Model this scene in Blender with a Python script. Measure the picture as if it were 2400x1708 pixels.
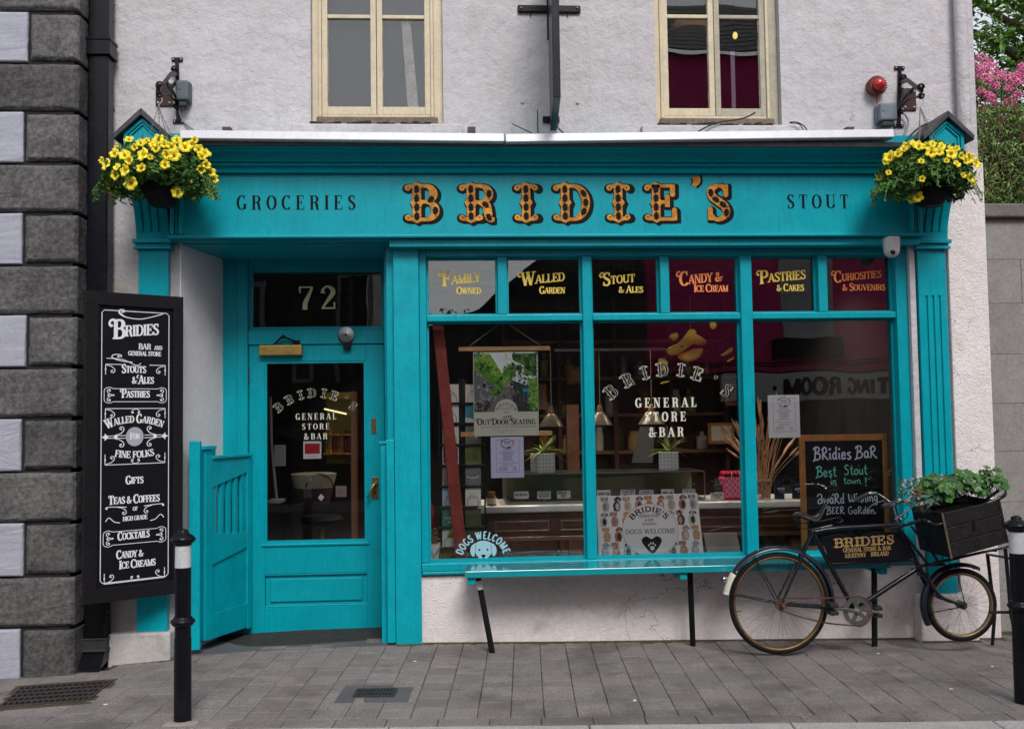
import bpy, math, random
from math import sin, cos, pi, radians as R, sqrt, atan2
from mathutils import Vector, Matrix
random.seed(7)
S = bpy.context.scene
col = S.collection
for o in list(bpy.data.objects): bpy.data.objects.remove(o)

# ------------------------------------------------------------------ camera
FL = 2333.; PH = .0622; TH = .0518; RO = .0145
CC = Vector((0, -6.3, 1.41))
_f = Vector((sin(PH)*cos(TH), cos(PH)*cos(TH), sin(TH)))
_r0 = Vector((cos(PH), -sin(PH), 0)); _u0 = _r0.cross(_f)
_r = _r0*cos(RO)-_u0*sin(RO); _u = _u0*cos(RO)+_r0*sin(RO)
cam = bpy.data.cameras.new('camera'); co = bpy.data.objects.new('camera', cam); col.objects.link(co)
M = Matrix.Identity(4)
for i in range(3):
    M[i][0] = _r[i]; M[i][1] = _u[i]; M[i][2] = -_f[i]; M[i][3] = CC[i]
co.matrix_world = M
cam.sensor_width = 36; cam.lens = FL/2400*36; cam.clip_start = .05; cam.clip_end = 800
S.camera = co
S.render.resolution_x = 1024; S.render.resolution_y = 728

# ------------------------------------------------------------------ light
SUN_EL = 55; SUN_AZ = 215
W = bpy.data.worlds.new('World'); S.world = W; W.use_nodes = True
nt = W.node_tree; nt.nodes.clear()
sky = nt.nodes.new('ShaderNodeTexSky'); sky.sky_type = 'NISHITA'; sky.sun_disc = False
sky.sun_elevation = R(SUN_EL); sky.sun_rotation = R(SUN_AZ); sky.dust_density = .6; sky.air_density = 1.0
hs = nt.nodes.new('ShaderNodeHueSaturation'); hs.inputs['Saturation'].default_value = .22
bg = nt.nodes.new('ShaderNodeBackground'); bg.inputs[1].default_value = .12
ow = nt.nodes.new('ShaderNodeOutputWorld')
nt.links.new(sky.outputs[0], hs.inputs['Color']); nt.links.new(hs.outputs[0], bg.inputs[0]); nt.links.new(bg.outputs[0], ow.inputs[0])
sl = bpy.data.lights.new('sun', 'SUN'); sl.energy = 1.5; sl.angle = R(22); sl.color = (1, .97, .93)
so = bpy.data.objects.new('sun', sl); col.objects.link(so)
# soft overcast sun over the street, a little to the right of the camera
sd = Vector((.16, -1, .95)).normalized()
so.rotation_euler = sd.to_track_quat('Z', 'Y').to_euler()
sky.sun_elevation = math.asin(sd.z); sky.sun_rotation = atan2(sd.x, sd.y)
S.view_settings.view_transform = 'Standard'; S.view_settings.look = 'None'
S.view_settings.exposure = 0.72; S.view_settings.gamma = 1; S.view_settings.use_curve_mapping = False
S.cycles.max_bounces = 10; S.cycles.transparent_max_bounces = 16

# ------------------------------------------------------------------ pixel/depth -> metres helpers (photo pixels at a known real depth)
def ray(px, py): return _f + _r*((px-1200)/FL) + _u*((854-py)/FL)
def P(px, py, Y=0.):
    d = ray(px, py); t = (Y-CC.y)/d.y; return CC + d*t
def PX(px, py, Y=0.): return P(px, py, Y).x
def PZ(px, py, Y=0.): return P(px, py, Y).z
def Gd(px, py, z=0.):
    d = ray(px, py); t = (z-CC.z)/d.z; return CC + d*t

# ------------------------------------------------------------------ materials
MATS = {}
def srgb(*c): return tuple(((v/255)/12.92 if v/255 <= .04045 else ((v/255+.055)/1.055)**2.4) for v in c)
def mat(name, color, rough=.6, metal=0., var=None, bumps=(), spec=.3, coat=0., rnd=0., dirt=None, emit=None, streak=None, alpha=None, crack=None, coord='pos', bdist=.004):
    """colour, gloss; var=(scale, amount); bumps=((scale, strength),..); dirt=(scale, threshold, colour, amount); rnd=per-object value change"""
    m = bpy.data.materials.new(name); m.use_nodes = True; t = m.node_tree; N = t.nodes; L = t.links
    b = N['Principled BSDF']; b.inputs['Roughness'].default_value = rough; b.inputs['Metallic'].default_value = metal
    b.inputs['Specular IOR Level'].default_value = spec; b.inputs['Coat Weight'].default_value = coat
    geo = N.new('ShaderNodeNewGeometry'); src = geo.outputs['Position']
    if coord == 'obj': src = N.new('ShaderNodeTexCoord').outputs['Object']
    def noise(scale, detail=6, sc=None, rough_=.6):
        n = N.new('ShaderNodeTexNoise'); n.inputs['Scale'].default_value = scale; n.inputs['Detail'].default_value = detail
        n.inputs['Roughness'].default_value = rough_
        if sc:
            mp = N.new('ShaderNodeMapping'); mp.inputs['Scale'].default_value = sc; L.new(src, mp.inputs[0]); L.new(mp.outputs[0], n.inputs['Vector'])
        else: L.new(src, n.inputs['Vector'])
        return n.outputs['Fac']
    def ramp(fac, a, b_, ca=0., cb=1.):
        r = N.new('ShaderNodeMapRange'); r.inputs[1].default_value = a; r.inputs[2].default_value = b_
        r.inputs[3].default_value = ca; r.inputs[4].default_value = cb; L.new(fac, r.inputs[0]); return r.outputs[0]
    def mix(fac, a, b_, mode='MIX'):
        x = N.new('ShaderNodeMix'); x.data_type = 'RGBA'; x.blend_type = mode
        if isinstance(fac, float): x.inputs[0].default_value = fac
        else: L.new(fac, x.inputs[0])
        for k, v in ((6, a), (7, b_)):
            if isinstance(v, tuple): x.inputs[k].default_value = (*v, 1) if len(v) == 3 else v
            else: L.new(v, x.inputs[k])
        return x.outputs[2]
    rgb = N.new('ShaderNodeRGB'); rgb.outputs[0].default_value = (*color, 1); c = rgb.outputs[0]
    if var:
        v = ramp(noise(var[0], 8), .3, .7, 1-var[1], 1+var[1])
        h = N.new('ShaderNodeVectorMath'); h.operation = 'SCALE'; L.new(c, h.inputs[0]); L.new(v, h.inputs['Scale']); c = h.outputs[0]
    if len(var or ()) > 2:
        v = ramp(noise(var[2], 4), .35, .65, 1-var[3], 1+var[3])
        h = N.new('ShaderNodeVectorMath'); h.operation = 'SCALE'; L.new(c, h.inputs[0]); L.new(v, h.inputs['Scale']); c = h.outputs[0]
    if rnd:
        oi = N.new('ShaderNodeObjectInfo'); v = ramp(oi.outputs['Random'], 0, 1, 1-rnd, 1+rnd)
        h = N.new('ShaderNodeVectorMath'); h.operation = 'SCALE'; L.new(c, h.inputs[0]); L.new(v, h.inputs['Scale']); c = h.outputs[0]
    for d in (dirt if isinstance(dirt, list) else [dirt] if dirt else []):
        f = ramp(noise(d[0], 10, d[4] if len(d) > 4 else None, .7), d[1], d[1]+.12, 0, d[3]); c = mix(f, c, d[2])
    if streak:
        f = ramp(noise(streak[0], 5, streak[1]), .5, .75, 0, streak[3]); c = mix(f, c, streak[2])
    if crack:
        vo = N.new('ShaderNodeTexVoronoi'); vo.feature = 'DISTANCE_TO_EDGE'; vo.inputs['Scale'].default_value = crack[0]
        nz = N.new('ShaderNodeTexNoise'); nz.inputs['Scale'].default_value = crack[0]*3; nz.inputs['Detail'].default_value = 5; L.new(src, nz.inputs['Vector'])
        ad = N.new('ShaderNodeVectorMath'); ad.operation = 'MULTIPLY_ADD'; L.new(nz.outputs['Color'], ad.inputs[0]); ad.inputs[1].default_value = (.25, .25, .25); L.new(src, ad.inputs[2])
        L.new(ad.outputs[0], vo.inputs['Vector'])
        f1 = ramp(vo.outputs['Distance'], 0, crack[1], 1, 0); f2 = ramp(noise(crack[2], 3), .56, .62, 0, crack[3])
        mm = N.new('ShaderNodeMath'); mm.operation = 'MULTIPLY'; L.new(f1, mm.inputs[0]); L.new(f2, mm.inputs[1])
        c = mix(mm.outputs[0], c, (.06, .055, .05))
    L.new(c, b.inputs['Base Color'])
    last = None
    for sc_, st in bumps:
        bp = N.new('ShaderNodeBump'); bp.inputs['Strength'].default_value = st; bp.inputs['Distance'].default_value = bdist*20/max(sc_, 1) if sc_ < 20 else bdist
        L.new(noise(sc_, 5), bp.inputs['Height'])
        if last: L.new(last, bp.inputs['Normal'])
        last = bp.outputs[0]
    if last: L.new(last, b.inputs['Normal'])
    if rough and var:
        r_ = ramp(noise(var[0]*1.7, 6), .3, .7, max(.02, rough*.8), min(1, rough*1.2)); L.new(r_, b.inputs['Roughness'])
    if emit:
        b.inputs['Emission Color'].default_value = (*emit[0], 1); b.inputs['Emission Strength'].default_value = emit[1]
    MATS[name] = m; return m
def glassmat(name, ior=1.55, tint=(.985, .99, .99), rough=0.):
    m = bpy.data.materials.new(name); m.use_nodes = True; t = m.node_tree; t.nodes.clear()
    o = t.nodes.new('ShaderNodeOutputMaterial'); mx = t.nodes.new('ShaderNodeMixShader'); fr = t.nodes.new('ShaderNodeFresnel')
    tr = t.nodes.new('ShaderNodeBsdfTransparent'); gl = t.nodes.new('ShaderNodeBsdfGlossy')
    fr.inputs[0].default_value = ior; tr.inputs[0].default_value = (*tint, 1); gl.inputs['Roughness'].default_value = rough
    gl.inputs[0].default_value = (1, 1, 1, 1)
    ge = t.nodes.new('ShaderNodeNewGeometry'); nz = t.nodes.new('ShaderNodeTexNoise'); nz.inputs['Scale'].default_value = 2.2; nz.inputs['Detail'].default_value = 1; bp = t.nodes.new('ShaderNodeBump'); bp.inputs['Strength'].default_value = .35; bp.inputs['Distance'].default_value = .004
    t.links.new(ge.outputs['Position'], nz.inputs['Vector']); t.links.new(nz.outputs['Fac'], bp.inputs['Height']); t.links.new(bp.outputs[0], gl.inputs['Normal'])
    t.links.new(fr.outputs[0], mx.inputs[0]); t.links.new(tr.outputs[0], mx.inputs[1]); t.links.new(gl.outputs[0], mx.inputs[2]); t.links.new(mx.outputs[0], o.inputs[0])
    MATS[name] = m; return m
TEAL = (.0, .315, .385)
mat('teal', TEAL, .36, spec=.22, var=(3.5, .09, 40, .04), bumps=((140, .15), (9, .12)), dirt=[(7, .67, (.03, .30, .33), .35), (60, .74, (.02, .07, .08), .7)], streak=(14, (5, 5, .4), (.0, .21, .27), .5))
mat('teal_worn', (.0, .335, .41), .42, spec=.22, var=(6, .12, 60, .06), bumps=((120, .25), (12, .25)), dirt=[(34, .665, (.03, .07, .065), .7), (9, .66, (.08, .38, .42), .45), (70, .73, (.30, .32, .27), .6)], streak=(14, (6, 6, .4), (.0, .22, .28), .5))
mat('teal_dark_line', (.003, .06, .075), .5)
mat('stucco', (.54, .52, .54), .85, spec=.2, var=(1.3, .08, 14, .04), streak=(5, (3.2, 3.2, .22), (.40, .37, .365), .36), bumps=((26, .75), (120, .5), (5, .8)), dirt=[(2.2, .60, (.40, .37, .34), .5), (34, .69, (.26, .24, .22), .5)], crack=(2.2, .006, 1.6, .55), bdist=.009)
mat('recess_lightened', (.78, .745, .75), .8, spec=.2, var=(2, .05, 20, .04), bumps=((30, .3), (6, .4)), dirt=[(5, .66, (.5, .46, .44), .4), (40, .72, (.25, .22, .2), .5)])  # stucco lightened in its colour to make up for weak light in the recess
mat('stucco_rough', (.80, .74, .725), .9, var=(2, .07, 25, .06), bumps=((75, .95), (160, .5), (12, .5)), dirt=[(3, .58, (.40, .35, .30), .5), (40, .68, (.2, .17, .14), .5)], crack=(2.5, .008, 1.3, .8), bdist=.009)
mat('stucco_grey', (.48, .455, .44), .9, var=(3, .1, 25, .06), bumps=((40, .6), (120, .5)), dirt=[(4, .52, (.22, .20, .17), .6), (25, .63, (.12, .1, .08), .6)], crack=(3, .02, 2.5, .9), bdist=.007)
mat('paint_lav', (.36, .365, .43), .75, var=(4, .06, 50, .05), bumps=((55, .7), (160, .4)), dirt=[(5, .64, (.3, .28, .26), .4)])
mat('stone', (.105, .100, .100), .85, spec=.15, var=(5, .3, 45, .35), bumps=((95, .7), (220, .5), (14, .5)), rnd=.2, dirt=[(11, .60, (.035, .032, .032), .65), (130, .68, (.30, .29, .28), .6), (3.5, .57, (.17, .165, .16), .5)], crack=(4, .006, 2, .5), bdist=.006)
mat('mortar', (.02, .019, .019), .95, bumps=((60, .6),))
mat('black_paint', (.006, .006, .009), .3, spec=.22, var=(12, .2), bumps=((70, .12),), dirt=[(18, .66, (.06, .055, .05), .5)])
mat('black_matt', (.008, .0075, .009), .6, spec=.15, var=(12, .2), bumps=((60, .2),), dirt=[(25, .62, (.05, .045, .045), .4)])
mat('board_black', (.006, .006, .008), .5, var=(8, .1), bumps=((40, .05),), spec=.15)
mat('sign_frame', (.009, .008, .010), .5, spec=.18, var=(20, .2), bumps=((60, .2),), dirt=[(30, .7, (.09, .08, .08), .5)])
mat('print_white', (.74, .74, .78), .6)
mat('print_grey', (.36, .36, .42), .6)
mat('gold_paint', (.46, .20, .025), .42, var=(30, .35, 8, .3), metal=.25)
mat('ink', (.003, .0035, .005), .5, spec=.12)
mat('cream_vinyl', (.62, .60, .50), .5); mat('cream_faint', (.33, .32, .26), .5)
mat('gold_vinyl', (.72, .52, .10), .45, emit=None)
mat('orange_vinyl', (.85, .25, .08), .45)
mat('cream_wood', (.60, .52, .37), .55, var=(9, .1, 60, .08), bumps=((60, .3),), dirt=[(26, .66, (.28, .24, .18), .6)])
mat('cream_wood_grey', (.40, .37, .29), .65, var=(9, .14, 60, .08), bumps=((60, .4),), dirt=[(20, .60, (.2, .18, .15), .6)])
mat('bare_wood', (.17, .13, .11), .8, var=(12, .2, 60, .2), bumps=((50, .5),), dirt=[(12, .58, (.04, .035, .03), .6)])
mat('sill_dark', (.03, .024, .02), .85, var=(25, .3), bumps=((60, .5),))
mat('lead', (.06, .058, .065), .5, var=(14, .25), bumps=((20, .4),), dirt=[(9, .6, (.16, .15, .16), .5)], metal=.3)
mat('alu_white', (.66, .65, .68), .28, var=(8, .04), bumps=((30, .03),), metal=.15, coat=.3, dirt=[(3, .66, (.35, .34, .34), .3)])
mat('brass', (.52, .33, .10), .35, metal=.85, var=(20, .15), dirt=[(45, .63, (.09, .05, .02), .8)])
mat('brass_old', (.20, .11, .05), .42, metal=.7, var=(20, .2))
mat('chrome', (.55, .55, .56), .18, metal=1., dirt=[(40, .66, (.15, .1, .07), .6)])
mat('steel_dull', (.26, .255, .25), .38, metal=.9, var=(20, .2), dirt=[(30, .6, (.08, .05, .04), .6)])
mat('galv', (.42, .43, .44), .4, metal=.6, var=(20, .1))
mat('paver', (.215, .197, .188), .92, spec=.15, var=(6, .12, 150, .42), bumps=((190, .8), (60, .35)), rnd=.13, dirt=[(1.6, .50, (.10, .09, .083), .65), (110, .64, (.42, .39, .37), .6), (60, .70, (.06, .055, .05), .7), (9, .70, (.10, .09, .085), .5)], bdist=.005)
mat('paver_pink', (.220, .190, .184), .92, spec=.15, var=(6, .12, 150, .42), bumps=((190, .8), (60, .35)), rnd=.12, dirt=[(1.6, .50, (.10, .09, .083), .65), (110, .64, (.42, .39, .37), .6), (60, .70, (.06, .055, .05), .7), (9, .70, (.10, .09, .085), .5)], bdist=.005)
mat('bedding', (.035, .032, .029), .95, var=(20, .3), bumps=((80, .6),), dirt=[(3, .6, (.03, .04, .015), .6)])
mat('moss', (.06, .058, .03), .95, var=(14, .3), bumps=((70, .8),))
mat('kerb', (.40, .38, .37), .85, var=(80, .3, 9, .1), bumps=((130, .6),), dirt=[(70, .62, (.1, .095, .09), .6)])
mat('asphalt', (.05, .05, .052), .9, var=(90, .35), bumps=((120, .7),))
mat('slab', (.10, .10, .105), .8, var=(3, .15, 50, .12), bumps=((60, .3),), dirt=[(10, .64, (.13, .125, .12), .4)])
mat('slab_light', (.32, .29, .24), .85, var=(12, .2), bumps=((60, .4),), dirt=[(15, .6, (.15, .12, .1), .6)])
mat('rust_iron', (.055, .042, .042), .8, var=(30, .3), bumps=((70, .4),))
mat('iron', (.05, .05, .052), .6, var=(30, .3), bumps=((70, .3),), metal=.3)
mat('hole_black', (.004, .004, .004), 1.)  # black colour in place of the darkness inside holes
mat('block', (.26, .25, .24), .9, var=(5, .12, 60, .12), bumps=((90, .6), (25, .3)), rnd=.07, dirt=[(5, .6, (.14, .135, .13), .5)], crack=(2.5, .005, 1.5, .6))
mat('coping', (.16, .145, .14), .9, var=(8, .2, 60, .15), bumps=((40, .7),), dirt=[(8, .55, (.07, .06, .055), .6)])
glassmat('glass', 1.58)
glassmat('glass_up', 1.56, (.98, .98, .98))
glassmat('case_glass', 1.35, (.93, .95, .94))
mat('cable_grey', (.22, .22, .25), .5)
mat('cable_black', (.012, .012, .012), .5)
mat('box_green', (.095, .125, .135), .5, var=(12, .1), bumps=((40, .05),), dirt=[(12, .62, (.05, .055, .05), .5)])
mat('box_grey', (.16, .19, .225), .5, var=(12, .08), dirt=[(12, .62, (.08, .09, .1), .4)])
mat('plate_brown', (.045, .02, .014), .5, var=(20, .2), metal=.2)
mat('red_plastic', (.42, .012, .015), .22, coat=.6)
mat('red_brown', (.16, .05, .04), .6, var=(30, .2))
mat('white_plastic', (.62, .60, .60), .35)
mat('leaf', (.035, .085, .018), .5, var=(30, .5, 3, .25), spec=.4)
mat('leaf_pet', (.07, .17, .03), .55, var=(24, .5, 5, .2), spec=.4)
mat('leaf_tree', (.11, .24, .025), .5, var=(14, .45, 2.5, .3), spec=.4)
mat('leaf_weed', (.19, .30, .09), .6, var=(14, .5, 3, .35))
mat('leaf_crate', (.032, .105, .015), .42, var=(9, .4), spec=.45, rnd=.35)
mat('leaf_blue', (.05, .105, .075), .45, var=(9, .3), rnd=.25)
mat('leaf_spider', (.30, .42, .12), .5, var=(30, .4), rnd=.2)
mat('leaf_dead', (.15, .07, .03), .7, var=(30, .3))
mat('stem_dry', (.16, .10, .055), .8, var=(20, .3), rnd=.2)
mat('stem_green', (.10, .11, .05), .8, var=(20, .3))
mat('wheat', (.62, .36, .22), .8, var=(30, .25), rnd=.2)
mat('petal_yellow', (.85, .72, .05), .5, var=(40, .12), rnd=.1)
mat('petal_throat', (.60, .38, .01), .6)
mat('petal_wilt', (.50, .27, .10), .7)
mat('petal_pink', (.78, .20, .42), .6, var=(60, .3, 9, .2))
mat('petal_pale', (.66, .34, .36), .7, var=(60, .4, 9, .25))
mat('petal_white', (.75, .74, .70), .6)
mat('soil', (.025, .018, .012), .95, bumps=((50, .8),))
mat('bark', (.07, .05, .035), .9, var=(15, .3), bumps=((40, .8),))
mat('crate_wood', (.014, .0125, .013), .55, spec=.2, var=(18, .35, 70, .3), bumps=((60, .5), (14, .3)), dirt=[(35, .64, (.10, .085, .075), .6)])
mat('crate_edge', (.10, .075, .05), .7, var=(30, .4), bumps=((60, .5),))
mat('bike_paint', (.007, .007, .012), .25, spec=.25, var=(20, .3), coat=.4, bumps=((60, .08),), dirt=[(35, .63, (.06, .045, .04), .6)])
mat('bike_guard', (.010, .011, .022), .32, spec=.25, var=(20, .4), coat=.3, dirt=[(28, .6, (.07, .055, .07), .5)])
mat('tyre', (.009, .0085, .010), .7, spec=.15, var=(30, .2), bumps=((120, .3),))
mat('rim_gold', (.20, .115, .05), .42, metal=.6, var=(14, .35), dirt=[(25, .6, (.09, .045, .03), .7)])
mat('rim_gold_dull', (.24, .17, .10), .4, metal=.6, var=(20, .3))
mat('rust', (.09, .045, .03), .8, var=(30, .4), bumps=((80, .4),))
mat('leather', (.018, .014, .013), .45, var=(15, .3), bumps=((60, .3),))
mat('rubber', (.02, .02, .024), .6)
mat('guard_white', (.60, .57, .48), .5, dirt=[(22, .6, (.35, .17, .04), .8), (14, .68, (.1, .08, .06), .5)])
mat('plate_black', (.006, .006, .008), .3, spec=.2, var=(10, .2), coat=.4, dirt=[(18, .68, (.05, .05, .05), .4)])
mat('gold_leaf', (.50, .33, .14), .45, metal=.3, var=(60, .25))
mat('reflect_band', (.55, .56, .58), .45, var=(60, .12), dirt=[(20, .68, (.3, .3, .3), .5)])
# interior
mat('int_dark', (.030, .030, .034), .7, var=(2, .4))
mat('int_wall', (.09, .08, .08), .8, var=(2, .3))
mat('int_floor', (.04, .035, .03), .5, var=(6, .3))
mat('dark_wood', (.11, .05, .034), .38, var=(10, .3, 60, .2), bumps=((50, .15),), coat=.25)
mat('wood_edge', (.26, .13, .08), .35, coat=.3)
mat('marble', (.8, .8, .82), .25, var=(7, .1))
mat('shelf_dark', (.02, .02, .022), .35)
mat('case_inner', (.30, .30, .18), .6, var=(4, .3))
mat('case_metal', (.35, .35, .33), .3, metal=.8)
mat('red_post', (.36, .06, .045), .55, var=(12, .25, 60, .2), bumps=((40, .4),), dirt=[(22, .62, (.35, .18, .15), .5), (6, .6, (.10, .03, .025), .5)])
mat('grey_post', (.50, .45, .43), .7, var=(12, .25, 60, .2), bumps=((40, .4),), dirt=[(14, .6, (.12, .10, .10), .6)])
mat('rack_wire', (.03, .03, .03), .4, metal=.5)
mat('paper', (.82, .82, .86), .7)
mat('paper_lav', (.66, .66, .88), .7)
mat('paper_cream', (.82, .77, .72), .7)
mat('cream_print', (.66, .66, .56), .6)
mat('card_red', (.45, .02, .03), .6); mat('card_green', (.16, .22, .07), .6); mat('card_dgreen', (.07, .09, .03), .6); mat('card_grey', (.20, .20, .21), .6)
mat('card_teal', (.07, .30, .19), .6); mat('card_blue', (.06, .33, .5), .6); mat('card_yellow', (.45, .34, .02), .6); mat('card_pink', (.5, .33, .36), .6)
mat('print_pink', (.6, .15, .15), .6)
mat('oak', (.60, .36, .15), .5, var=(14, .15, 70, .12), bumps=((60, .15),))
mat('oak_dark', (.45, .20, .06), .45, var=(14, .2, 70, .12), bumps=((60, .2),))
mat('string', (.4, .35, .27), .8)
mat('lamp_shade', (.13, .11, .085), .3, var=(30, .3), metal=.3, dirt=[(60, .6, (.3, .28, .22), .4)])
mat('pot_tile', (.75, .76, .78), .5, var=(20, .05)); mat('pot_mark', (.16, .18, .20), .5)
mat('pot_white', (.62, .6, .6), .4); mat('cloth_pink', (.75, .08, .2), .7, var=(60, .2)); mat('cloth_red', (.42, .01, .05), .5, var=(40, .25)); mat('pink_pale', (.62, .42, .48), .7)
mat('chalk_white', (.72, .80, .98), .8); mat('chalk_green', (.22, .75, .60), .8)
mat('chalk_board', (.008, .008, .010), .45)
mat('decal_blue', (.30, .50, .56), .6)
mat('ornament_yellow', (.85, .58, .03), .45, var=(15, .2)); mat('ornament_gold', (.70, .40, .03), .5, var=(20, .2)); mat('navy', (.012, .018, .035), .5)
mat('warm_lamp', (.9, .7, .4), .5, emit=((1, .72, .35), 7))
mat('strip_lamp', (.9, .8, .5), .5, emit=((1, .78, .40), .9))
mat('bulb', (.9, .7, .2), .5, emit=((1, .75, .2), .6))
mat('bottle_amber', (.35, .12, .02), .2, coat=.5); mat('bottle_yellow', (.50, .40, .06), .2, coat=.5); mat('bottle_red', (.35, .03, .03), .25)
mat('basket_cream', (.28, .25, .19), .8, bumps=((60, .6),)); mat('wicker', (.05, .03, .022), .8, bumps=((80, .8),))
mat('blind', (.045, .045, .06), .8, var=(1.2, .05))
mat('lilac_strip', (.3, .26, .36), .6)
mat('black_cloth', (.01, .01, .012), .8)
# picture inks
mat('p_sky', (.85, .90, .92), .6); mat('p_green', (.09, .27, .025), .6, var=(60, .5)); mat('p_bright', (.22, .44, .05), .6, var=(70, .5)); mat('p_dkgreen', (.015, .07, .02), .6, var=(60, .6))
mat('p_stone', (.16, .165, .17), .6, var=(60, .3)); mat('p_path', (.20, .175, .165), .6, var=(50, .2)); mat('p_shade', (.05, .05, .05), .6, var=(50, .3)); mat('p_blue', (.02, .35, .62), .6)
mat('d_brown', (.42, .20, .13), .6, var=(90, .3)); mat('d_tan', (.60, .34, .18), .6, var=(90, .25)); mat('d_grey', (.38, .40, .46), .6, var=(90, .25)); mat('d_black', (.03, .03, .035), .6); mat('d_pale', (.58, .56, .55), .6, var=(90, .1)); mat('d_rust', (.50, .15, .08), .6, var=(90, .2)); mat('d_blue', (.38, .50, .60), .6); mat('d_pink', (.52, .27, .25), .6, var=(90, .2))
mat('heart', (.012, .011, .012), .6, spec=.1); mat('canvas_white', (.90, .87, .87), .7); mat('canvas_circle', (.84, .80, .81), .7)
# across the street
mat('magenta', (.80, .06, .24), .8, var=(1.5, .1), bumps=((30, .3),))
mat('slate', (.12, .12, .135), .7, rnd=.2)
mat('grey_shutter', (.55, .57, .55), .6)
mat('opp_sign', (.8, .78, .76), .5)
mat('opp_black', (.012, .012, .012), .5)
mat('tarred', (.07, .066, .066), .9, var=(6, .4))
mat('opp_grey', (.2, .2, .21), .8)

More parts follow.
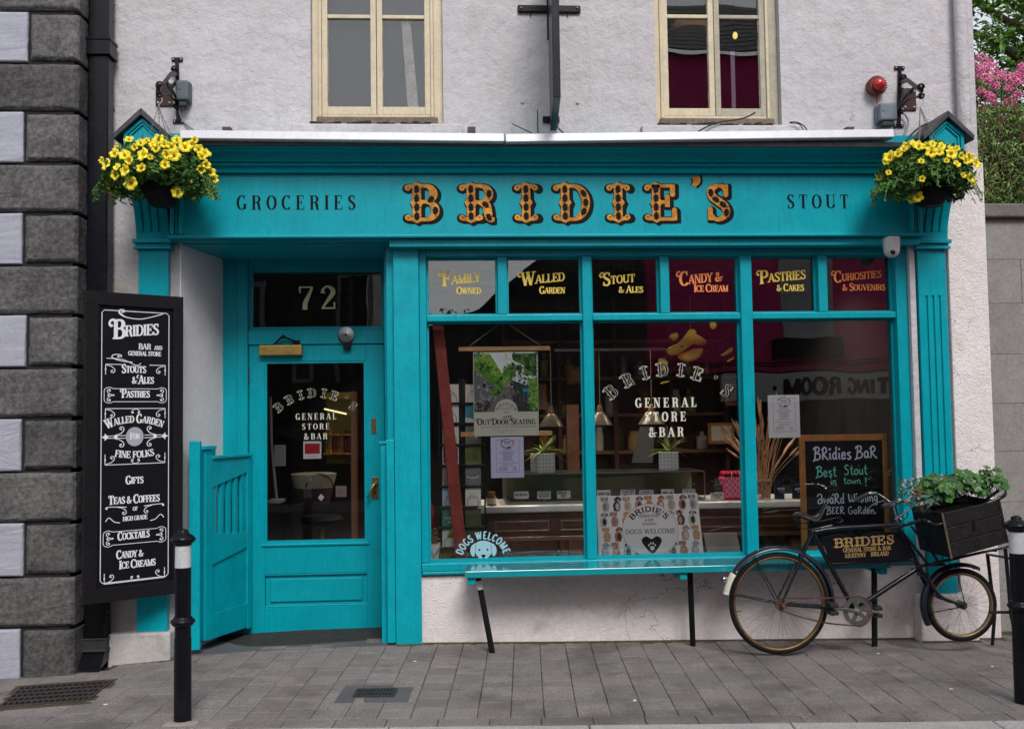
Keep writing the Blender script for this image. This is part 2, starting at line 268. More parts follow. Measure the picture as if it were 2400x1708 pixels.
# ------------------------------------------------------------------ mesh building
ORG = {}
class MB:
    def __init__(s): s.v = []; s.f = []; s.m = []; s.mi = 0
    def add(s, vs, fs):
        n = len(s.v); s.v += [tuple(v) for v in vs]; s.f += [tuple(n+i for i in f) for f in fs]; s.m += [s.mi]*len(fs); return s
    def box(s, x0, x1, y0, y1, z0, z1):
        x0, x1 = sorted((x0, x1)); y0, y1 = sorted((y0, y1)); z0, z1 = sorted((z0, z1))
        return s.hexa([(x0, y0, z0), (x1, y0, z0), (x1, y1, z0), (x0, y1, z0), (x0, y0, z1), (x1, y0, z1), (x1, y1, z1), (x0, y1, z1)])
    def hexa(s, v): return s.add(v, [(0, 3, 2, 1), (4, 5, 6, 7), (0, 1, 5, 4), (1, 2, 6, 5), (2, 3, 7, 6), (3, 0, 4, 7)])
    def bar(s, a, b, w, h, up=(0, 0, 1)):
        """rectangular bar from a to b; w across, h along 'up'"""
        a = Vector(a); b = Vector(b); d = (b-a).normalized(); u = Vector(up); sx = d.cross(u)
        if sx.length < 1e-4: sx = d.cross(Vector((0, 1, 0)))
        sx.normalize(); u = sx.cross(d).normalized(); sx *= w/2; u *= h/2
        return s.hexa([a-sx-u, a+sx-u, b+sx-u, b-sx-u, a-sx+u, a+sx+u, b+sx+u, b-sx+u])
    def prism(s, pts, d):
        """extrude polygon (3D points) by vector d"""
        n = len(pts); d = Vector(d); a = [Vector(p) for p in pts]
        return s.add(a+[p+d for p in a], [tuple(range(n))[::-1], tuple(range(n, 2*n))]+[(i, (i+1) % n, n+(i+1) % n, n+i) for i in range(n)])
    def tube(s, pts, r, n=10, closed=False, caps=True, flat=None):
        pts = [Vector(p) for p in pts]; k = len(pts); rs = r if isinstance(r, (list, tuple)) else [r]*k
        vs = []; pn = None
        for i, p in enumerate(pts):
            if closed: d = pts[(i+1) % k]-pts[i-1]
            else: d = pts[min(i+1, k-1)]-pts[max(i-1, 0)]
            if d.length < 1e-9: d = Vector((0, 0, 1))
            d.normalize()
            if pn is None:
                pn = d.cross(Vector((0, 1, 0)))
                if pn.length < .1: pn = d.cross(Vector((1, 0, 0)))
            pn = (pn-d*pn.dot(d)).normalized(); b = d.cross(pn)
            for j in range(n):
                a = 2*pi*j/n; vs.append(p+(pn*cos(a)+b*sin(a)*(flat or 1))*rs[i])
        fs = [(i*n+j, i*n+(j+1) % n, (i+1)*n+(j+1) % n, (i+1)*n+j) for i in range(k-1) for j in range(n)]
        if closed: fs += [((k-1)*n+j, (k-1)*n+(j+1) % n, (j+1) % n, j) for j in range(n)]
        elif caps: fs += [tuple(range(n))[::-1], tuple((k-1)*n+j for j in range(n))]
        return s.add(vs, fs)
    def lathe(s, prof, c=(0, 0, 0), n=20, axis='z'):
        """prof: (radius, height) list"""
        vs = []
        for r, h in prof:
            for j in range(n):
                a = 2*pi*j/n; x, y = r*cos(a), r*sin(a)
                v = (x, y, h) if axis == 'z' else (x, -h, y) if axis == 'y' else (h, x, y)
                vs.append((c[0]+v[0], c[1]+v[1], c[2]+v[2]))
        k = len(prof); fs = [(i*n+j, i*n+(j+1) % n, (i+1)*n+(j+1) % n, (i+1)*n+j) for i in range(k-1) for j in range(n)]
        fs += [tuple(range(n))[::-1], tuple((k-1)*n+j for j in range(n))]
        return s.add(vs, fs)
    def ball(s, c, rx, ry=None, rz=None, n=12, m=8):
        ry = ry or rx; rz = rz or rx; vs = []
        for i in range(1, m):
            t = pi*i/m
            for j in range(n): vs.append((c[0]+rx*sin(t)*cos(2*pi*j/n), c[1]+ry*sin(t)*sin(2*pi*j/n), c[2]+rz*cos(t)))
        vs += [(c[0], c[1], c[2]+rz), (c[0], c[1], c[2]-rz)]; T = len(vs)-2
        fs = [(i*n+j, (i+1)*n+j, (i+1)*n+(j+1) % n, i*n+(j+1) % n) for i in range(m-2) for j in range(n)]
        fs += [(T, j, (j+1) % n) for j in range(n)]+[(T+1, (m-2)*n+(j+1) % n, (m-2)*n+j) for j in range(n)]
        return s.add(vs, fs)
    def build(s, name, mats, parent=None, bevel=0, smooth=False, kind=None, seg=2, at=None):
        o0 = ORG.get(parent.name, Vector()) if parent else Vector(at or (0, 0, 0))
        me = bpy.data.meshes.new(name); me.from_pydata([tuple(Vector(v)-o0) for v in s.v], [], s.f)
        for k in (mats if isinstance(mats, (list, tuple)) else [mats]): me.materials.append(MATS[k])
        me.polygons.foreach_set('material_index', s.m); me.update()
        o = bpy.data.objects.new(name, me); col.objects.link(o)
        if parent: o.parent = parent
        else: o.location = o0
        ORG[o.name] = o0
        if bevel:
            b = o.modifiers.new('bevel', 'BEVEL'); b.width = bevel; b.segments = seg; b.limit_method = 'ANGLE'; b.angle_limit = R(40); b.harden_normals = False
        if smooth:
            me.polygons.foreach_set('use_smooth', [True]*len(me.polygons))
            if smooth != 'all':
                try: me.set_sharp_from_angle(angle=R(40))
                except Exception: pass
        if kind: o['kind'] = kind
        return o
def thing(name, label, cat, loc, group=None):
    o = bpy.data.objects.new(name, None); col.objects.link(o); o.location = loc; o.empty_display_size = .1
    ORG[o.name] = Vector(loc); o['label'] = label; o['category'] = cat
    if group: o['group'] = group
    return o
def tag(o, label, cat, group=None):
    o['label'] = label; o['category'] = cat
    if group: o['group'] = group
    return o
def catmull(pts, n=6, closed=False):
    k = len(pts); out = []
    rng = range(k) if closed else range(k-1)
    for i in rng:
        p0 = pts[(i-1) % k] if closed else pts[max(i-1, 0)]; p1 = pts[i]; p2 = pts[(i+1) % k]; p3 = pts[(i+2) % k] if closed else pts[min(i+2, k-1)]
        for j in range(n):
            t = j/n
            out.append(tuple(.5*((2*b)+(-a+c)*t+(2*a-5*b+4*c-d)*t*t+(-a+3*b-3*c+d)*t**3) for a, b, c, d in zip(p0, p1, p2, p3)))
    if not closed: out.append(tuple(pts[-1]))
    return out

# ------------------------------------------------------------------ lettering engine: strokes of a pen, as flat print
def arc(cx, cy, rx, ry, a0, a1, n=14):
    return [(cx+rx*cos(R(a0+(a1-a0)*i/n)), cy+ry*sin(R(a0+(a1-a0)*i/n))) for i in range(n+1)]
def T_(x, y0, y1): return ('T', [(x, y0), (x, y1)])
def t_(x, y0, y1): return ('t', [(x, y0), (x, y1)])
def H_(y, x0, x1): return ('t', [(x0, y), (x1, y)])
def D_(a, b, c, d, k='T'): return (k, [(a, b), (c, d)])
def A_(*a): return ('a', arc(*a))
def Q_(*p): return ('q', catmull(list(p), 7))
GL = {
 'A': (.80, [D_(.08, 0, .40, 1, 't'), D_(.40, .98, .70, 0), H_(.33, .17, .62)], [(.08, 0), (.70, 0)], []),
 'B': (.72, [T_(.17, 0, 1), H_(.965, .15, .38), A_(.38, .745, .22, .22, 90, -90), H_(.525, .15, .40), A_(.40, .28, .25, .245, 90, -90), H_(.035, .15, .40)], [(.17, 0, 1, 0), (.17, 1, 1, 0)], []),
 'C': (.74, [A_(.41, .5, .31, .47, 48, 312, 22)], [], [(.63, .70, 1), (.63, .02, .22)]),
 'D': (.80, [T_(.17, 0, 1), H_(.965, .15, .36), A_(.36, .5, .35, .465, 90, -90, 20), H_(.035, .15, .36)], [(.17, 0, 1, 0), (.17, 1, 1, 0)], []),
 'E': (.70, [T_(.17, 0, 1), H_(.965, .15, .60), H_(.51, .15, .46), H_(.035, .15, .64)], [(.17, 0, 1, 0), (.17, 1, 1, 0)], [(.60, .73, 1), (.46, .37, .65), (.64, 0, .28)]),
 'F': (.66, [T_(.17, 0, 1), H_(.965, .15, .60), H_(.51, .15, .46)], [(.17, 0), (.17, 1, 1, 0)], [(.60, .73, 1), (.46, .37, .65)]),
 'G': (.80, [A_(.41, .5, .31, .47, 48, 318, 22), T_(.66, .06, .42)], [(.66, .42)], [(.63, .70, 1)]),
 'H': (.84, [T_(.17, 0, 1), T_(.67, 0, 1), H_(.51, .17, .67)], [(.17, 0), (.17, 1), (.67, 0), (.67, 1)], []),
 'I': (.36, [T_(.18, 0, 1)], [(.18, 0), (.18, 1)], []),
 'J': (.5, [T_(.34, .2, 1), ('a', arc(.2, .2, .14, .17, 0, -150, 10))], [(.34, 1)], []),
 'K': (.80, [T_(.17, 0, 1), D_(.24, .40, .64, 1, 't'), D_(.36, .56, .68, 0)], [(.17, 0), (.17, 1), (.66, 1), (.68, 0)], []),
 'L': (.66, [T_(.17, 0, 1), H_(.035, .15, .60)], [(.17, 0, 1, 0), (.17, 1)], [(.60, 0, .30)]),
 'M': (.98, [t_(.13, 0, 1), D_(.15, 1, .48, 0), D_(.48, 0, .80, 1, 't'), T_(.82, 0, 1)], [(.13, 0), (.10, 1, 1, .2), (.82, 0), (.85, 1, .2, 1)], []),
 'N': (.84, [t_(.14, 0, 1), D_(.16, 1, .68, 0), t_(.70, 0, 1)], [(.14, 0), (.10, 1, 1, .2), (.70, 1)], []),
 'O': (.80, [('c', arc(.40, .5, .31, .47, 0, 360, 32))], [], []),
 'P': (.70, [T_(.17, 0, 1), H_(.965, .15, .38), A_(.38, .72, .24, .245, 90, -90), H_(.475, .15, .38)], [(.17, 0), (.17, 1, 1, 0)], []),
 'Q': (.80, [('c', arc(.40, .5, .31, .47, 0, 360, 32)), D_(.45, .2, .74, -.1)], [], []),
 'R': (.78, [T_(.17, 0, 1), H_(.965, .15, .38), A_(.38, .74, .23, .225, 90, -90), H_(.515, .15, .40), ('q', catmull([(.38, .52, .3), (.54, .42, 1), (.58, .22, 1), (.62, .05, .6), (.74, .03, .1)], 6))], [(.17, 0), (.17, 1, 1, 0)], []),
 'S': (.64, [Q_((.53, .80, .1), (.44, .95, .15), (.30, .965, .2), (.14, .86, .75), (.15, .68, .95), (.32, .53, 1), (.50, .38, .95), (.53, .18, .75), (.38, .035, .2), (.22, .04, .15), (.10, .20, .1))], [], [(.53, .72, 1), (.10, 0, .30)]),
 'T': (.74, [T_(.37, 0, 1), H_(.965, .07, .67)], [(.37, 0)], [(.07, .70, 1), (.67, .70, 1)]),
 'U': (.82, [T_(.17, .28, 1), ('a', arc(.42, .28, .25, .245, 180, 360, 14)), t_(.67, .28, 1)], [(.17, 1), (.67, 1)], []),
 'V': (.78, [D_(.10, 1, .40, 0), D_(.40, 0, .68, 1, 't')], [(.10, 1), (.68, 1)], []),
 'W': (1.08, [D_(.10, 1, .34, 0), D_(.34, 0, .55, 1, 't'), D_(.50, 1, .74, 0), D_(.74, 0, .98, 1, 't')], [(.10, 1), (.52, 1), (.98, 1)], []),
 'X': (.78, [D_(.10, 1, .68, 0), D_(.10, 0, .66, 1, 't')], [(.10, 1), (.66, 1), (.68, 0), (.1, 0)], []),
 'Y': (.76, [D_(.08, 1, .38, .46), D_(.38, .46, .66, 1, 't'), T_(.38, 0, .5)], [(.08, 1), (.66, 1), (.38, 0)], []),
 'Z': (.7, [H_(.965, .1, .6), D_(.6, 1, .1, 0), H_(.035, .1, .62)], [], [(.1, .7, 1), (.62, 0, .3)]),
 '&': (.90, [Q_((.86, .42, .1), (.74, .40, .1), (.60, .16, .4), (.36, .035, .7), (.12, .14, .9), (.14, .36, .9), (.36, .54, .4), (.48, .72, .4), (.40, .94, .4), (.24, .92, .5), (.20, .76, .6), (.34, .52, 1), (.60, .22, 1), (.80, .03, .7))], [(.82, .44)], []),
 "'": (.26, [Q_((.14, 1, 1), (.17, .86, 1), (.08, .68, .1))], [], []),
 '.': (.26, [('d', [(.12, .08)])], [], []),
 '!': (.3, [Q_((.15, 1, 1), (.15, .6, .8), (.15, .3, .3)), ('d', [(.15, .08)])], [], []),
 '*': (.5, [('d', [(.22, .5)])], [], []),
 '-': (.5, [H_(.4, .1, .4)], [], []),
 '7': (.64, [H_(.94, .08, .60), ('q', catmull([(.58, .94, .2), (.44, .60, .6), (.30, .28, 1), (.28, 0, 1)], 7)), ('q', [(.08, .98, .1), (.06, .8, .1)])], [], [(.08, .70, .96)]),
 '2': (.68, [Q_((.12, .68, 1), (.14, .86, .3), (.32, .965, .2), (.52, .84, .9), (.52, .66, 1), (.34, .40, .5), (.10, .06, .1)), H_(.06, .08, .58)], [], [(.60, .02, .30)]),
 ' ': (.36, [], [], []),
}
# chalk hand: lower case and loose capitals, one even stroke
def hq(*p): return ('h', catmull(list(p), 6))
HL = {
 'B': (.72, [hq((.14, 0), (.2, .5), (.24, .98)), hq((.02, .80), (.2, 1), (.48, 1.), (.58, .82), (.42, .6), (.25, .52)), hq((.25, .52), (.55, .48), (.66, .25), (.48, .02), (.14, -.02), (-.02, -.14))]),
 'S': (.6, [hq((.5, .9), (.3, 1), (.12, .84), (.2, .6), (.44, .42), (.42, .12), (.2, 0), (.02, .12))]),
 'G': (.7, [hq((.56, .88), (.36, 1), (.12, .8), (.08, .35), (.3, 0), (.56, .18), (.56, .46), (.38, .46))]),
 'W': (.9, [hq((.04, .9), (.1, .3), (.2, .04), (.4, .3), (.44, .8), (.46, .3), (.6, .04), (.76, .3), (.8, .9))]),
 'A': (.7, [hq((.04, .7), (.2, .98), (.5, .9), (.56, .5), (.6, .04)), hq((.56, .4), (.3, .45), (.1, .2), (.25, 0), (.5, .14))]),
 'R': (.66, [hq((.12, 0), (.16, .9)), hq((.02, .76), (.3, 1), (.5, .8), (.4, .56), (.16, .46)), hq((.16, .46), (.4, .2), (.66, -.04))]),
 'E': (.5, [hq((.42, .86), (.2, .94), (.1, .74), (.26, .54)), hq((.26, .54), (.06, .36), (.14, .06), (.44, .1))]),
 'a': (.5, [hq((.4, .5), (.2, .56), (.06, .3), (.18, .02), (.38, .2), (.4, .52)), hq((.4, .52), (.4, .1), (.52, .04))]),
 'b': (.5, [hq((.1, 1), (.1, 0)), hq((.1, .3), (.3, .5), (.42, .25), (.25, 0), (.1, .1))]),
 'd': (.52, [hq((.38, .4), (.2, .54), (.06, .28), (.18, .02), (.38, .2)), hq((.4, 1.05), (.38, .5), (.4, .1), (.52, .04))]),
 'e': (.48, [hq((.06, .28), (.34, .34), (.34, .52), (.16, .56), (.05, .28), (.16, .02), (.44, .14))]),
 'g': (.52, [hq((.4, .5), (.2, .56), (.06, .3), (.18, .06), (.38, .2), (.4, .52)), hq((.4, .52), (.42, 0), (.34, -.36), (.14, -.34))]),
 'i': (.24, [hq((.1, .54), (.1, .12), (.22, .04)), ('d', [(.1, .84)])]),
 'n': (.5, [hq((.06, .54), (.08, 0)), hq((.08, .3), (.24, .56), (.38, .4), (.4, .04), (.5, -.1))]),
 'o': (.48, [hq((.24, .54), (.06, .4), (.08, .08), (.28, .02), (.42, .24), (.36, .5), (.22, .54))]),
 'r': (.38, [hq((.08, .54), (.1, 0)), hq((.1, .34), (.22, .54), (.36, .5))]),
 's': (.42, [hq((.36, .5), (.2, .56), (.08, .44), (.22, .3), (.36, .16), (.22, 0), (.04, .06))]),
 't': (.42, [hq((.2, .96), (.18, .3), (.24, .04), (.42, .06)), hq((.02, .62), (.38, .64))]),
 'u': (.5, [hq((.06, .54), (.08, .14), (.24, .02), (.38, .2), (.4, .54)), hq((.4, .54), (.42, .08), (.5, .04))]),
 'w': (.66, [hq((.05, .54), (.1, .12), (.22, .04), (.32, .4), (.36, .1), (.48, .04), (.58, .54))]),
 '!': (.3, [hq((.14, 1), (.12, .34)), hq((.08, 1), (.12, .34)), ('d', [(.12, .04)])]),
 '.': (.25, [('d', [(.1, .06)])]), ' ': (.34, []), '&': (.5, [hq((.4, .1), (.1, .6), (.2, .9), (.3, .7), (.06, .2), (.2, 0), (.44, .4))]),
}
STY = {  # T thick, t thin, sf serif half-length beyond stem, sh serif thickness, tick width, xs width factor
 'didone': dict(T=.175, t=.06, sf=.075, sh=.035, tick=.045, xs=.86, sp=.0),
 'serif': dict(T=.15, t=.075, sf=.07, sh=.05, tick=.07, xs=.88, sp=.0),
 'poster': dict(T=.20, t=.10, sf=.055, sh=.09, tick=.09, xs=.86, sp=-.02),
 'tuscan': dict(T=.235, t=.095, sf=.13, sh=.10, tick=.14, xs=1.0, sp=.0, tus=1),
 'sans': dict(T=.17, t=.15, sf=0, sh=0, tick=0, xs=.86, sp=.02),
 'sansb': dict(T=.20, t=.19, sf=0, sh=0, tick=0, xs=.84, sp=.03),
 'num': dict(T=.20, t=.07, sf=.08, sh=.05, tick=.07, xs=1., sp=0),
 'hand': dict(T=.12, t=.12, sf=0, sh=0, tick=0, xs=.95, sp=.05),
}
class Ink:
    """flat print: polygons in a 2D sheet, many inks, each polygon a hair above the one before"""
    def __init__(s, fn): s.fn = fn; s.v = []; s.f = []; s.m = []; s.mats = []; s.k = 0; s.base = 0.; s.sc = 1.
    def mi(s, m):
        if m not in s.mats: s.mats.append(m)
        return s.mats.index(m)
    def poly(s, pts, m, lay=0):
        s.k += 1; z = .0012*lay+.00003*(s.k % 16)+s.base
        n = len(s.v); s.v += [tuple(s.fn(x, y, z)) for x, y in pts]; s.f.append(tuple(range(n, n+len(pts)))); s.m.append(s.mi(m))
    def strip(s, pts, ths, m, lay=0, closed=False):
        s.k += 1; z = .0012*lay+.00003*(s.k % 16)+s.base; n0 = len(s.v); k = len(pts)
        for i, (x, y) in enumerate(pts):
            a = pts[(i-1) % k] if closed else pts[max(i-1, 0)]; b = pts[(i+1) % k] if closed else pts[min(i+1, k-1)]
            dx, dy = b[0]-a[0], b[1]-a[1]; l = sqrt(dx*dx+dy*dy) or 1; nx, ny = -dy/l, dx/l; h = ths[i]/2
            s.v += [tuple(s.fn(x+nx*h, y+ny*h, z)), tuple(s.fn(x-nx*h, y-ny*h, z))]
        for i in range(k if closed else k-1):
            a = n0+2*i; b = n0+2*((i+1) % k); s.f.append((a, a+1, b+1, b)); s.m.append(s.mi(m))
    def line(s, pts, w, m, lay=0, closed=False): s.strip(pts, [w]*len(pts), m, lay, closed)
    def rect(s, x0, y0, x1, y1, m, lay=0): s.poly([(x0, y0), (x1, y0), (x1, y1), (x0, y1)], m, lay)
    def disc(s, x, y, rx, m, lay=0, ry=None, n=18): s.poly([(x+rx*cos(2*pi*i/n), y+(ry or rx)*sin(2*pi*i/n)) for i in range(n)], m, lay)
    def frame(s, x0, y0, x1, y1, w, m, lay=0):
        s.rect(x0, y0, x1, y0+w, m, lay); s.rect(x0, y1-w, x1, y1, m, lay); s.rect(x0, y0+w, x0+w, y1-w, m, lay); s.rect(x1-w, y0+w, x1, y1-w, m, lay)
    def tw(s, txt, h, sty, ls=0., big=0, cond=1.):
        st = STY[sty]; g = HL if sty == 'hand' else GL; w = 0
        for i, c in enumerate(txt):
            sc = big if (big and (i == 0 or txt[i-1] in ' ') and c.isalpha()) else 1
            w += (g[c][0]*st['xs']*sc*cond+st['sp']+ls)*h
        return w-ls*h
    def text(s, txt, x, y, h, sty, m, ls=0., align='c', lay=0, rise=0., arcR=None, grow=0., off=(0, 0), big=0., width=None, leaf=None, cond=1., inline=None, curl=True):
        st = STY[sty]; g = HL if sty == 'hand' else GL; h *= s.sc; width = width and width*s.sc
        if width:
            w0 = s.tw(txt, h, sty, ls, big, cond); n = len(txt)-1
            if sty != 'hand' and abs(width/w0-1) > .12 and n > 0 and ls > .15: ls += (width-w0)/(n*h)
            else: cond *= width/w0
        tw = s.tw(txt, h, sty, ls, big, cond); x0 = x-(tw/2 if align == 'c' else tw if align == 'r' else 0); cx = x0
        for i, c in enumerate(txt):
            isbig = big and (i == 0 or txt[i-1] == ' ') and c.isalpha(); sc = big if isbig else 1; H = h*sc
            G = g[c]; wx = st['xs']*cond; T = (st['T']+grow)*H; t = (st['t']+grow)*H; drop = (sc-1)*h*.22 if isbig else 0
            gw = G[0]*wx*H
            def tr(px, py, cx=cx, H=H, drop=drop, gw=gw):
                X = cx+px*wx*H; Y = py*H-drop
                if arcR:
                    # rigid letters set round a circle; x is measured along the arc from its top
                    xc = cx+gw/2-x; a = xc/arcR; lx = X-(cx+gw/2); return (x+arcR*sin(a)+lx*cos(a)+Y*sin(a)*(1 if arcR > 0 else 1), y+arcR*(cos(a)-1)-lx*sin(a)+Y*cos(a)) 
                return (X+off[0]*h, y+Y+off[1]*h+rise*(X-x0))
            ox, oy = (off[0]*h, off[1]*h) if arcR else (0, 0)
            TR = (lambda px, py: (tr(px, py)[0]+ox, tr(px, py)[1]+oy))
            for kind, pts in G[1]:
                if kind == 'd': q = TR(*pts[0]); s.disc(q[0], q[1], T*.62 if sty != 'hand' else T*.8, m, lay, n=10); continue
                q = [TR(p[0], p[1]) for p in pts]; k = len(pts)
                if kind == 'T': th = [T]*k
                elif kind in 't': th = [t]*k
                elif kind == 'h': th = [T]*k
                elif kind == 'q': th = [t+(T-t)*max(0, min(1, p[2])) for p in pts]
                else:
                    th = []
                    for a in range(k):
                        p, n_ = pts[max(a-1, 0)], pts[min(a+1, k-1)]
                        if kind == 'c' and a in (0, k-1): th.append(T); continue
                        dx, dy = n_[0]-p[0], n_[1]-p[1]; l = sqrt(dx*dx+dy*dy) or 1; th.append(t+(T-t)*(abs(dy)/l)**1.6)
                s.strip(q, th, m, lay)
                if leaf and kind != 't':
                    # engraved leaf marks wherever the stroke is broad
                    acc = 0
                    L = [0]
                    for a in range(1, k): L.append(L[-1]+sqrt((q[a][0]-q[a-1][0])**2+(q[a][1]-q[a-1][1])**2))
                    tot = L[-1]; nn = max(1, int(tot/(.245*H))); 
                    for b in range(nn):
                        d = (b+.5)*tot/nn; a = max(j for j in range(k) if L[j] <= d+1e-9); a = min(a, k-2); f = (d-L[a])/((L[a+1]-L[a]) or 1)
                        if th[a] < T*.72: continue
                        X, Y = q[a][0]+(q[a+1][0]-q[a][0])*f, q[a][1]+(q[a+1][1]-q[a][1])*f
                        dx, dy = q[a+1][0]-q[a][0], q[a+1][1]-q[a][1]; l = sqrt(dx*dx+dy*dy) or 1; dx/=l; dy/=l; nx, ny = -dy, dx
                        a1 = .118*H; b1 = T*.25*leaf[1]
                        pr = [(-a1, 0), (-.5*a1, .8*b1), (-.35*a1, .45*b1), (0, b1), (.15*a1, .55*b1), (.5*a1, .7*b1), (a1, 0), (.4*a1, -.75*b1), (.2*a1, -.4*b1), (-.1*a1, -b1), (-.25*a1, -.5*b1), (-.6*a1, -.7*b1)]
                        s.poly([(X+dx*u_+nx*v_, Y+dy*u_+ny*v_) for u_, v_ in pr], leaf[0], lay+1)
                        if nn > 1 and b < nn-1:
                            s.strip([(X+dx*a1*.9, Y+dy*a1*.9), (X+dx*a1*1.4+nx*T*.25, Y+dy*a1*1.4+ny*T*.25)], [T*.07]*2, leaf[0], lay+1)
                if inline and kind != 't': s.strip(q, [w_*.55 for w_ in th], inline, lay+1)
                if st.get('tus') and kind == 'T' and abs(pts[0][0]-pts[-1][0]) < 1e-6 and abs(pts[0][1]-pts[-1][1]) > .6:
                    px, py = pts[0][0], .5; e = (T/2+.062*H)/H; e2 = .10+grow*.5
                    s.poly([TR(px-e/wx*1, py), TR(px-T/2/H/wx, py-e2), TR(px+T/2/H/wx, py-e2), TR(px+e/wx, py), TR(px+T/2/H/wx, py+e2), TR(px-T/2/H/wx, py+e2)], m, lay)
            if st['sf']:
                for sv in (G[2] if len(G) > 2 else ()):
                    px, py = sv[0], sv[1]; l, r = (sv[2], sv[3]) if len(sv) > 2 else (1, 1)
                    hw = (st['T']/2+st['sf']); hw = hw/wx*1.0; gg = grow/2/wx; sh = st['sh']; yy0, yy1 = (py-grow/2, py+sh+grow/2) if py < .3 else (py-sh-grow/2, py+grow/2)
                    xl = px-hw*max(l, .45)-gg; xr = px+hw*max(r, .45)+gg
                    s.poly([TR(xl, yy0), TR(xr, yy0), TR(xr, yy1), TR(xl, yy1)], m, lay)
                    if st.get('tus'):
                        for xe in ([xl] if l else [])+([xr] if r else []):
                            qx, qy = TR(xe, (py+.09 if py < .3 else py-.09)); s.disc(qx, qy, (.082+grow*.5)*H, m, lay, n=12)
                            if leaf: s.disc(qx+(.012*H if xe == xl else -.012*H), qy, .022*H, leaf[0], lay+1, n=8)
                        yc = 0-.07-grow/2 if py < .3 else 1+.07+grow/2; yb = 0 if py < .3 else 1
                        s.poly([TR(px-.14/wx-gg, yb), TR(px+.14/wx+gg, yb), TR(px, yc)] if py < .3 else [TR(px+.14/wx+gg, yb), TR(px-.14/wx-gg, yb), TR(px, yc)], m, lay)
                for (px, y0, y1) in (G[3] if len(G) > 3 else ()):
                    w_ = st['tick']/wx/1.0; gg = grow/2
                    if st.get('tus'):
                        qx, qy = TR(px, (y0 if y1 > .9 else y1)); s.disc(qx, qy, (.075+grow*.5)*H, m, lay, n=12)
                    s.poly([TR(px-w_/2-gg, y0-gg), TR(px+w_/2+gg, y0-gg), TR(px+w_/2+gg, y1+gg), TR(px-w_/2-gg, y1+gg)], m, lay)
            if isbig and curl:
                cpts = catmull([(.10, 1.0), (-.10, .98), (-.20, .82), (-.12, .68), (-.02, .74)], 5)
                s.strip([TR(*p) for p in cpts], [t*1.1]*(len(cpts)-2)+[t*1.4, t*1.7], m, lay)
            cx += gw+(st['sp']+ls)*h
        return tw
    def curl(s, x, y, sx, sy, w, m, lay=0):
        """a scroll: long sweep ending in a tight spiral"""
        pts = catmull([(0, 0), (.35, .10), (.62, .30), (.80, .62), (.72, .92), (.50, .95), (.42, .74), (.56, .66)], 6)
        s.strip([(x+sx*a, y+sy*b) for a, b in pts], [w*(1.2-.5*abs(i/len(pts)-.4)) for i in range(len(pts))], m, lay); s.disc(x+sx*.55, y+sy*.70, w*1.3, m, lay, n=8)
    def build(s, name, parent):
        o0 = ORG.get(parent.name, Vector()); me = bpy.data.meshes.new(name)
        me.from_pydata([tuple(Vector(v)-o0) for v in s.v], [], s.f)
        for m in s.mats: me.materials.append(MATS[m])
        me.polygons.foreach_set('material_index', s.m); me.update()
        o = bpy.data.objects.new(name, me); col.objects.link(o); o.parent = parent; ORG[o.name] = o0; return o
def sheet(O, Rv, Uv):
    """2D frame: x along Rv, y along Uv, z towards the viewer"""
    O = Vector(O); Rv = Vector(Rv).normalized(); Uv = Vector(Uv).normalized(); Nv = Rv.cross(Uv)
    if Nv.y > 0: Nv = -Nv
    return lambda x, y, z: O+Rv*x+Uv*y+Nv*z
def front(Y): return sheet((0, Y, 0), (1, 0, 0), (0, 0, 1))

# ------------------------------------------------------------------ ground, pavement
def lerp(a, b, t): return a+(b-a)*t
def interp(x, tab):
    if x <= tab[0][0]: return tab[0][1]
    for (a, va), (b, vb) in zip(tab, tab[1:]):
        if x <= b: return lerp(va, vb, (x-a)/(b-a))
    return tab[-1][1]
WALLZ = [(-4, -.10), (-2.5, -.075), (-2.0, -.05), (-1.65, -.025), (-.9, .0), (-.19, .004), (.58, -.012), (1.45, -.026), (2.97, -.055), (3.6, -.065), (6, -.09)]
def kerbY(X): return -1.655-.068*X
def gz(X, Y):
    t = max(0, min(1, Y/kerbY(X))) if Y < 0 else 0
    return lerp(interp(X, WALLZ), 0, t)
ANG = atan2(-.075, 1); PA = Vector((cos(ANG), sin(ANG))); PB = Vector((-sin(ANG), cos(ANG)))   # along the kerb / towards the wall
K0 = Vector((0, -1.655))
def uv(u, v): q = K0+PA*u+PB*v; return q
g = MB()
nx, ny = 40, 10
vs = []; 
for j in range(ny+1):
    for i in range(nx+1):
        X = -7+16*i/nx; Y = lerp(kerbY(X)+.01, 1.2, j/ny); vs.append((X, Y, gz(X, Y)-.012))
g.add(vs, [(j*(nx+1)+i, j*(nx+1)+i+1, (j+1)*(nx+1)+i+1, (j+1)*(nx+1)+i) for j in range(ny) for i in range(nx)])
pav = g.build('pavement', 'bedding', kind='structure')
CW = .158; BL = .24
GR1 = (Gd(0, 1663, -.03), Gd(205, 1650, -.03), Gd(262, 1602, -.04), Gd(50, 1615, -.05))      # iron grate by the stone building
GR2C = (Gd(880, 1625, 0)); 
def inside_grate(x, y):
    if -.79 < x-GR2C.x+.58 < -.37 and abs(y-GR2C.y) < .19: return True
    c1 = (GR1[0]+GR1[1]+GR1[2]+GR1[3])/4
    if x < -1.92 and -1.36 < y < -.40: return x < -1.95
    return False
def blocked(x, y):
    if y > (.25 if x > 3.45 else .09 if x > -1.68 else 0.): return True
    if x < -2.05 and y > -.25: return True
    return False
vis = []; rest = MB(); rnd = random.Random(3)
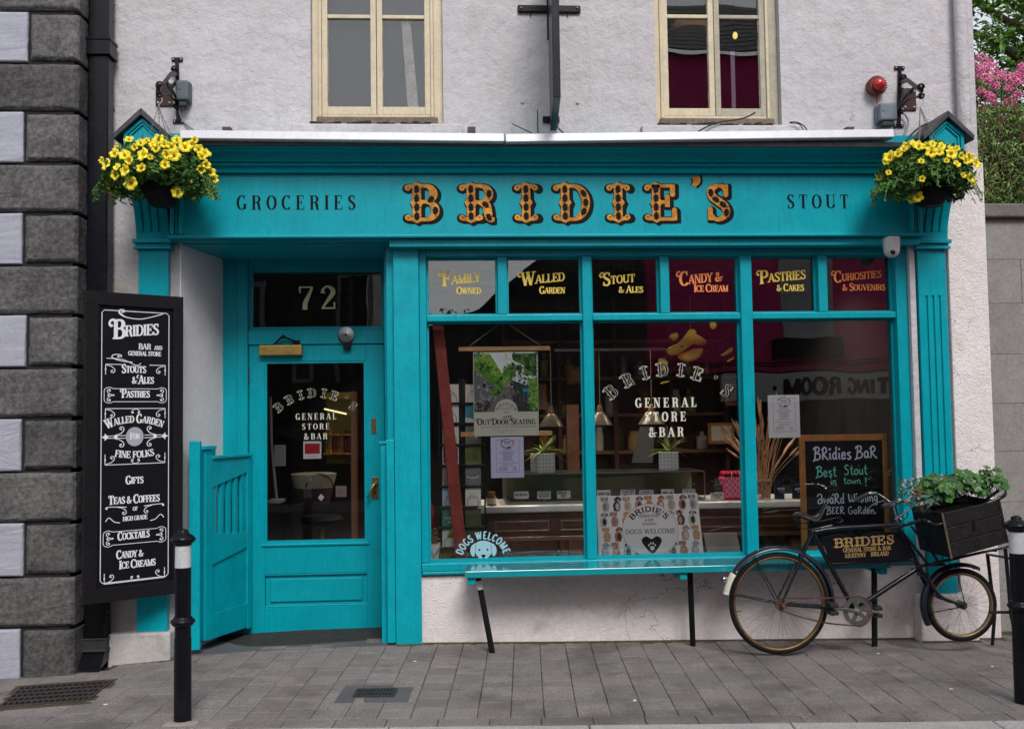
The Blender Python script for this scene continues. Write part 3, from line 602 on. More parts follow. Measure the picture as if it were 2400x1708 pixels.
def block_mesh(w, l, jit):
    m = MB(); h = .05; e = .0028; w2, l2 = w/2, l/2
    c = [(-w2, -l2), (w2, -l2), (w2, l2), (-w2, l2)]; c = [(a+jit.uniform(-.0012, .0012), b+jit.uniform(-.0012, .0012)) for a, b in c]
    top = [(a*(1-2*e/w), b*(1-2*e/l), 0) for a, b in c]; mid = [(a, b, -e) for a, b in c]; bot = [(a, b, -h) for a, b in c]
    m.add(top+mid+bot, [(0, 1, 2, 3)]+[(i, i+4, (i+1) % 4+4, (i+1) % 4) for i in range(4)]+[(i+4, i+8, (i+1) % 4+8, (i+1) % 4+4) for i in range(4)]); return m
PM = {}
for tp in ('full', 'half', 'threeq', 'head'):
    for v in range(3):
        l = {'full': BL, 'half': BL/2, 'threeq': .165, 'head': .158}[tp]; w = CW if tp != 'head' else .24
        if tp == 'head': l = .118
        m = block_mesh(w-.0034, l-.003, rnd); 
        for mm in ('paver', 'paver_pink'):
            me = bpy.data.meshes.new('paving_block'); me.from_pydata(m.v, [], m.f); me.materials.append(MATS[mm]); PM[tp, v, mm] = me
cand = []
u = -4.4
i = 0
# header course along the kerb
uu = -4.4
while uu < 5.6:
    cand.append((uu+.12, .062, 'head', rnd)); uu += .24
for i in range(-28, 36):
    u = i*CW+.02; v = .125; first = True; off = rnd.random()
    while v < 2.0:
        tp = rnd.choices(['full', 'half', 'threeq'], [.26, .36, .38])[0]
        l = {'full': BL, 'half': BL/2, 'threeq': .165}[tp]; cand.append((u, v+l/2, tp, rnd)); v += l; first = False
placed = []
for u, v, tp, _ in cand:
    q = uv(u, v)
    if blocked(q.x, q.y): continue
    # seen in the photograph?
    d = Vector((q.x, q.y, gz(q.x, q.y)))-CC; w = d.dot(_f); px = 1200+FL*d.dot(_r)/w; py = 854-FL*d.dot(_u)/w
    seen = -30 < px < 2430 and py < 1730
    placed.append((0 if seen else 1, -v if False else q.y, q, tp, px, py))
placed.sort(key=lambda a: (a[0], a[1])); n = 0
rb = MB()
for s_, _, q, tp, px, py in placed:
    z = gz(q.x, q.y)+rnd.uniform(-.0015, .0015); mm = rnd.choices(['paver', 'paver_pink'], [.68, .32])[0]; v = rnd.randrange(3)
    sx = (gz(q.x+.1, q.y)-gz(q.x-.1, q.y))/.2; sy = (gz(q.x, q.y+.1)-gz(q.x, q.y-.1))/.2
    rot = Matrix.Rotation(ANG+rnd.uniform(-.006, .006), 4, 'Z'); T4 = Matrix.Translation((q.x, q.y, z)) @ Matrix(((1, 0, 0, 0), (0, 1, 0, 0), (sx, sy, 1, 0), (0, 0, 0, 1))) @ rot @ Matrix.Rotation(rnd.uniform(-.008, .008), 4, 'Y')
    if n < 298 and s_ == 0:
        me = PM[tp, v, mm]; o = bpy.data.objects.new('block', me); col.objects.link(o); o.parent = pav; o.matrix_local = T4; n += 1
    else:
        me = PM[tp, v, mm]; rb.mi = 0 if mm == 'paver' else 1; rb.add([T4 @ x.co for x in me.vertices], [tuple(p.vertices) for p in me.polygons])
rb.build('blocks', ['paver', 'paver_pink'], pav, kind='stuff')
# trampled dirt strip along the wall foot and moss in the corner
ms = MB()
for (x0, x1, d, mm) in ((-2.04, -1.66, .16, 0),):
    k = 14
    vs = []
    for i in range(k+1):
        X = lerp(x0, x1, i/k); yb = -.06; yf = yb-d*(.7+.5*rnd.random()); vs += [(X, yb, gz(X, yb)+.004), (X, yf, gz(X, yf)-.006)]
    ms.add(vs, [(2*i, 2*i+1, 2*i+3, 2*i+2) for i in range(k)])
for (x0, x1, yb, d) in ((-.35, -.19, -.035, .02), (-.19, 1.3, -.002, .04), (1.3, 2.95, -.002, .05), (2.95, 3.33, -.112, .04), (3.33, 3.52, -.037, .05), (3.52, 6, .15, .08), (-1.68, -1.6, -.03, .1)):
    k = int((x1-x0)/.03)+2; vs = []
    for i in range(k+1):
        X = lerp(x0, x1, i/k); yf = yb-d*(.25+.9*rnd.random()**2); vs += [(X, yb, gz(X, yb)+.010), (X, yf, gz(X, yf)-.0005)]
    ms.add(vs, [(2*i, 2*i+1, 2*i+3, 2*i+2) for i in range(k)])
ms.build('grime_strip', 'moss', pav, kind='stuff')
# kerb
kb = thing('kerb', 'pale granite kerb edging the paved footway', 'kerb', (0, -1.7, 0)); del kb['label']; del kb['category']; kb['kind'] = 'structure'
for i in range(-5, 7):
    u0 = i*.915+.62; m = MB(); a, b = uv(u0, -.006), uv(u0+.909, -.006); c, d = uv(u0+.909, -.30), uv(u0, -.30)
    m.hexa([(d.x, d.y, -.2), (c.x, c.y, -.2), (b.x, b.y, -.2), (a.x, a.y, -.2), (d.x, d.y, -.003), (c.x, c.y, -.003), (b.x, b.y, .0), (a.x, a.y, .0)])
    m.build('kerb_stone', 'kerb', kb, bevel=.006)
rd = MB(); rd.box(-60, 60, -9.2, -1.9, -.3, -.12); rd.build('road', 'asphalt', kind='structure')
gr = MB(); gr.add([(-300, -300, -.35), (300, -300, -.35), (300, 300, -.35), (-300, 300, -.35)], [(0, 1, 2, 3)]); gr.build('ground', 'bedding', kind='structure')
fp = MB(); fp.box(-60, 60, -9.8, -9.2, -.3, .0); fp.build('far_footway', 'opp_grey', kind='structure')

# iron grates
def grate(name, label, corners, nx, ny, mats, plate, mx=.08, my=.14, lift=.005):
    c = sum(corners, Vector())/4; t = thing(name, label, 'drain grate', (c.x, c.y, c.z))
    def q(a, b, dz=0):
        p = corners[0].lerp(corners[1], a).lerp(corners[3].lerp(corners[2], a), b); return Vector((p.x, p.y, gz(p.x, p.y)+dz+lift))
    m = MB(); m.hexa([q(a, b, dz) for dz in (-.05, -.004) for a, b in ((-mx, -my), (1+mx, -my), (1+mx, 1+my), (-mx, 1+my))])
    m.build('surround', plate, t)
    m = MB(); m.hexa([q(0, 0, -.006), q(1, 0, -.006), q(1, 1, -.006), q(0, 1, -.006), q(0, 0, -.0025), q(1, 0, -.0025), q(1, 1, -.0025), q(0, 1, -.0025)]); m.build('pit', 'hole_black', t)  # flat black sheet painting in the darkness below the bars
    for i in range(nx+1):
        m = MB(); a, b = q(i/nx, 0, .0), q(i/nx, 1, .0); m.bar(a, b, .007 if 0 < i < nx else .014, .008); m.build('bar', mats, t)
    for j in range(ny+1):
        m = MB(); m.bar(q(0, j/ny, .0006), q(1, j/ny, .0006), .008 if 0 < j < ny else .014, .008); m.build('cross_bar', mats, t)
grate('drain_grate', 'long rusty brown drain grate in the corner by the stone quoins', GR1, 15, 5, 'rust_iron', 'moss')
cx, cy = GR2C.x, GR2C.y
rz = lambda dx, dy: Vector((cx+PA.x*dx+PB.x*dy, cy+PA.y*dx+PB.y*dy, 0))
grate('drain_cover', 'small square black iron drain cover in the paving before the door', (rz(-.10, -.065), rz(.10, -.065), rz(.10, .065), rz(-.10, .065)), 12, 2, 'iron', 'slab', .42, .75)

# ------------------------------------------------------------------ left building of rusticated stone
sb = thing('stone_building', 'building corner of dark rusticated stone quoins and pale lilac painted panels at far left', 'building', (-2.9, -.25, 0))
YF = -.30
XR = -2.2; m = MB(); m.box(-4.2, XR-.035, YF+.028, 2.0, -.15, 6.5); m.build('wall', 'mortar', sb)
zt = [PZ(100, y, YF) for y in (1594, 1474, 1352, 1228, 1108, 985, 863, 742, 622, 503, 382, 260, 143, 23)]
pitch = (zt[-1]-zt[0])/13
rs = random.Random(11)
TEX = {}
for tx, sz in (('lumps', .09), ('pits', .022)):
    TEX[tx] = bpy.data.textures.new(tx, 'CLOUDS'); TEX[tx].noise_scale = sz; TEX[tx].noise_depth = 3
def stone(x0, x1, z0, z1, y0, y1, nm='stone', mt='stone', right=False, e=.02, broken=0):
    m = MB(); j = lambda a=.004: rs.uniform(-a, a)
    f = [(x0+e+j(), y0+j(.003), z0+e+j()), (x1-e+j(), y0+j(.003), z0+e+j()), (x1-e+j(), y0+j(.003), z1-e+j()), (x0+e+j(), y0+j(.003), z1-e+j())]
    b = [(x0, y0+e, z0), (x1, y0+e, z0), (x1, y0+e, z1), (x0, y0+e, z1)]; c = [(x0, y1, z0), (x1, y1, z0), (x1, y1, z1), (x0, y1, z1)]
    m.add(f+b+c, [(0, 1, 2, 3)]+[(i+4, (i+1) % 4+4, (i+1) % 4, i) for i in range(4)]+[(i+8, (i+1) % 4+8, (i+1) % 4+4, i+4) for i in range(4)]+[(11, 10, 9, 8)])
    o = m.build(nm, mt, sb, bevel=.007)
    su = o.modifiers.new('dice', 'SUBSURF'); su.subdivision_type = 'SIMPLE'; su.levels = su.render_levels = 4
    for tx, st in (('lumps', .011), ('pits', .0065)):
        dm = o.modifiers.new(tx, 'DISPLACE'); dm.texture = TEX[tx]; dm.strength = st*(1 if mt == 'stone' else .8); dm.mid_level = .5; dm.texture_coords = 'GLOBAL'
    return o
for r_ in range(-0, 16):
    z0 = zt[0]+pitch*r_; z1 = z0+pitch-.022; full = r_ % 2 == 1
    if full:
        xm = -3.05 if r_ % 4 == 1 else -2.95
        stone(-4.2, xm-.012, z0, z1, YF, YF+.2); stone(xm+.012, XR, z0, z1, YF, .02)
    else:
        xm = PX(52+r_*0, 900, YF)+rs.uniform(-.012, .02); stone(xm+.012, XR, z0+(.0 if r_ else -.02), z1, YF, .02)
        stone(-4.2, xm-.004, z0-.01, z1+.012, YF+.006, YF+.2, 'painted_panel', 'paint_lav', e=.008)

# ------------------------------------------------------------------ the shop building
sh = thing('shop_building', 'white rendered two storey shop with teal timber front and cream windows', 'building', (.7, 0, 0))
X0, X1 = -2.2, 3.50
ZF = PZ(1200, 551, -.12)       # underside lip of the fascia
WIN1 = (-.865, -.025, 3.285, 4.98); WIN2 = (1.355, 2.185, 3.285, 4.98)
m = MB()
def wbox(x0, x1, z0, z1, y0=0., y1=.30): m.box(x0, x1, y0, y1, z0, z1)
wbox(X0, WIN1[0], 3.0, 6.5); wbox(WIN1[1], WIN2[0], 3.0, 6.5); wbox(WIN2[1], X1, 3.0, 6.5)
for w_ in (WIN1, WIN2): wbox(w_[0], w_[1], 3.0, w_[2]); wbox(w_[0], w_[1], w_[3], 6.5)
wbox(X0, -1.682, 2.30, 3.0); wbox(-1.682, 3.06, 2.62, 3.0); wbox(3.06, X1, -.3, 3.0)
m.build('wall', 'stucco', sh)
m = MB(); m.box(X0, -1.92, .0, .3, -.3, 2.30); m.box(-1.92, -1.74, .0, .3, -.3, 2.3); m.box(-1.74, -1.682, .0, .3, -.3, 2.3)
m.build('wall', 'stucco_grey', sh)
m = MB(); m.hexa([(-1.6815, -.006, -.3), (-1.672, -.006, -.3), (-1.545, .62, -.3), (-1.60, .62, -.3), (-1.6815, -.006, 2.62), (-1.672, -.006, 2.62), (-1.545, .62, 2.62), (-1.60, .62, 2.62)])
m.build('recess_wall', 'recess_lightened', sh, bevel=.006)
zs = .43; m = MB(); m.box(-.195, 3.06, .0, .3, -.3, zs-.012); m.build('stall_riser', 'stucco_rough', sh)
# plinths under the pilasters, thickened right corner
m = MB(); zp = PZ(330, 1483, -.09); m.box(-2.075, -1.705, -.10, -.002, -.3, zp); m.build('plinth', 'stucco_grey', sh, bevel=.012)
m = MB(); m.box(2.955, 3.33, -.11, -.002, -.3, .24); m.build('plinth', 'stucco_rough', sh, bevel=.012)
m = MB(); m.box(3.255, 3.515, -.035, -.0015, -.3, 3.03); m.box(3.50, 3.515, -.0015, .32, -.3, 3.03); m.build('corner_buttress', 'stucco_rough', sh, bevel=.018)
m = MB(); m.box(2.985, 3.025, -.045, -.0015, .30, 2.56); m.build('reveal_strip', 'stucco', sh, bevel=.006)
# upper window sills
for w_ in (WIN1, WIN2):
    m = MB(); m.box(w_[0]-.11, w_[1]+.12, -.075, -.001, 3.155, 3.262); m.build('sill', 'stucco', sh, bevel=.01)

def bead(m, x0, x1, y, z0, z1, dy=.012): m.box(x0, x1, y-dy, y, z0, z1)
# fascia
YB = -.12
zl0 = PZ(1200, 556, -.15); zl1 = PZ(1200, 547, -.15)
zb1 = PZ(1200, 407, YB)
fas = MB(); fas.box(-1.71, 3.045, YB, .05, zl1-.02, zb1+.25); fa = fas.build('fascia_board', 'teal', sh)
m = MB(); m.box(-1.715, 3.05, -.155, .04, zl0, zl1-.004); m.build('fascia_lip', 'teal', sh, bevel=.006, seg=3)
# sunk frame round the fascia board, left and right ends
for xs_, sg in ((-1.70, 1), (3.03, -1)):
    m = MB()
    for k, (a, b, dy) in enumerate(((0, .022, .03), (.026, .044, .018), (.050, .072, .026))): m.box(xs_+sg*a, xs_+sg*b, YB-dy, YB+.001*k+.002, zl1, zb1)
    m.build('fascia_end_moulding', 'teal', sh, bevel=.004)
# cornice: stepped and coved profile
ya = -.31
def zc(py, y): return PZ(1200, py, y)
prof = [(YB-.005, zc(407, YB-.005)), (YB-.032, zc(405, YB-.03)), (YB-.038, zc(397, YB-.04)), (YB-.030, zc(395, YB-.03)), (YB-.035, zc(391, YB-.035)), (YB-.052, zc(389, YB-.05)), (YB-.055, zc(384, YB-.055)), (YB-.048, zc(382, YB-.05)),
        (YB-.072, zc(379, YB-.07)), (YB-.078, zc(372, YB-.08)), (YB-.085, zc(368, YB-.09)), (YB-.10, zc(362, YB-.10)), (YB-.125, zc(358, YB-.12)), (YB-.150, zc(356, YB-.15)), (YB-.155, zc(351, YB-.155)), (YB-.175, zc(348, YB-.17)), (YB-.185, zc(344, YB-.185))]
zt_ = prof[-1][1]; prof += [(YB-.185, zt_+.012), (.0, zt_+.012), (.0, prof[0][1])]
m = MB(); m.prism([(-1.70, y, z) for y, z in prof], (4.73, 0, 0)); m.build('cornice', 'teal', sh, smooth=True)
m = MB(); m.prism([(-1.72, y, z) for y, z in ((YB-.20, zt_+.0), (YB-.205, zt_+.028), (-.001, zt_+.075), (-.001, zt_+.013), (YB-.19, zt_+.013))], (4.78, 0, 0)); m.build('lead_flashing', 'lead', sh)
ZCT = zt_+.03
# soffit boards of the fascia over the doorway
for k in range(7):
    y0 = -.10+k*.105; m = MB(); m.box(-1.69, -.37, y0, y0+.099, zl0-.012 if k else zl0-.006, zl0+.02); m.build('soffit_board', 'teal', sh, bevel=.004)
m = MB(); m.box(-.37, 3.03, -.11, .06, zl0-.05, zl0-.002); m.build('head_board', 'teal', sh, bevel=.003)
# pilasters with fluting, consoles with little gables
def pilaster(x0, x1, zbot, left):
    YP = -.06; zc0 = PZ((357 if left else 2183), 585, YP); fx = []
    w = x1-x0
    zf1 = PZ(2185, 693, YP); zf0 = zbot+.18
    if left: zf1 = zbot+.55
    # shaft with three grooves cut as gaps between raised fillets
    m = MB(); m.box(x0, x1, YP+.012, -.0015, zbot, zc0); g_ = [(.24, .31), (.47, .54), (.70, .77)]; e = [0]+[v for p in g_ for v in p]+[1]
    if not left:
        m.box(x0, x1, YP, YP+.0122, zf1, zc0); m.box(x0, x1, YP, YP+.0122, zbot, zf0)
        for a, b in zip(e[::2], e[1::2]): m.box(x0+w*a, x0+w*b, YP, YP+.0121, zf0-.0005, zf1+.0005)
    else: m.box(x0, x1, YP, YP+.0122, zbot, zc0)
    p = m.build('pilaster', 'teal', sh, bevel=.002, seg=1)
    # capital mouldings
    m = MB()
    for a, b, dy in ((0, .018, .030), (.020, .034, .018), (.036, .062, .036)): m.box(x0-dy*.8, x1+dy*.8, YP-dy, -.003, zc0+a, zc0+b)
    m.build('capital', 'teal', sh, bevel=.004)
    # console swelling outwards towards the top
    zc1 = zc0+.062; ztop = zb1-.02; k = 8; yo = lambda t: YP-.015-.20*t**1.8
    xa, xb = x0-.0, x1+.0
    gg = [(0, .20), (.27, .44), (.51, .68), (.75, 1.0)]
    m = MB()
    def slab(xl, xr, off, t0=0., t1=1.):
        pl = [(lerp(zc1, ztop, t0+(t1-t0)*i/k), yo(t0+(t1-t0)*i/k)+off) for i in range(k+1)]
        pts = [(xl, y, z) for z, y in pl]+[(xl, -.002, pl[-1][0]), (xl, -.002, pl[0][0])]
        m.prism(pts, (xr-xl, 0, 0))
    sp = .05
    slab(x0-.01, x1+.01, .014)
    for a, b in gg: slab(x0-.01+(w+.02)*a, x0-.01+(w+.02)*b, 0, .12, .96)
    slab(x0-.0101, x1+.0101, .0005, 0, .12); slab(x0-.0101, x1+.0101, .0005, .96, 1)
    m.build('console', 'teal', sh, bevel=.002, seg=1)
    # gabled block on top
    yg = yo(1)-.02; xc = (x0+x1)/2-(.0 if left else -.01); hw = w/2+.018
    ze = PZ(300 if left else 2230, 305, yg); zg = PZ(337 if left else 2200, 280, yg)
    za = ztop
    ze = za+.40; zg = ze+.115
    ze = PZ(337, 312, yg) if left else PZ(2200, 315, yg); zg = PZ(337, 277, yg) if left else PZ(2200, 282, yg)
    m = MB(); pts = [(xc-hw, yg+.015, za), (xc+hw, yg+.015, za), (xc+hw, yg+.015, ze), (xc, yg+.015, zg), (xc-hw, yg+.015, ze)]; m.prism(pts, (0, -.002-(yg+.015), 0)); m.build('gable_block', 'teal', sh, bevel=.003)
    m = MB(); 
    def ring(s0, s1, y0, y1):
        def pt(s, y):
            h = hw*s; dz = (1-s)*.10; return [(xc-h, y, za+dz), (xc+h, y, za+dz), (xc+h, y, ze-dz*.45), (xc, y, zg-dz*1.15), (xc-h, y, ze-dz*.45)]
        A, B = pt(s0, y0), pt(s1, y0); n = 5; C, D = pt(s0, y1), pt(s1, y1)
        m.add(A+B+C+D, [(i, (i+1) % n, n+(i+1) % n, n+i) for i in range(n)]+[(i, 2*n+i, 2*n+(i+1) % n, (i+1) % n) for i in range(n)]+[(n+i, n+(i+1) % n, 3*n+(i+1) % n, 3*n+i) for i in range(n)])
    ring(1, .82, yg, yg+.0149); ring(.74, .66, yg+.004, yg+.0149)
    m.build('gable_moulding', 'teal', sh)
    # lead-grey roof cap, thick boards to both sides
    m = MB(); o_ = .05; th = .035
    pts = [(xc-hw-o_, yg-.03, ze-.045), (xc, yg-.03, zg+.012), (xc+hw+o_, yg-.03, ze-.045), (xc+hw+o_+.005, yg-.03, ze-.012), (xc, yg-.03, zg+th+.02), (xc-hw-o_-.005, yg-.03, ze-.012)]
    a = pts[:2]+[pts[4], pts[5]]; b = pts[1:4]+[pts[4]]
    m.prism(a, (0, .03-yg-.002, 0)); m.prism([pts[1], pts[2], pts[3], pts[4]], (0, .03-yg-.002, 0)); m.build('roof_cap', 'lead', sh, bevel=.004)
    return xc, yg
PILX = (-1.915, -1.735)
pl = pilaster(-1.915, -1.735, zp+.0, True)
pr = pilaster(3.035, 3.222, .2405, False)

# main post beside the door and its return
m = MB(); m.box(-.352, -.192, -.03, .13, .0, zl0-.013); m.build('door_post', 'teal_worn', sh, bevel=.004)
m = MB(); m.box(-.42, -.353, .14, .66, -.03, zl0-.013); m.box(-.40, -.353, .02, .14, -.0, zl0-.013); m.build('recess_panel', 'teal', sh, bevel=.003)

# ---- shop window frame (glass at y=.075)
YG = .075
zrail0, zrail1 = PZ(1200, 753, .02), PZ(1200, 739, .02)
m = MB()
zs0, zs1 = .43, PZ(1200, 1336, -.03)
ztopF = zl0-.05
xm1 = (.851, .912); xm2 = (PX(1742, 1000, .02), PX(1769, 1000, .02)); 
x_l, x_r = -.172, 2.985
def fbox(nm, x0, x1, z0, z1, y0=.0, y1=.10, mt='teal', b=.005):
    m = MB(); m.box(x0, x1, y0, y1, z0, z1); return m.build(nm, mt, sh, bevel=b)
fbox('window_sill', -.19, 2.99, .452, .502, -.035, .2)
fbox('sill_apron', -.19, 2.985, .425, .455, -.02, .02)
fbox('sill_apron', -.188, 2.98, .4315, .4525, -.032, -.019, b=.008)
fbox('window_jamb', -.191, -.145, .5025, ztopF-.001, .0, .12)
fbox('window_jamb', x_r-.075, x_r, .5025, ztopF-.001, -.005, .12)
fbox('window_head', -.1445, x_r-.0755, ztopF-.045, ztopF-.001, .0, .12)
zR0, zR1 = PZ(1200, 752, .0), PZ(1200, 737, .0)
segs = [-.1445, xm1[0], xm1[1], xm2[0], xm2[1], x_r-.0755]
for a, b in ((0, 1), (2, 3), (4, 5)): fbox('window_rail', segs[a]+.0005, segs[b]-.0005, zR0, zR1, .004, .12)
for xm in (xm1, xm2): fbox('mullion', xm[0], xm[1], .5025, ztopF-.0455, -.004, .12)
tops = []
mids = [(PX(1166, 650, .02), PX(1188, 650, .02)), (PX(1546, 650, .02), PX(1567, 650, .02)), (PX(1916, 650, .02), PX(1937, 650, .02))]
for xm in mids: fbox('glazing_bar', xm[0], xm[1], zR1+.0005, ztopF-.0455, .004, .12)
# thin glazing beads around every pane + the glass
def pane(nm, x0, x1, z0, z1, y=YG, bead_=.012, mt='glass', par=None, bm='teal'):
    par = par or sh
    m = MB(); m.box(x0, x1, y, y+.004, z0, z1); gl = m.build(nm, mt, par)
    m = MB(); b = bead_; y1 = y-.0005; y0 = y-.02
    m.box(x0, x1, y0, y1, z0, z0+b); m.box(x0, x1, y0, y1, z1-b, z1); m.box(x0, x0+b, y0, y1, z0+b, z1-b); m.box(x1-b, x1, y0, y1, z0+b, z1-b); m.build('glazing_bead', bm, gl)
    return gl
tx = [-.1445, mids[0][0], mids[0][1], xm1[0], xm1[1], mids[1][0], mids[1][1], xm2[0], xm2[1], mids[2][0], mids[2][1], x_r-.0755]
TOPP = []
for a in range(6): TOPP.append(pane('glass_pane', tx[2*a], tx[2*a+1], zR1, ztopF-.045))
LOW = [pane('glass_pane', segs[2*a], segs[2*a+1], .5025, zR0) for a in range(3)]

# ---- recessed door wall at y=.6
YD = .60
def dfx(nm, px0, px1, py0, py1, y0=YD, y1=YD+.06, mt='teal', par=None, b=.004):
    x0, x1 = PX(px0, 1150, YD), PX(px1, 1150, YD); z1, z0 = PZ(740, py0, YD), PZ(740, py1, YD)
    m = MB(); m.box(x0, x1, y0, y1, z0, z1); return m.build(nm, mt, par or sh, bevel=b)
zfl = -.045
fbox('door_frame', -1.56, -1.378, zfl-.1, 2.62, YD-.0, YD+.12)
fbox('door_frame', -1.452, -1.379, 1.0, 2.62, YD-.018, YD-.0005)
fbox('door_frame', -.452, -.3535, zfl-.1, 2.62, YD-.012, YD+.12)
zt0, zt1 = PZ(740, 772, YD), PZ(740, 629, YD)
zd1 = PZ(740, 808, YD)
fbox('door_transom', -1.377, -.4525, zd1+.004, zt0, YD-.01, YD+.1)
fbox('door_head', -1.377, -.4525, zt1, 2.60, YD, YD+.1)
pane('fanlight', -1.377, -.4525, zt0, zt1, YD+.05, .022)
# floor of the recess
m = MB(); m.add([(-1.68, -.005, gz(-1.6, 0)+.006), (-.353, -.005, .012), (-.353, .7, zfl), (-1.68, .7, zfl)], [(0, 1, 2, 3)])
vt = m.v[:]; m.add([(x, y, z-.06) for x, y, z in vt], [(0, 3, 2, 1)]); m.add(vt[:2]+[(x, y, z-.06) for x, y, z in vt[:2]], [(0, 2, 3, 1)])
m.build('doorstep', 'slab', sh)
# the door
xd0, xd1 = -1.374, -.4555; zd0 = zfl+.008
gx0, gx1 = PX(620, 1000, YD), PX(858, 1000, YD); gz1, gz0 = PZ(740, 846, YD), PZ(740, 1270, YD)
yd = YD+.005
m = MB(); m.box(xd0, gx0, yd, yd+.045, zd0, zd1); m.box(gx1, xd1, yd, yd+.045, zd0, zd1); m.box(gx0, gx1, yd, yd+.045, gz1, zd1)
pz1, pz0 = PZ(740, 1343, YD), PZ(740, 1421, YD)
m.box(gx0, gx1, yd, yd+.045, pz1, gz0); m.box(gx0, gx1, yd, yd+.045, zd0, pz0)
door = m.build('door', 'teal', sh, bevel=.002, seg=1)
m = MB(); m.box(gx0, gx1, yd+.022, yd+.035, pz0, pz1); m.box(gx0+.035, gx1-.035, yd+.008, yd+.0225, pz0+.035, pz1-.035); m.build('panel', 'teal', door, bevel=.004)
for (a, b, c, d) in ((gx0, gx1, pz0, pz0+.012), (gx0, gx1, pz1-.012, pz1)):
    m = MB(); m.box(a, b, yd+.004, yd+.022, c, d); m.build('moulding', 'teal', door, bevel=.003)
pane('door_glass', gx0, gx1, gz0, gz1, yd+.025, .014, par=door)
# sill strip under the glass, hinges, closer, handle plates
m = MB(); m.box(gx0-.02, gx1+.02, yd-.012, yd-.0005, gz0-.022, gz0-.006); m.build('weather_bar', 'teal', door, bevel=.003)
for py in (878, 1130, 1408):
    z = PZ(583, py, YD); m = MB(); m.tube([(xd0-.004, yd-.008, z-.055), (xd0-.004, yd-.008, z+.055)], .0085, 8); m.build('hinge', 'iron', door)
m = MB(); a, b = P(607, 809, yd-.05), P(708, 832, yd-.05); m.box(a.x, b.x, yd-.055, yd-.001, b.z, a.z); m.build('door_closer', 'brass', door, bevel=.006)
m = MB(); m.tube([P(642, 808, yd-.03), P(660, 790, yd-.06), P(664, 789, yd-.06), P(700, 803, yd-.02)], .007, 8); m.ball(P(664, 789, yd-.06), .013); m.box(P(688, 803, yd).x, P(704, 803, yd).x, yd-.03, yd, P(700, 809, yd).z, P(700, 798, yd).z); m.build('closer_arm', 'black_matt', door)
m = MB(); a, b = P(872, 1118, yd), P(888, 1169, yd); m.box(a.x, b.x, yd-.006, yd-.0005, b.z, a.z); hp = m.build('handle_plate', 'brass_old', door, bevel=.002)
m = MB(); m.tube([P(881, 1131, yd-.005), P(880, 1132, yd-.05), P(876, 1136, yd-.058), P(861, 1167, yd-.06)], [.009, .009, .009, .007], 10); m.ball(P(881, 1132, yd-.012), .016, .01, .016); m.build('lever', 'brass', hp, smooth='all')
m = MB(); c = P(879, 1153, yd-.0075); m.box(c.x-.004, c.x+.004, yd-.0085, yd-.0062, c.z-.012, c.z+.006); m.build('keyhole', 'hole_black', hp)
m = MB(); a = P(876, 998, yd-.005); m.box(a.x-.016, a.x+.016, yd-.006, yd-.0005, a.z-.053, a.z+.053); m.build('letter_plate', 'brass_old', door, bevel=.012, seg=4)
m = MB(); c = P(811, 784, YD-.05); m.lathe([(.02, 0), (.04, .002), (.052, .02), (.053, .028), (.0, .036)], (c.x, YD-.015, c.z), 24, 'y'); 
bell = m.build('bell_gong', 'steel_dull', sh, smooth=True)
m = MB(); m.lathe([(.05, .0), (.056, .004), (.056, .012)], (c.x-.004, YD-.0105, c.z-.004), 24, 'y'); m.box(c.x-.022, c.x+.03, YD-.035, YD-.011, c.z-.10, c.z-.045); m.tube([(c.x, YD-.052, c.z), (c.x, YD-.058, c.z)], .008, 8); m.build('bell_housing', 'black_paint', bell, bevel=.003)

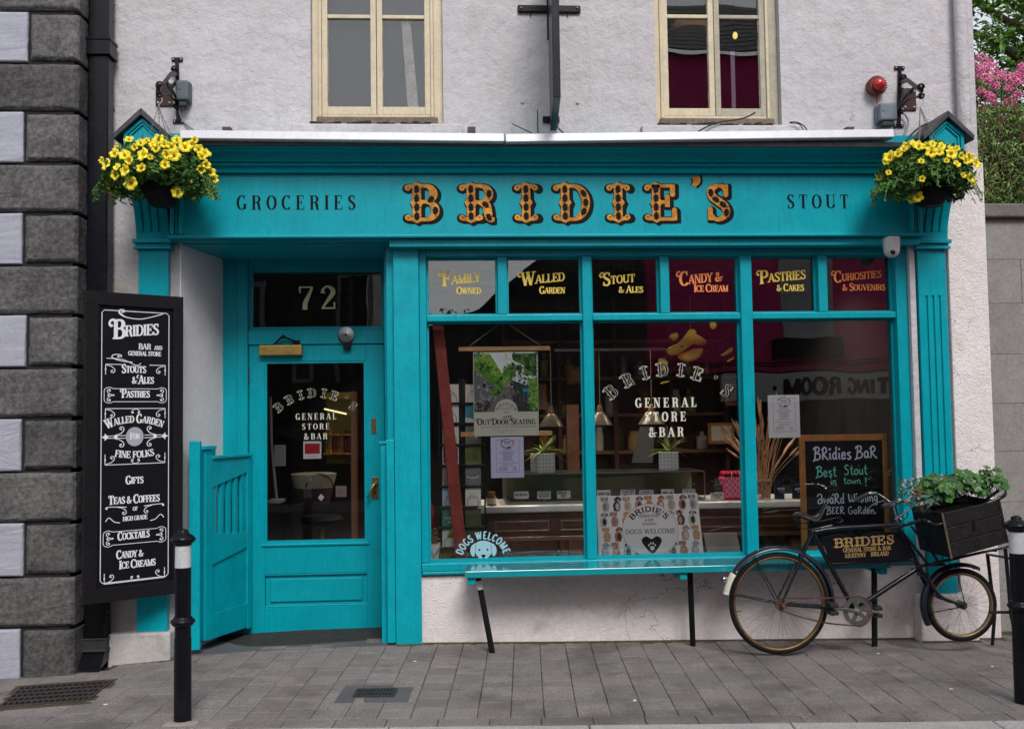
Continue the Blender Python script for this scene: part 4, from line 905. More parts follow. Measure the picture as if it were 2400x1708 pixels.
# ---- upper floor windows
def upper_window(w, pxs, labelg, grey):
    x0, x1, z0, z1 = w; yf = .055
    def b(nm, a0, a1, c0, c1, y0=yf, y1=yf+.06, mt='cream_wood', par=sh, bv=.004):
        m = MB(); m.box(a0, a1, y0, y1, c0, c1); return m.build(nm, mt, par, bevel=bv)
    zb = z0+.055
    b('sub_sill', x0+.03, x1-.035, z0-.004, zb-.003, yf-.025, yf+.07, 'bare_wood', bv=.006)
    fr = b('window_frame', x0+.001, x0+.042, z0, z1); b('stile', x1-.06, x1-.001, z0+.0, z1, par=fr, mt='cream_wood_grey' if grey else 'cream_wood'); b('head', x0+.0425, x1-.0605, z1-.05, z1, par=fr)
    b('stop_bead', x0+.0425, x0+.062, zb, z1-.051, yf-.012, yf+.05, par=fr); b('stop_bead', x1-.080, x1-.0605, zb, z1-.051, yf-.012, yf+.05, par=fr)
    b('foot_rail', x0+.0625, x1-.081, zb+.0005, zb+.018, par=fr)
    xc = (x0+.062+x1-.08)/2+.002; zt = PZ((pxs[0]+pxs[1])/2, 42, .08); cz0 = zb+.019; cz1 = z1-.051
    for (a0, a1) in ((x0+.063, xc-.002), (xc+.002, x1-.081)):
        s_ = .036; m = MB(); y0 = yf+.003; y1 = yf+.045
        m.box(a0, a0+s_, y0, y1, cz0, cz1); m.box(a1-s_, a1, y0, y1, cz0, cz1); m.box(a0+s_, a1-s_, y0, y1, cz0, cz0+.052); m.box(a0+s_, a1-s_, y0, y1, cz1-.05, cz1)
        m.box(a0+s_, a1-s_, y0+.004, y1, zt-.012, zt+.012); m.box(a0+s_, a1-s_, y0+.004, y1, zt+.85, zt+.874)
        cs = m.build('casement', 'cream_wood_grey' if grey and a0 > xc-.01 else 'cream_wood', sh, bevel=.003)
        for c0, c1 in ((cz0+.052, zt-.012), (zt+.012, zt+.85)):
            m = MB(); m.box(a0+s_-.003, a1-s_+.003, y0+.022, y0+.026, c0-.003, c1+.003); m.build('glass_pane', 'glass_up', cs)
        # flaking putty lines along the glass
        m = MB(); rr = random.Random(int(a0*1000)); k = 26
        for side in (0, 1):
            vs = []
            for i in range(k+1):
                z = lerp(cz0+.052, zt-.012, i/k); xx = (a0+s_) if side == 0 else (a1-s_); d = (.002+.004*rr.random())*(1 if side == 0 else -1); vs += [(xx, y0+.012, z), (xx+d, y0+.0215, z)]
            m.add(vs, [(2*i, 2*i+1, 2*i+3, 2*i+2) for i in range(k)])
        m.build('putty', 'cream_wood_grey', cs)
    # broken rotten strip under the sill
    m = MB(); rr = random.Random(5); k = 20
    for i in range(k):
        xa = lerp(x0-.0, x1-.08, i/k); xb = lerp(x0-.0, x1-.08, (i+1.05)/k); zz = z0-.008-.008*rr.random(); m.box(xa, xb, yf-.085-.03*rr.random(), yf-.028, zz-.012-.010*rr.random(), zz+.010*rr.random())
    m.build('rotten_fillet', 'sill_dark', sh)
upper_window(WIN1, (722, 1043), 'l', False)
upper_window(WIN2, (1527, 1835), 'r', True)

# ------------------------------------------------------------------ lettering on the fascia
ink = Ink(front(YB-.0005))
def wx(px, py, Y=YB): q = P(px, py, Y); return q.x, q.z
def fline(ink, txt, pxa, pya, pxb, pyb, hpx, sty, m, Y=YB, **kw):
    """set one line of text between two photo points on a plane"""
    a = P(pxa, pya, Y); b = P(pxb, pyb, Y); h = PZ(pxa, pya-hpx, Y)-a.z
    ink.text(txt, (a.x+b.x)/2, (a.z+b.z)/2, h, sty, m, width=abs(b.x-a.x)*1.0, **kw)
fline(ink, 'GROCERIES', 555, 492, 833, 492, 34, 'didone', 'ink', ls=.34)
fline(ink, 'STOUT', 1844, 489, 1990, 489, 33, 'didone', 'ink', ls=.30)
zb_, ztc = PZ(1300, 517, YB), PZ(1300, 433, YB); hB = ztc-zb_
for c, xa, xb in (('B', 955, 1033), ('R', 1080, 1170), ('I', 1208, 1258), ('D', 1302, 1388), ('I', 1424, 1474), ('E', 1516, 1592), ('S', 1650, 1716)):
    xc = (PX(xa, 475, YB)+PX(xb, 475, YB))/2; w_ = PX(xb, 475, YB)-PX(xa, 475, YB)
    g_ = {'I': 1.0}.get(c, 1.0)
    cn = (w_*.90)/(GL[c][0]*hB*1.08)
    ink.text(c, xc+.008, zb_-.006, hB, 'tuscan', 'ink', grow=.10, cond=cn); ink.text(c, xc+.016, zb_-.012, hB, 'tuscan', 'ink', grow=.08, cond=cn)
    ink.text(c, xc, zb_, hB, 'tuscan', 'gold_paint', lay=1, cond=cn, leaf=('ink', 1.85))
xc = PX(1630, 430, YB); zq = PZ(1630, 442, YB)
ink.text("'", xc+.002, zq-.125, .20, 'tuscan', 'ink', grow=.14); ink.text("'", xc-.001, zq-.122, .20, 'tuscan', 'gold_paint', lay=1, grow=.02)
ink.build('lettering', fa)

# ------------------------------------------------------------------ lettering on the glass
def glass_ink(par, items, nm='lettering'):
    ink = Ink(front(YG-.003)); items(ink); return ink.build(nm, par)
def two_line(par, l1, l2, p1, h1, rise, p2, h2, m, w1=None, w2=None, big=1.6):
    ink = Ink(front(YG-.003)); x, z = wx(*p1, YG); h = PZ(p1[0], p1[1]-h1, YG)-z
    ww = lambda w, p: PX(p[0]+w, p[1], YG)-PX(p[0], p[1], YG)
    ink.text(l1, x, z, h, 'poster', m, align='l', rise=rise, big=big, width=ww(w1, p1)); x, z = wx(*p2, YG); h = PZ(p2[0], p2[1]-h2, YG)-z
    ink.text(l2, x, z, h, 'poster', m, align='l', big=1.25, width=ww(w2, p2), curl=False)
    return ink.build('lettering', par)
two_line(TOPP[0], 'FAMILY', 'OWNED', (1036, 669), 21, .09, (1070, 689), 14, 'gold_vinyl', 90, 57, 1.7)
two_line(TOPP[1], 'WALLED', 'GARDEN', (1221, 668), 20, .09, (1264, 688), 14, 'gold_vinyl', 102, 60, 1.6)
two_line(TOPP[2], 'STOUT', '& ALES', (1412, 668), 19, .09, (1450, 686), 14, 'gold_vinyl', 76, 57, 1.6)
two_line(TOPP[3], 'CANDY &', 'ICE CREAM', (1592, 668), 21, .09, (1626, 684), 15, 'orange_vinyl', 100, 80, 1.6)
two_line(TOPP[4], 'PASTRIES', '& CAKES', (1780, 664), 21, .09, (1820, 682), 14, 'gold_vinyl', 108, 64, 1.5)
two_line(TOPP[5], 'CURIOSITIES', '& SOUVENIRS', (1954, 661), 17, .09, (1974, 681), 14, 'orange_vinyl', 112, 100, 1.6)
ink = Ink(front(YG-.003))
xc, zc_ = wx(1567, 900, YG)
def arcword(ink, txt, xc, zt, Rr, h, half, sty, m, lay=0, **kw):
    """letters spaced evenly on an arc whose crown baseline is zt"""
    n = len(txt); 
    w0 = ink.tw(txt, h, sty); ls = (2*half*Rr-w0)/((n-1)*h); ink.text(txt, xc, zt, h, sty, m, ls=ls, arcR=Rr, lay=lay, **kw)
hs_ = PZ(1560, 850, YG)-PZ(1560, 881, YG)
zt_a = PZ(1560, 881, YG)
arcword(ink, "BRIDIE'S", xc, zt_a, .535, hs_, .77, 'tuscan', 'ink', off=(.05, -.05), grow=.06)
arcword(ink, "BRIDIE'S", xc, zt_a, .535, hs_, .77, 'tuscan', 'cream_faint', lay=1, inline='ink')
for t, y, xa, xb in (('GENERAL', 954, 1489, 1632), ('STORE', 987, 1512, 1607), ('&BAR', 1023, 1521, 1602)):
    fline(ink, t, xa, y, xb, y, 22, 'didone', 'cream_vinyl', YG, ls=.35, grow=.02)
ink.build('lettering', LOW[1])
# dogs welcome decal
ink = Ink(front(YG-.003)); xc, z_ = wx(1132, 1268, YG)
ink.text('DOGS WELCOME', xc, PZ(1132, 1262, YG), .046, 'sansb', 'decal_blue', arcR=.135, ls=.0, width=.355)
cx_, cz_ = wx(1133, 1290, YG); s_ = .0027
def dp(pts, m, lay=0): ink.poly([(cx_+(x-0)*s_, cz_+y*s_) for x, y in catmull(pts, 4, True)], m, lay)
dp([(-20, 10), (-15, 20), (0, 24), (15, 20), (20, 10), (18, -6), (11, -16), (8, -22), (0, -24), (-8, -22), (-11, -16), (-18, -6)], 'decal_blue')
for sg in (-1, 1):
    dp([(sg*14, 19), (sg*26, 14), (sg*31, 2), (sg*28, -10), (sg*22, -12), (sg*19, 0), (sg*17, 10)], 'decal_blue')
    ink.line([(cx_+sg*17*s_, cz_+15*s_), (cx_+sg*19*s_, cz_+7*s_), (cx_+sg*18*s_, cz_-1*s_)], .0022, 'ink', 1)
    ink.disc(cx_+sg*9.5*s_, cz_+2.5*s_, .0062, 'ink', 1)
    ink.line([(cx_, cz_-16*s_), (cx_+sg*5*s_, cz_-20*s_), (cx_+sg*10*s_, cz_-18*s_)], .0026, 'ink', 1)
    for a, b in ((9, -12), (12, -10), (12, -14)): ink.disc(cx_+sg*a*s_, cz_+b*s_, .0016, 'ink', 1, n=6)
    dp([(sg*33-8, -29), (sg*33-6, -24), (sg*33, -22.5), (sg*33+6, -24), (sg*33+8, -29)], 'decal_blue')
ink.poly([(cx_+x*s_, cz_+y*s_) for x, y in catmull([(-5, -10), (0, -8.5), (5, -10), (2, -15), (-2, -15)], 4, True)], 'ink', 1)
ink.build('dog_decal', LOW[0])
# door lettering
YL = yd+.022; ink = Ink(front(YL))
def dl(t, y, xa, xb, h): fline(ink, t, xa, y, xb, y, h, 'didone', 'cream_vinyl', YL, ls=.3, grow=-.01)
xc = PX(740, 940, YL); zt_a = PZ(740, 931, YL)
arcword(ink, "BRIDIE'S", xc, zt_a, .355, .062, .775, 'tuscan', 'cream_faint', inline='ink')
dl('GENERAL', 983, 693, 788, 15); dl('STORE', 1006, 707, 773, 14); dl('&BAR', 1029, 712, 768, 14)
dglass = [c for c in door.children if c.name.startswith('door_glass')][0]
ink.build('lettering', door)
YN = YD+.045; ink = Ink(front(YN)); 
for o_, m_, l_ in (((.05, -.05), 'ink', 0), ((0, 0), 'gold_vinyl', 1)):
    a = P(700, 726, YN); h = PZ(700, 670, YN)-a.z; mm_ = 'cream_num' if m_ != 'ink' else 'ink'
    if mm_ not in MATS: mat('cream_num', (.78, .73, .40), .5)
    ink.text('7', PX(717, 700, YN)+o_[0]*h, a.z+o_[1]*h, h, 'num', mm_, lay=l_, grow=.03 if not l_ else 0); ink.text('2', PX(769, 700, YN)+o_[0]*h, a.z+o_[1]*h, h, 'num', mm_, lay=l_, grow=.03 if not l_ else 0)
fl = [c for c in sh.children if c.name == 'fanlight'][0]
ink.build('house_number', fl)

# ------------------------------------------------------------------ half gates folded in the doorway
gt = thing('half_gate', 'teal slatted half gate folded open against the door recess, left of the door', 'gate', (-1.47, .35, 0), 'folding half gates of the doorway')
A = Vector((-1.385, .575, 0)); Bp = Vector((-1.575, .085, 0)); dv = (Bp-A).normalized(); nv = Vector((dv.y, -dv.x, 0)); Lg = (Bp-A).length
if nv.x < 0: nv = -nv
def gp(s_, z, o=0.): return A+dv*s_+nv*o+Vector((0, 0, z))
def gbar(nm, s0, z0, s1, z1, s2, z2, s3, z3, o0, o1, mt='teal_worn', bv=.003):
    m = MB(); q = [(s0, z0), (s1, z1), (s2, z2), (s3, z3)]; m.hexa([gp(*q[0], o0), gp(*q[1], o0), gp(*q[1], o1), gp(*q[0], o1), gp(*q[3], o0), gp(*q[2], o0), gp(*q[2], o1), gp(*q[3], o1)]); return m.build(nm, mt, gt, bevel=bv)
gbar('stile', Lg-.075, .035, Lg, .045, Lg, 1.20, Lg-.075, 1.20, 0, .042)
gbar('stile', 0, .02, .05, .02, .05, 1.165, 0, 1.165, 0, .04)
gbar('post_cap', Lg-.10, 1.225, Lg+.015, 1.228, Lg+.015, 1.25, Lg-.10, 1.25, -.012, .054)
gbar('post_block', Lg-.075, 1.2005, Lg, 1.2005, Lg, 1.2245, Lg-.075, 1.2245, 0, .042)
gbar('top_rail', .0505, 1.06, Lg-.0755, .985, Lg-.0755, 1.165, .0505, 1.165, 0, .038)
gbar('cap_rail', 0, 1.1655, Lg-.0755, 1.1655, Lg-.0755, 1.185, 0, 1.185, -.008, .052)
gbar('lock_rail', .0505, .56, Lg-.0755, .50, Lg-.0755, .695, .0505, .66, 0, .038)
gbar('bottom_rail', .0505, .03, Lg-.0755, .04, Lg-.0755, .20, .0505, .19, 0, .038)
gbar('panel', .0505, .1905, Lg-.0755, .2005, Lg-.0755, .4995, .0505, .5595, .006, .026)
n = 5
for k in range(n):
    c = lerp(.05, Lg-.075, (k+.5)/n); zb_k = lerp(.66, .695, (k+.5)/n); zt_k = lerp(1.06, .985, (k+.5)/n); gbar('slat', c-.019, zb_k, c+.019, zb_k, c+.019, zt_k, c-.019, zt_k, .008, .03, bv=.002)
def leaf_gate(label, x0, x1, y0, y1, z0, z1, cap):
    t = thing('half_gate', label, 'gate', ((x0+x1)/2, (y0+y1)/2, z0), 'folding half gates of the doorway')
    m = MB(); m.box(x0, x1, y0, y0+.04, z0, z1); m.build('stile', 'teal_worn', t, bevel=.006)
    m = MB(); m.box(x0+.006, x1-.006, y0+.0405, y1, z0+.05, z1-.06); m.build('panel', 'teal', t, bevel=.003)
    if cap: m = MB(); m.box(x0-.012, x1+.0, y0-.01, y1-.02, z1+.0005, z1+.018); m.build('cap_rail', 'teal_worn', t, bevel=.003)
    return t
leaf_gate('tall narrow teal gate leaf folded edge-on at the outer left jamb', -1.612, -1.545, -.035, .40, .012, 1.285, False)
leaf_gate('narrow teal gate leaf edge-on, touching the wide door post', -.405, -.3545, -.028, .0, .02, 1.275, False)
leaf_gate('thin capped teal gate leaf edge-on between the door and the folded gate by the post', -.445, -.4065, .05, .13, .0, 1.245, True)

# ------------------------------------------------------------------ white building services: pipes, boxes, brackets
t = thing('rainwater_pipe', 'square black rainwater pipe in the corner between stone and render', 'drainpipe', (-2.12, -.1, .1))
px0, px1, yp = -2.197, -2.075, -.155
m = MB(); m.box(px0, px1, yp, -.035, .12, 6.4); m.build('pipe', 'black_paint', t, bevel=.012)
for zz0, zz1 in ((PZ(220, 130, yp), PZ(220, 88, yp)),):
    m = MB(); m.box(px0-.03, px1+.014, yp-.016, -.03, zz0, zz1); m.box(px0-.03, px1+.02, yp-.022, -.03, zz0, zz0+.02); m.box(px0-.03, px1+.02, yp-.022, -.03, zz1-.02, zz1); m.build('collar', 'black_paint', t, bevel=.004)
m = MB(); z0 = PZ(220, 1526, yp); z1 = PZ(220, 1494, yp); m.box(px0-.004, px1+.012, yp-.014, -.03, z0, z1); m.box(px0-.006, px1+.018, yp-.02, -.03, z1-.012, z1); m.box(px0-.006, px1+.018, yp-.02, -.03, z0, z0+.012); m.build('shoe_collar', 'iron', t, bevel=.003)
m = MB(); m.hexa([(px0+.01, yp-.115, gz(-2.1, -.3)+.01), (px1+.015, yp-.13, gz(-2.1, -.3)+.0), (px1+.006, -.04, .0), (px0, -.04, .0), (px0, yp, z0-.001), (px1+.006, yp, z0-.001), (px1+.006, -.04, z0-.001), (px0, -.04, z0-.001)]); m.build('shoe', 'black_paint', t, bevel=.003)
m = MB(); m.tube([(px0-.03, yp-.03, z0+.02), (px0-.03, yp-.03, z1-.02), (px0, yp-.02, z1-.02)], .006, 6); m.tube([(px0-.03, yp-.03, z0+.02), (px0, yp-.02, z0+.02)], .006, 6); m.build('clip', 'iron', t)
t = thing('rainwater_pipe', 'round white painted downpipe beside the right hanging basket', 'drainpipe', (3.39, -.05, 3.1))
m = MB(); m.tube([(3.385, -.06, 6.4), (3.385, -.06, 4.2), (3.383, -.06, 3.15), (3.38, -.045, 3.03), (3.378, -.03, 2.97)], .042, 16); m.build('pipe', 'stucco', t, smooth='all')
m = MB(); m.tube([(3.385, -.06, 4.55), (3.385, -.06, 4.49)], .052, 16); m.build('socket', 'stucco', t)

def hanging(xpl, basket_px, brk, label_b, label_f, mirror, seed, wide):
    """wall bracket with brown back plate, and a petunia basket on chains"""
    pass

def bracket(name, label, pts, plate, sgn):
    """black forged bracket: upright strap with T ends, two curled arms and a hook"""
    (tx, ty), (bx, by), (hx, hy) = pts
    c = P(tx, (ty+by)/2, -.02); t = thing(name, label, 'bracket', (c.x, 0, c.z), 'forged basket brackets on the wall')
    m = MB(); a, b = P(tx, ty, -.02), P(bx, by, -.02); m.bar((a.x, -.012, a.z), (b.x, -.012, b.z), .022, .012, (0, 1, 0))
    m.build('upright', 'black_paint', t)
    for q in (a, b):
        m = MB(); m.box(q.x-.035, q.x+.035, -.012, -.0015, q.z-.012, q.z+.012); pf = m.build('fixing_plate', 'black_paint', t, bevel=.003)
        for s_ in (-1, 1): m = MB(); m.lathe([(.0055, 0), (.004, .003)], (q.x+s_*.024, -.0125, q.z), 8, 'y'); m.build('screw', 'galv', pf)
    p0 = P(plate[0], plate[1], -.01); p1 = P(plate[2], plate[3], -.01); m = MB(); m.box(p0.x, p1.x, -.012, -.002, p1.z, p0.z); bp = m.build('back_plate', 'plate_brown', t, bevel=.002)
    for x_ in (p0.x+.016, p1.x-.016):
        for z_ in (p0.z-.02, p1.z+.02): m = MB(); m.lathe([(.008, 0), (.008, .004), (.004, .007)], (x_, -.0125, z_), 10, 'y'); m.build('bolt', 'galv', bp)
    e = P(hx, hy, -.45); top = Vector((a.x, -.02, a.z-.10)); bot = Vector((b.x, -.02, b.z+.11))
    m = MB(); m.tube([top+Vector((0, 0, .05)), top, top.lerp(e, .35)+Vector((0, 0, .035)), e+Vector((0, 0, .01)), e+Vector((0, -.02, 0))], .0085, 8, flat=1.8); m.build('arm', 'black_paint', t)
    m = MB(); m.tube([bot, bot.lerp(e, .5)+Vector((0, 0, .015)), e+Vector((0, .03, -.02))], .0075, 8); m.build('brace', 'black_paint', t)
    # scrolls
    for q, r_, dz in ((e+Vector((sgn*.0, 0, .03)), .022, 1), (e+Vector((0, 0, -.025)), .018, -1), (top+Vector((sgn*.012, -.01, .03)), .018, 1), (bot+Vector((sgn*.008, -.01, -.02)), .016, -1)):
        m = MB(); m.tube([q+Vector((r_*cos(k*.7)*(1-k*.07), -.002*k, dz*r_*sin(k*.7)*(1-k*.07))) for k in range(10)], .0055, 6, flat=2.2); m.build('scroll', 'black_paint', t)
    mm = top.lerp(bot, .45)+Vector((0, -.15, 0)); m = MB(); m.tube(catmull([tuple(top+Vector((0, -.01, -.05))), tuple(top.lerp(e, .4)+Vector((0, 0, -.05))), tuple(mm.lerp(e, .3)), tuple(bot.lerp(e, .2)+Vector((0, 0, .04))), tuple(bot)], 5), .007, 6, flat=2.); m.build('curl', 'black_paint', t)
    m = MB(); hk = [e+Vector((0, 0, -.03)), e+Vector((.012, 0, -.045)), e+Vector((.014, 0, -.065)), e+Vector((0, 0, -.082)), e+Vector((-.006, 0, -.10))]; m.tube(catmull([tuple(v) for v in hk], 4), .003, 6); m.build('hook', 'galv', t)
    return e+Vector((-.006, 0, -.10))
H1 = bracket('basket_bracket', 'black forged bracket on brown plate above the left yellow flower basket', ((414, 138), (417, 284), (374, 212)), (365, 196, 404, 249), -1)
H2 = bracket('basket_bracket', 'black forged bracket on brown plate above the right yellow flower basket', ((2110, 158), (2108, 294), (2158, 216)), (2114, 207, 2148, 259), 1)

def leafset(m, n, fn, size, rr, wid=.42):
    for _ in range(n):
        p, nrm = fn(); p = Vector(p); nrm = Vector(nrm).normalized(); s_ = size*rr.uniform(.6, 1.3)
        d = Vector((rr.gauss(0, 1), rr.gauss(0, 1), rr.gauss(0, .8)-.2)); d = (d-nrm*d.dot(nrm)*.6)
        if d.length < .01: continue
        d.normalize(); w = d.cross(nrm+Vector((rr.gauss(0, .5), rr.gauss(0, .5), rr.gauss(0, .5))))
        if w.length < .01: continue
        w.normalize(); up = w.cross(d)*.12*s_
        a = p; t = p+d*s_-up; l = p+d*s_*.45+w*s_*wid*.5+up; r_ = p+d*s_*.45-w*s_*wid*.5+up; c_ = p+d*s_*.5-up*.3
        i0 = len(m.v); m.v += [tuple(a), tuple(l), tuple(t), tuple(r_), tuple(c_)]; m.f += [(i0, i0+4, i0+1), (i0+1, i0+4, i0+2), (i0, i0+3, i0+4), (i0+4, i0+3, i0+2)]; m.m += [m.mi]*4
# petunia flower meshes
def petunia(seed):
    rr = random.Random(seed); m = MB(); n = 20; r0 = .033*rr.uniform(.8, 1.15)
    rings = [(.004, -.030), (.007, -.014), (.45, -.004), (.8, .002), (1, -.003)]
    for j, (a, h) in enumerate(rings):
        for i in range(n):
            th = 2*pi*i/n; lob = 1-.14*abs(sin(2.5*th))**.6*0-.16*(1-abs(cos(2.5*th)))**1.0; r_ = a if a < .02 else a*r0*(lob if a > .5 else 1)
            m.v.append((r_*cos(th), r_*sin(th), h+(.006*sin(5*th+seed)*a if a > .5 else 0)+(rr.uniform(-.002, .002) if a > .5 else 0)))
    for j in range(4):
        for i in range(n):
            m.f.append((j*n+i, j*n+(i+1) % n, (j+1)*n+(i+1) % n, (j+1)*n+i)); m.m.append(1 if j < 2 and (j == 0) else 0)
    # dark throat star
    k = len(m.v); m.v.append((0, 0, -.008))
    for i in range(10): a = 2*pi*i/10; q = .012 if i % 2 == 0 else .004; m.v.append((q*cos(a), q*sin(a), .0005))
    for i in range(10): m.f.append((k, k+1+i, k+1+(i+1) % 10)); m.m.append(1)
    me = bpy.data.meshes.new('flower'); me.from_pydata(m.v, [], m.f); me.materials.append(MATS['petal_yellow']); me.materials.append(MATS['petal_throat']); me.polygons.foreach_set('material_index', m.m); return me
FLW = [petunia(s_) for s_ in range(4)]
def basket(label, hook, cpx, cpy, w, h, seed, spots):
    rr = random.Random(seed); c = P(cpx, cpy, -.42); t = thing('flower_basket', label, 'hanging basket', (c.x, c.y, c.z-h*.6), 'hanging baskets of yellow petunias')
    m = MB(); zb = c.z-h*.62; m.lathe([(.06, 0), (.072, .012), (.105, .075), (.125, .12), (.127, .13), (.12, .13), (.11, .10)], (c.x+.02, c.y, zb), 24); m.build('bowl', 'black_matt', t, smooth=True)
    m = MB(); m.lathe([(.13, .1), (.1, .12), (.0, .13)], (c.x+.02, c.y, zb), 18); m.build('soil', 'soil', t)
    # foliage mass: domed on top, trailing at the edges
    def surf(th, ph):
        sx = w/2*(1+.10*sin(3*th+seed)); sy = .24; sz = h*.52 if ph < pi/2 else h*.46*(.55+.6*abs(cos(th)))
        return Vector((c.x+sx*cos(th)*sin(ph), c.y+sy*sin(th)*sin(ph), c.z+sz*cos(ph)-.02-(.06*max(0, abs(cos(th))-.55)*1.5 if ph > .9 else 0)))
    m = MB()
    def fn():
        while True:
            th = rr.uniform(0, 2*pi); ph = math.acos(rr.uniform(-.75, 1)); k = rr.uniform(.55, 1.0)**.5
            q = surf(th, ph); p = c+(q-c)*k; nrm = (q-c)
            if p.z < zb+.02 and (p.x-c.x-.02)**2+(p.y-c.y)**2 < .15**2: continue
            return p, nrm
    leafset(m, 4200, fn, .038, rr, .5); m.build('foliage', 'leaf_pet', t, kind='stuff')
    # trailing shoots
    m = MB(); 
    for k in range(26):
        th = rr.choice([rr.uniform(-.5, .5), pi+rr.uniform(-.5, .5), rr.uniform(0, 2*pi)]); q = surf(th, 1.7); q2 = q+Vector((cos(th)*.05, -.02, -rr.uniform(.05, .14))); m.tube([c+(q-c)*.6, q, q2], .0018, 4)
        leafset(m, 12, lambda: (q.lerp(q2, rr.random()), (cos(th), -1, .3)), .022, rr, .5)
    m.build('trailing_shoots', 'leaf_pet', t, kind='stuff')
    for (fx, fy, face) in spots:
        # the flower sits on the foliage's front surface under this spot
        d = ray(fx, fy); best = None
        for s_ in range(60):
            y_ = -.72+s_*.01; p = P(fx, fy, y_); e = ((p.x-c.x)/(w/2*1.02))**2+((p.y-c.y)/.24)**2+((p.z-c.z+.01)/(h*.5))**2
            if best is None or abs(e-1.02) < best[0]: best = (abs(e-1.02), p)
            if e <= 1.02: break
        p = best[1]; nrm = Vector(((p.x-c.x)*1.3, (p.y-c.y)*1.0-.22, (p.z-c.z)*1.1+.06)).normalized()
        nrm = (nrm*.75+Vector((rr.gauss(0, .22), -.45+rr.gauss(0, .15), .15+rr.gauss(0, .22)))).normalized()
        o = bpy.data.objects.new('flower', FLW[rr.randrange(4)]); col.objects.link(o); o.parent = t
        o.rotation_euler = nrm.to_track_quat('Z', 'Y').to_euler(); o.rotation_euler.rotate_axis('Z', rr.uniform(0, 6)); s_ = rr.uniform(.66, 1.14)*face; o.scale = (s_, s_, s_)
        o.location = p+nrm*.015-Vector(t.location)
    m = MB()
    for k in range(5):
        f = fn()[0]+Vector((0, -.05, 0)); m.lathe([(.002, 0), (.007, .006), (.004, .016)], f, 6)
    m.build('buds', 'petal_wilt', t)
    # chains: alternating links drawn as short rods
    for dx, dy in ((-.13, -.10), (-.03, .13), (.13, -.08), (.16, .10)):
        q = Vector((c.x+.02+dx, c.y+dy, zb+.125)); m = MB(); L = (hook-q).length; k = int(L/.012)
        for i in range(k):
            a = hook.lerp(q, i/k); b = hook.lerp(q, (i+.82)/k); dd = (b-a).normalized(); sx = dd.cross(Vector((0, 1, 0)) if i % 2 else Vector((1, .3, 0))).normalized()*.0032
            m.tube([a-sx, b-sx, b+sx, a+sx], .0016, 4, closed=True)
        m.build('chain', 'steel_dull', t)
    return t
S1 = [(303, 331), (277, 347), (270, 362), (293, 366), (242, 377), (253, 388), (277, 395), (272, 412), (258, 435), (268, 446), (306, 378), (317, 347), (338, 364), (333, 396), (352, 371), (366, 350), (345, 333), (330, 338), (372, 330), (386, 340), (392, 364), (415, 331), (408, 366), (434, 347), (447, 340), (465, 352), (473, 369), (470, 398), (482, 388), (493, 405), (500, 420), (482, 448), (492, 464), (417, 452), (308, 430), (455, 330), (358, 342), (402, 346), (296, 400), (387, 388), (480, 362)]
basket('wide basket of yellow petunias hanging at the left end of the fascia', H1, 372, 396, .60, .36, 3, [(a, b, 1) for a, b in S1])
S2 = [(2124, 345), (2140, 340), (2104, 363), (2085, 370), (2078, 380), (2153, 345), (2170, 343), (2184, 340), (2205, 345), (2225, 352), (2241, 350), (2250, 366), (2268, 372), (2284, 384), (2158, 381), (2182, 358), (2217, 379), (2240, 387), (2062, 418), (2066, 442), (2082, 407), (2160, 420), (2150, 462), (2138, 464), (2255, 413), (2277, 430), (2272, 418), (2228, 362), (2260, 380), (2118, 352), (2200, 358)]
basket('basket of yellow petunias hanging at the right end of the fascia', H2, 2172, 400, .56, .36, 5, [(a, b, 1) for a, b in S2])

def ebox(name, label, a, b, y0, mt, cable, cm, r=.006):
    p0 = P(*a, y0); p1 = P(*b, y0); t = thing(name, label, 'electrical box', ((p0.x+p1.x)/2, 0, p1.z)); mx = (p0.x+p1.x)/2
    m = MB(); m.box(p0.x, p1.x, -.045, -.0015, p1.z, p0.z); m.build('back_box', mt, t, bevel=.012, seg=3)
    m = MB(); m.box(p0.x+.003, p1.x-.003, y0, -.0455, p1.z+.004, p0.z-.003); m.build('lid', mt, t, bevel=.014, seg=3)
    m = MB(); m.box(p0.x+.02, p1.x-.02, y0+.01, -.03, p1.z-.03, p1.z-.001); m.build('gland', 'iron', t, bevel=.006)
    m = MB(); m.lathe([(.011, 0), (.011, .003)], (p0.x+.026, y0-.0008, (p0.z*.6+p1.z*.4)), 14, 'y'); m.build('button', mt, t)
    m = MB(); m.tube(catmull([tuple(P(*q)) for q in cable], 6), r, 8); m.build('cable', cm, t, smooth='all')
    return t
ebox('switch_box', 'dark green-grey weatherproof switch box by the left bracket', (410, 186), (443, 236), -.085, 'box_green', [(420, 238, -.03), (421, 262, -.02), (430, 285, -.015), (452, 304, -.03), (470, 316, -.06)], 'cable_grey')
ebox('junction_box', 'blue-grey junction box between the red siren and right bracket', (2062, 239), (2106, 283), -.10, 'box_grey', [(2108, 266, -.03), (2122, 270, -.03), (2129, 290, -.03), (2118, 316, -.05), (2090, 333, -.12)], 'cable_grey')
t = thing('alarm_siren', 'round red alarm siren with red lens and red cable', 'alarm', (PX(2055, 200, 0), 0, PZ(2055, 200, 0)))
c = P(2048, 205, -.0); e = P(2063, 197, -.1); d = (e-c)
m = MB(); m.tube([c, c+d*.15, c+d*.55, c+d*.70], [.058, .060, .060, .054], 24); m.build('body', 'red_brown', t, smooth=True)
m = MB(); 
for k in range(24):
    a = 2*pi*k/24; q = c+d*.6+Vector((.061*cos(a), 0, .061*sin(a))); m.bar(q-d*.1, q+d*.08, .006, .006)
m.build('ribs', 'red_brown', t)
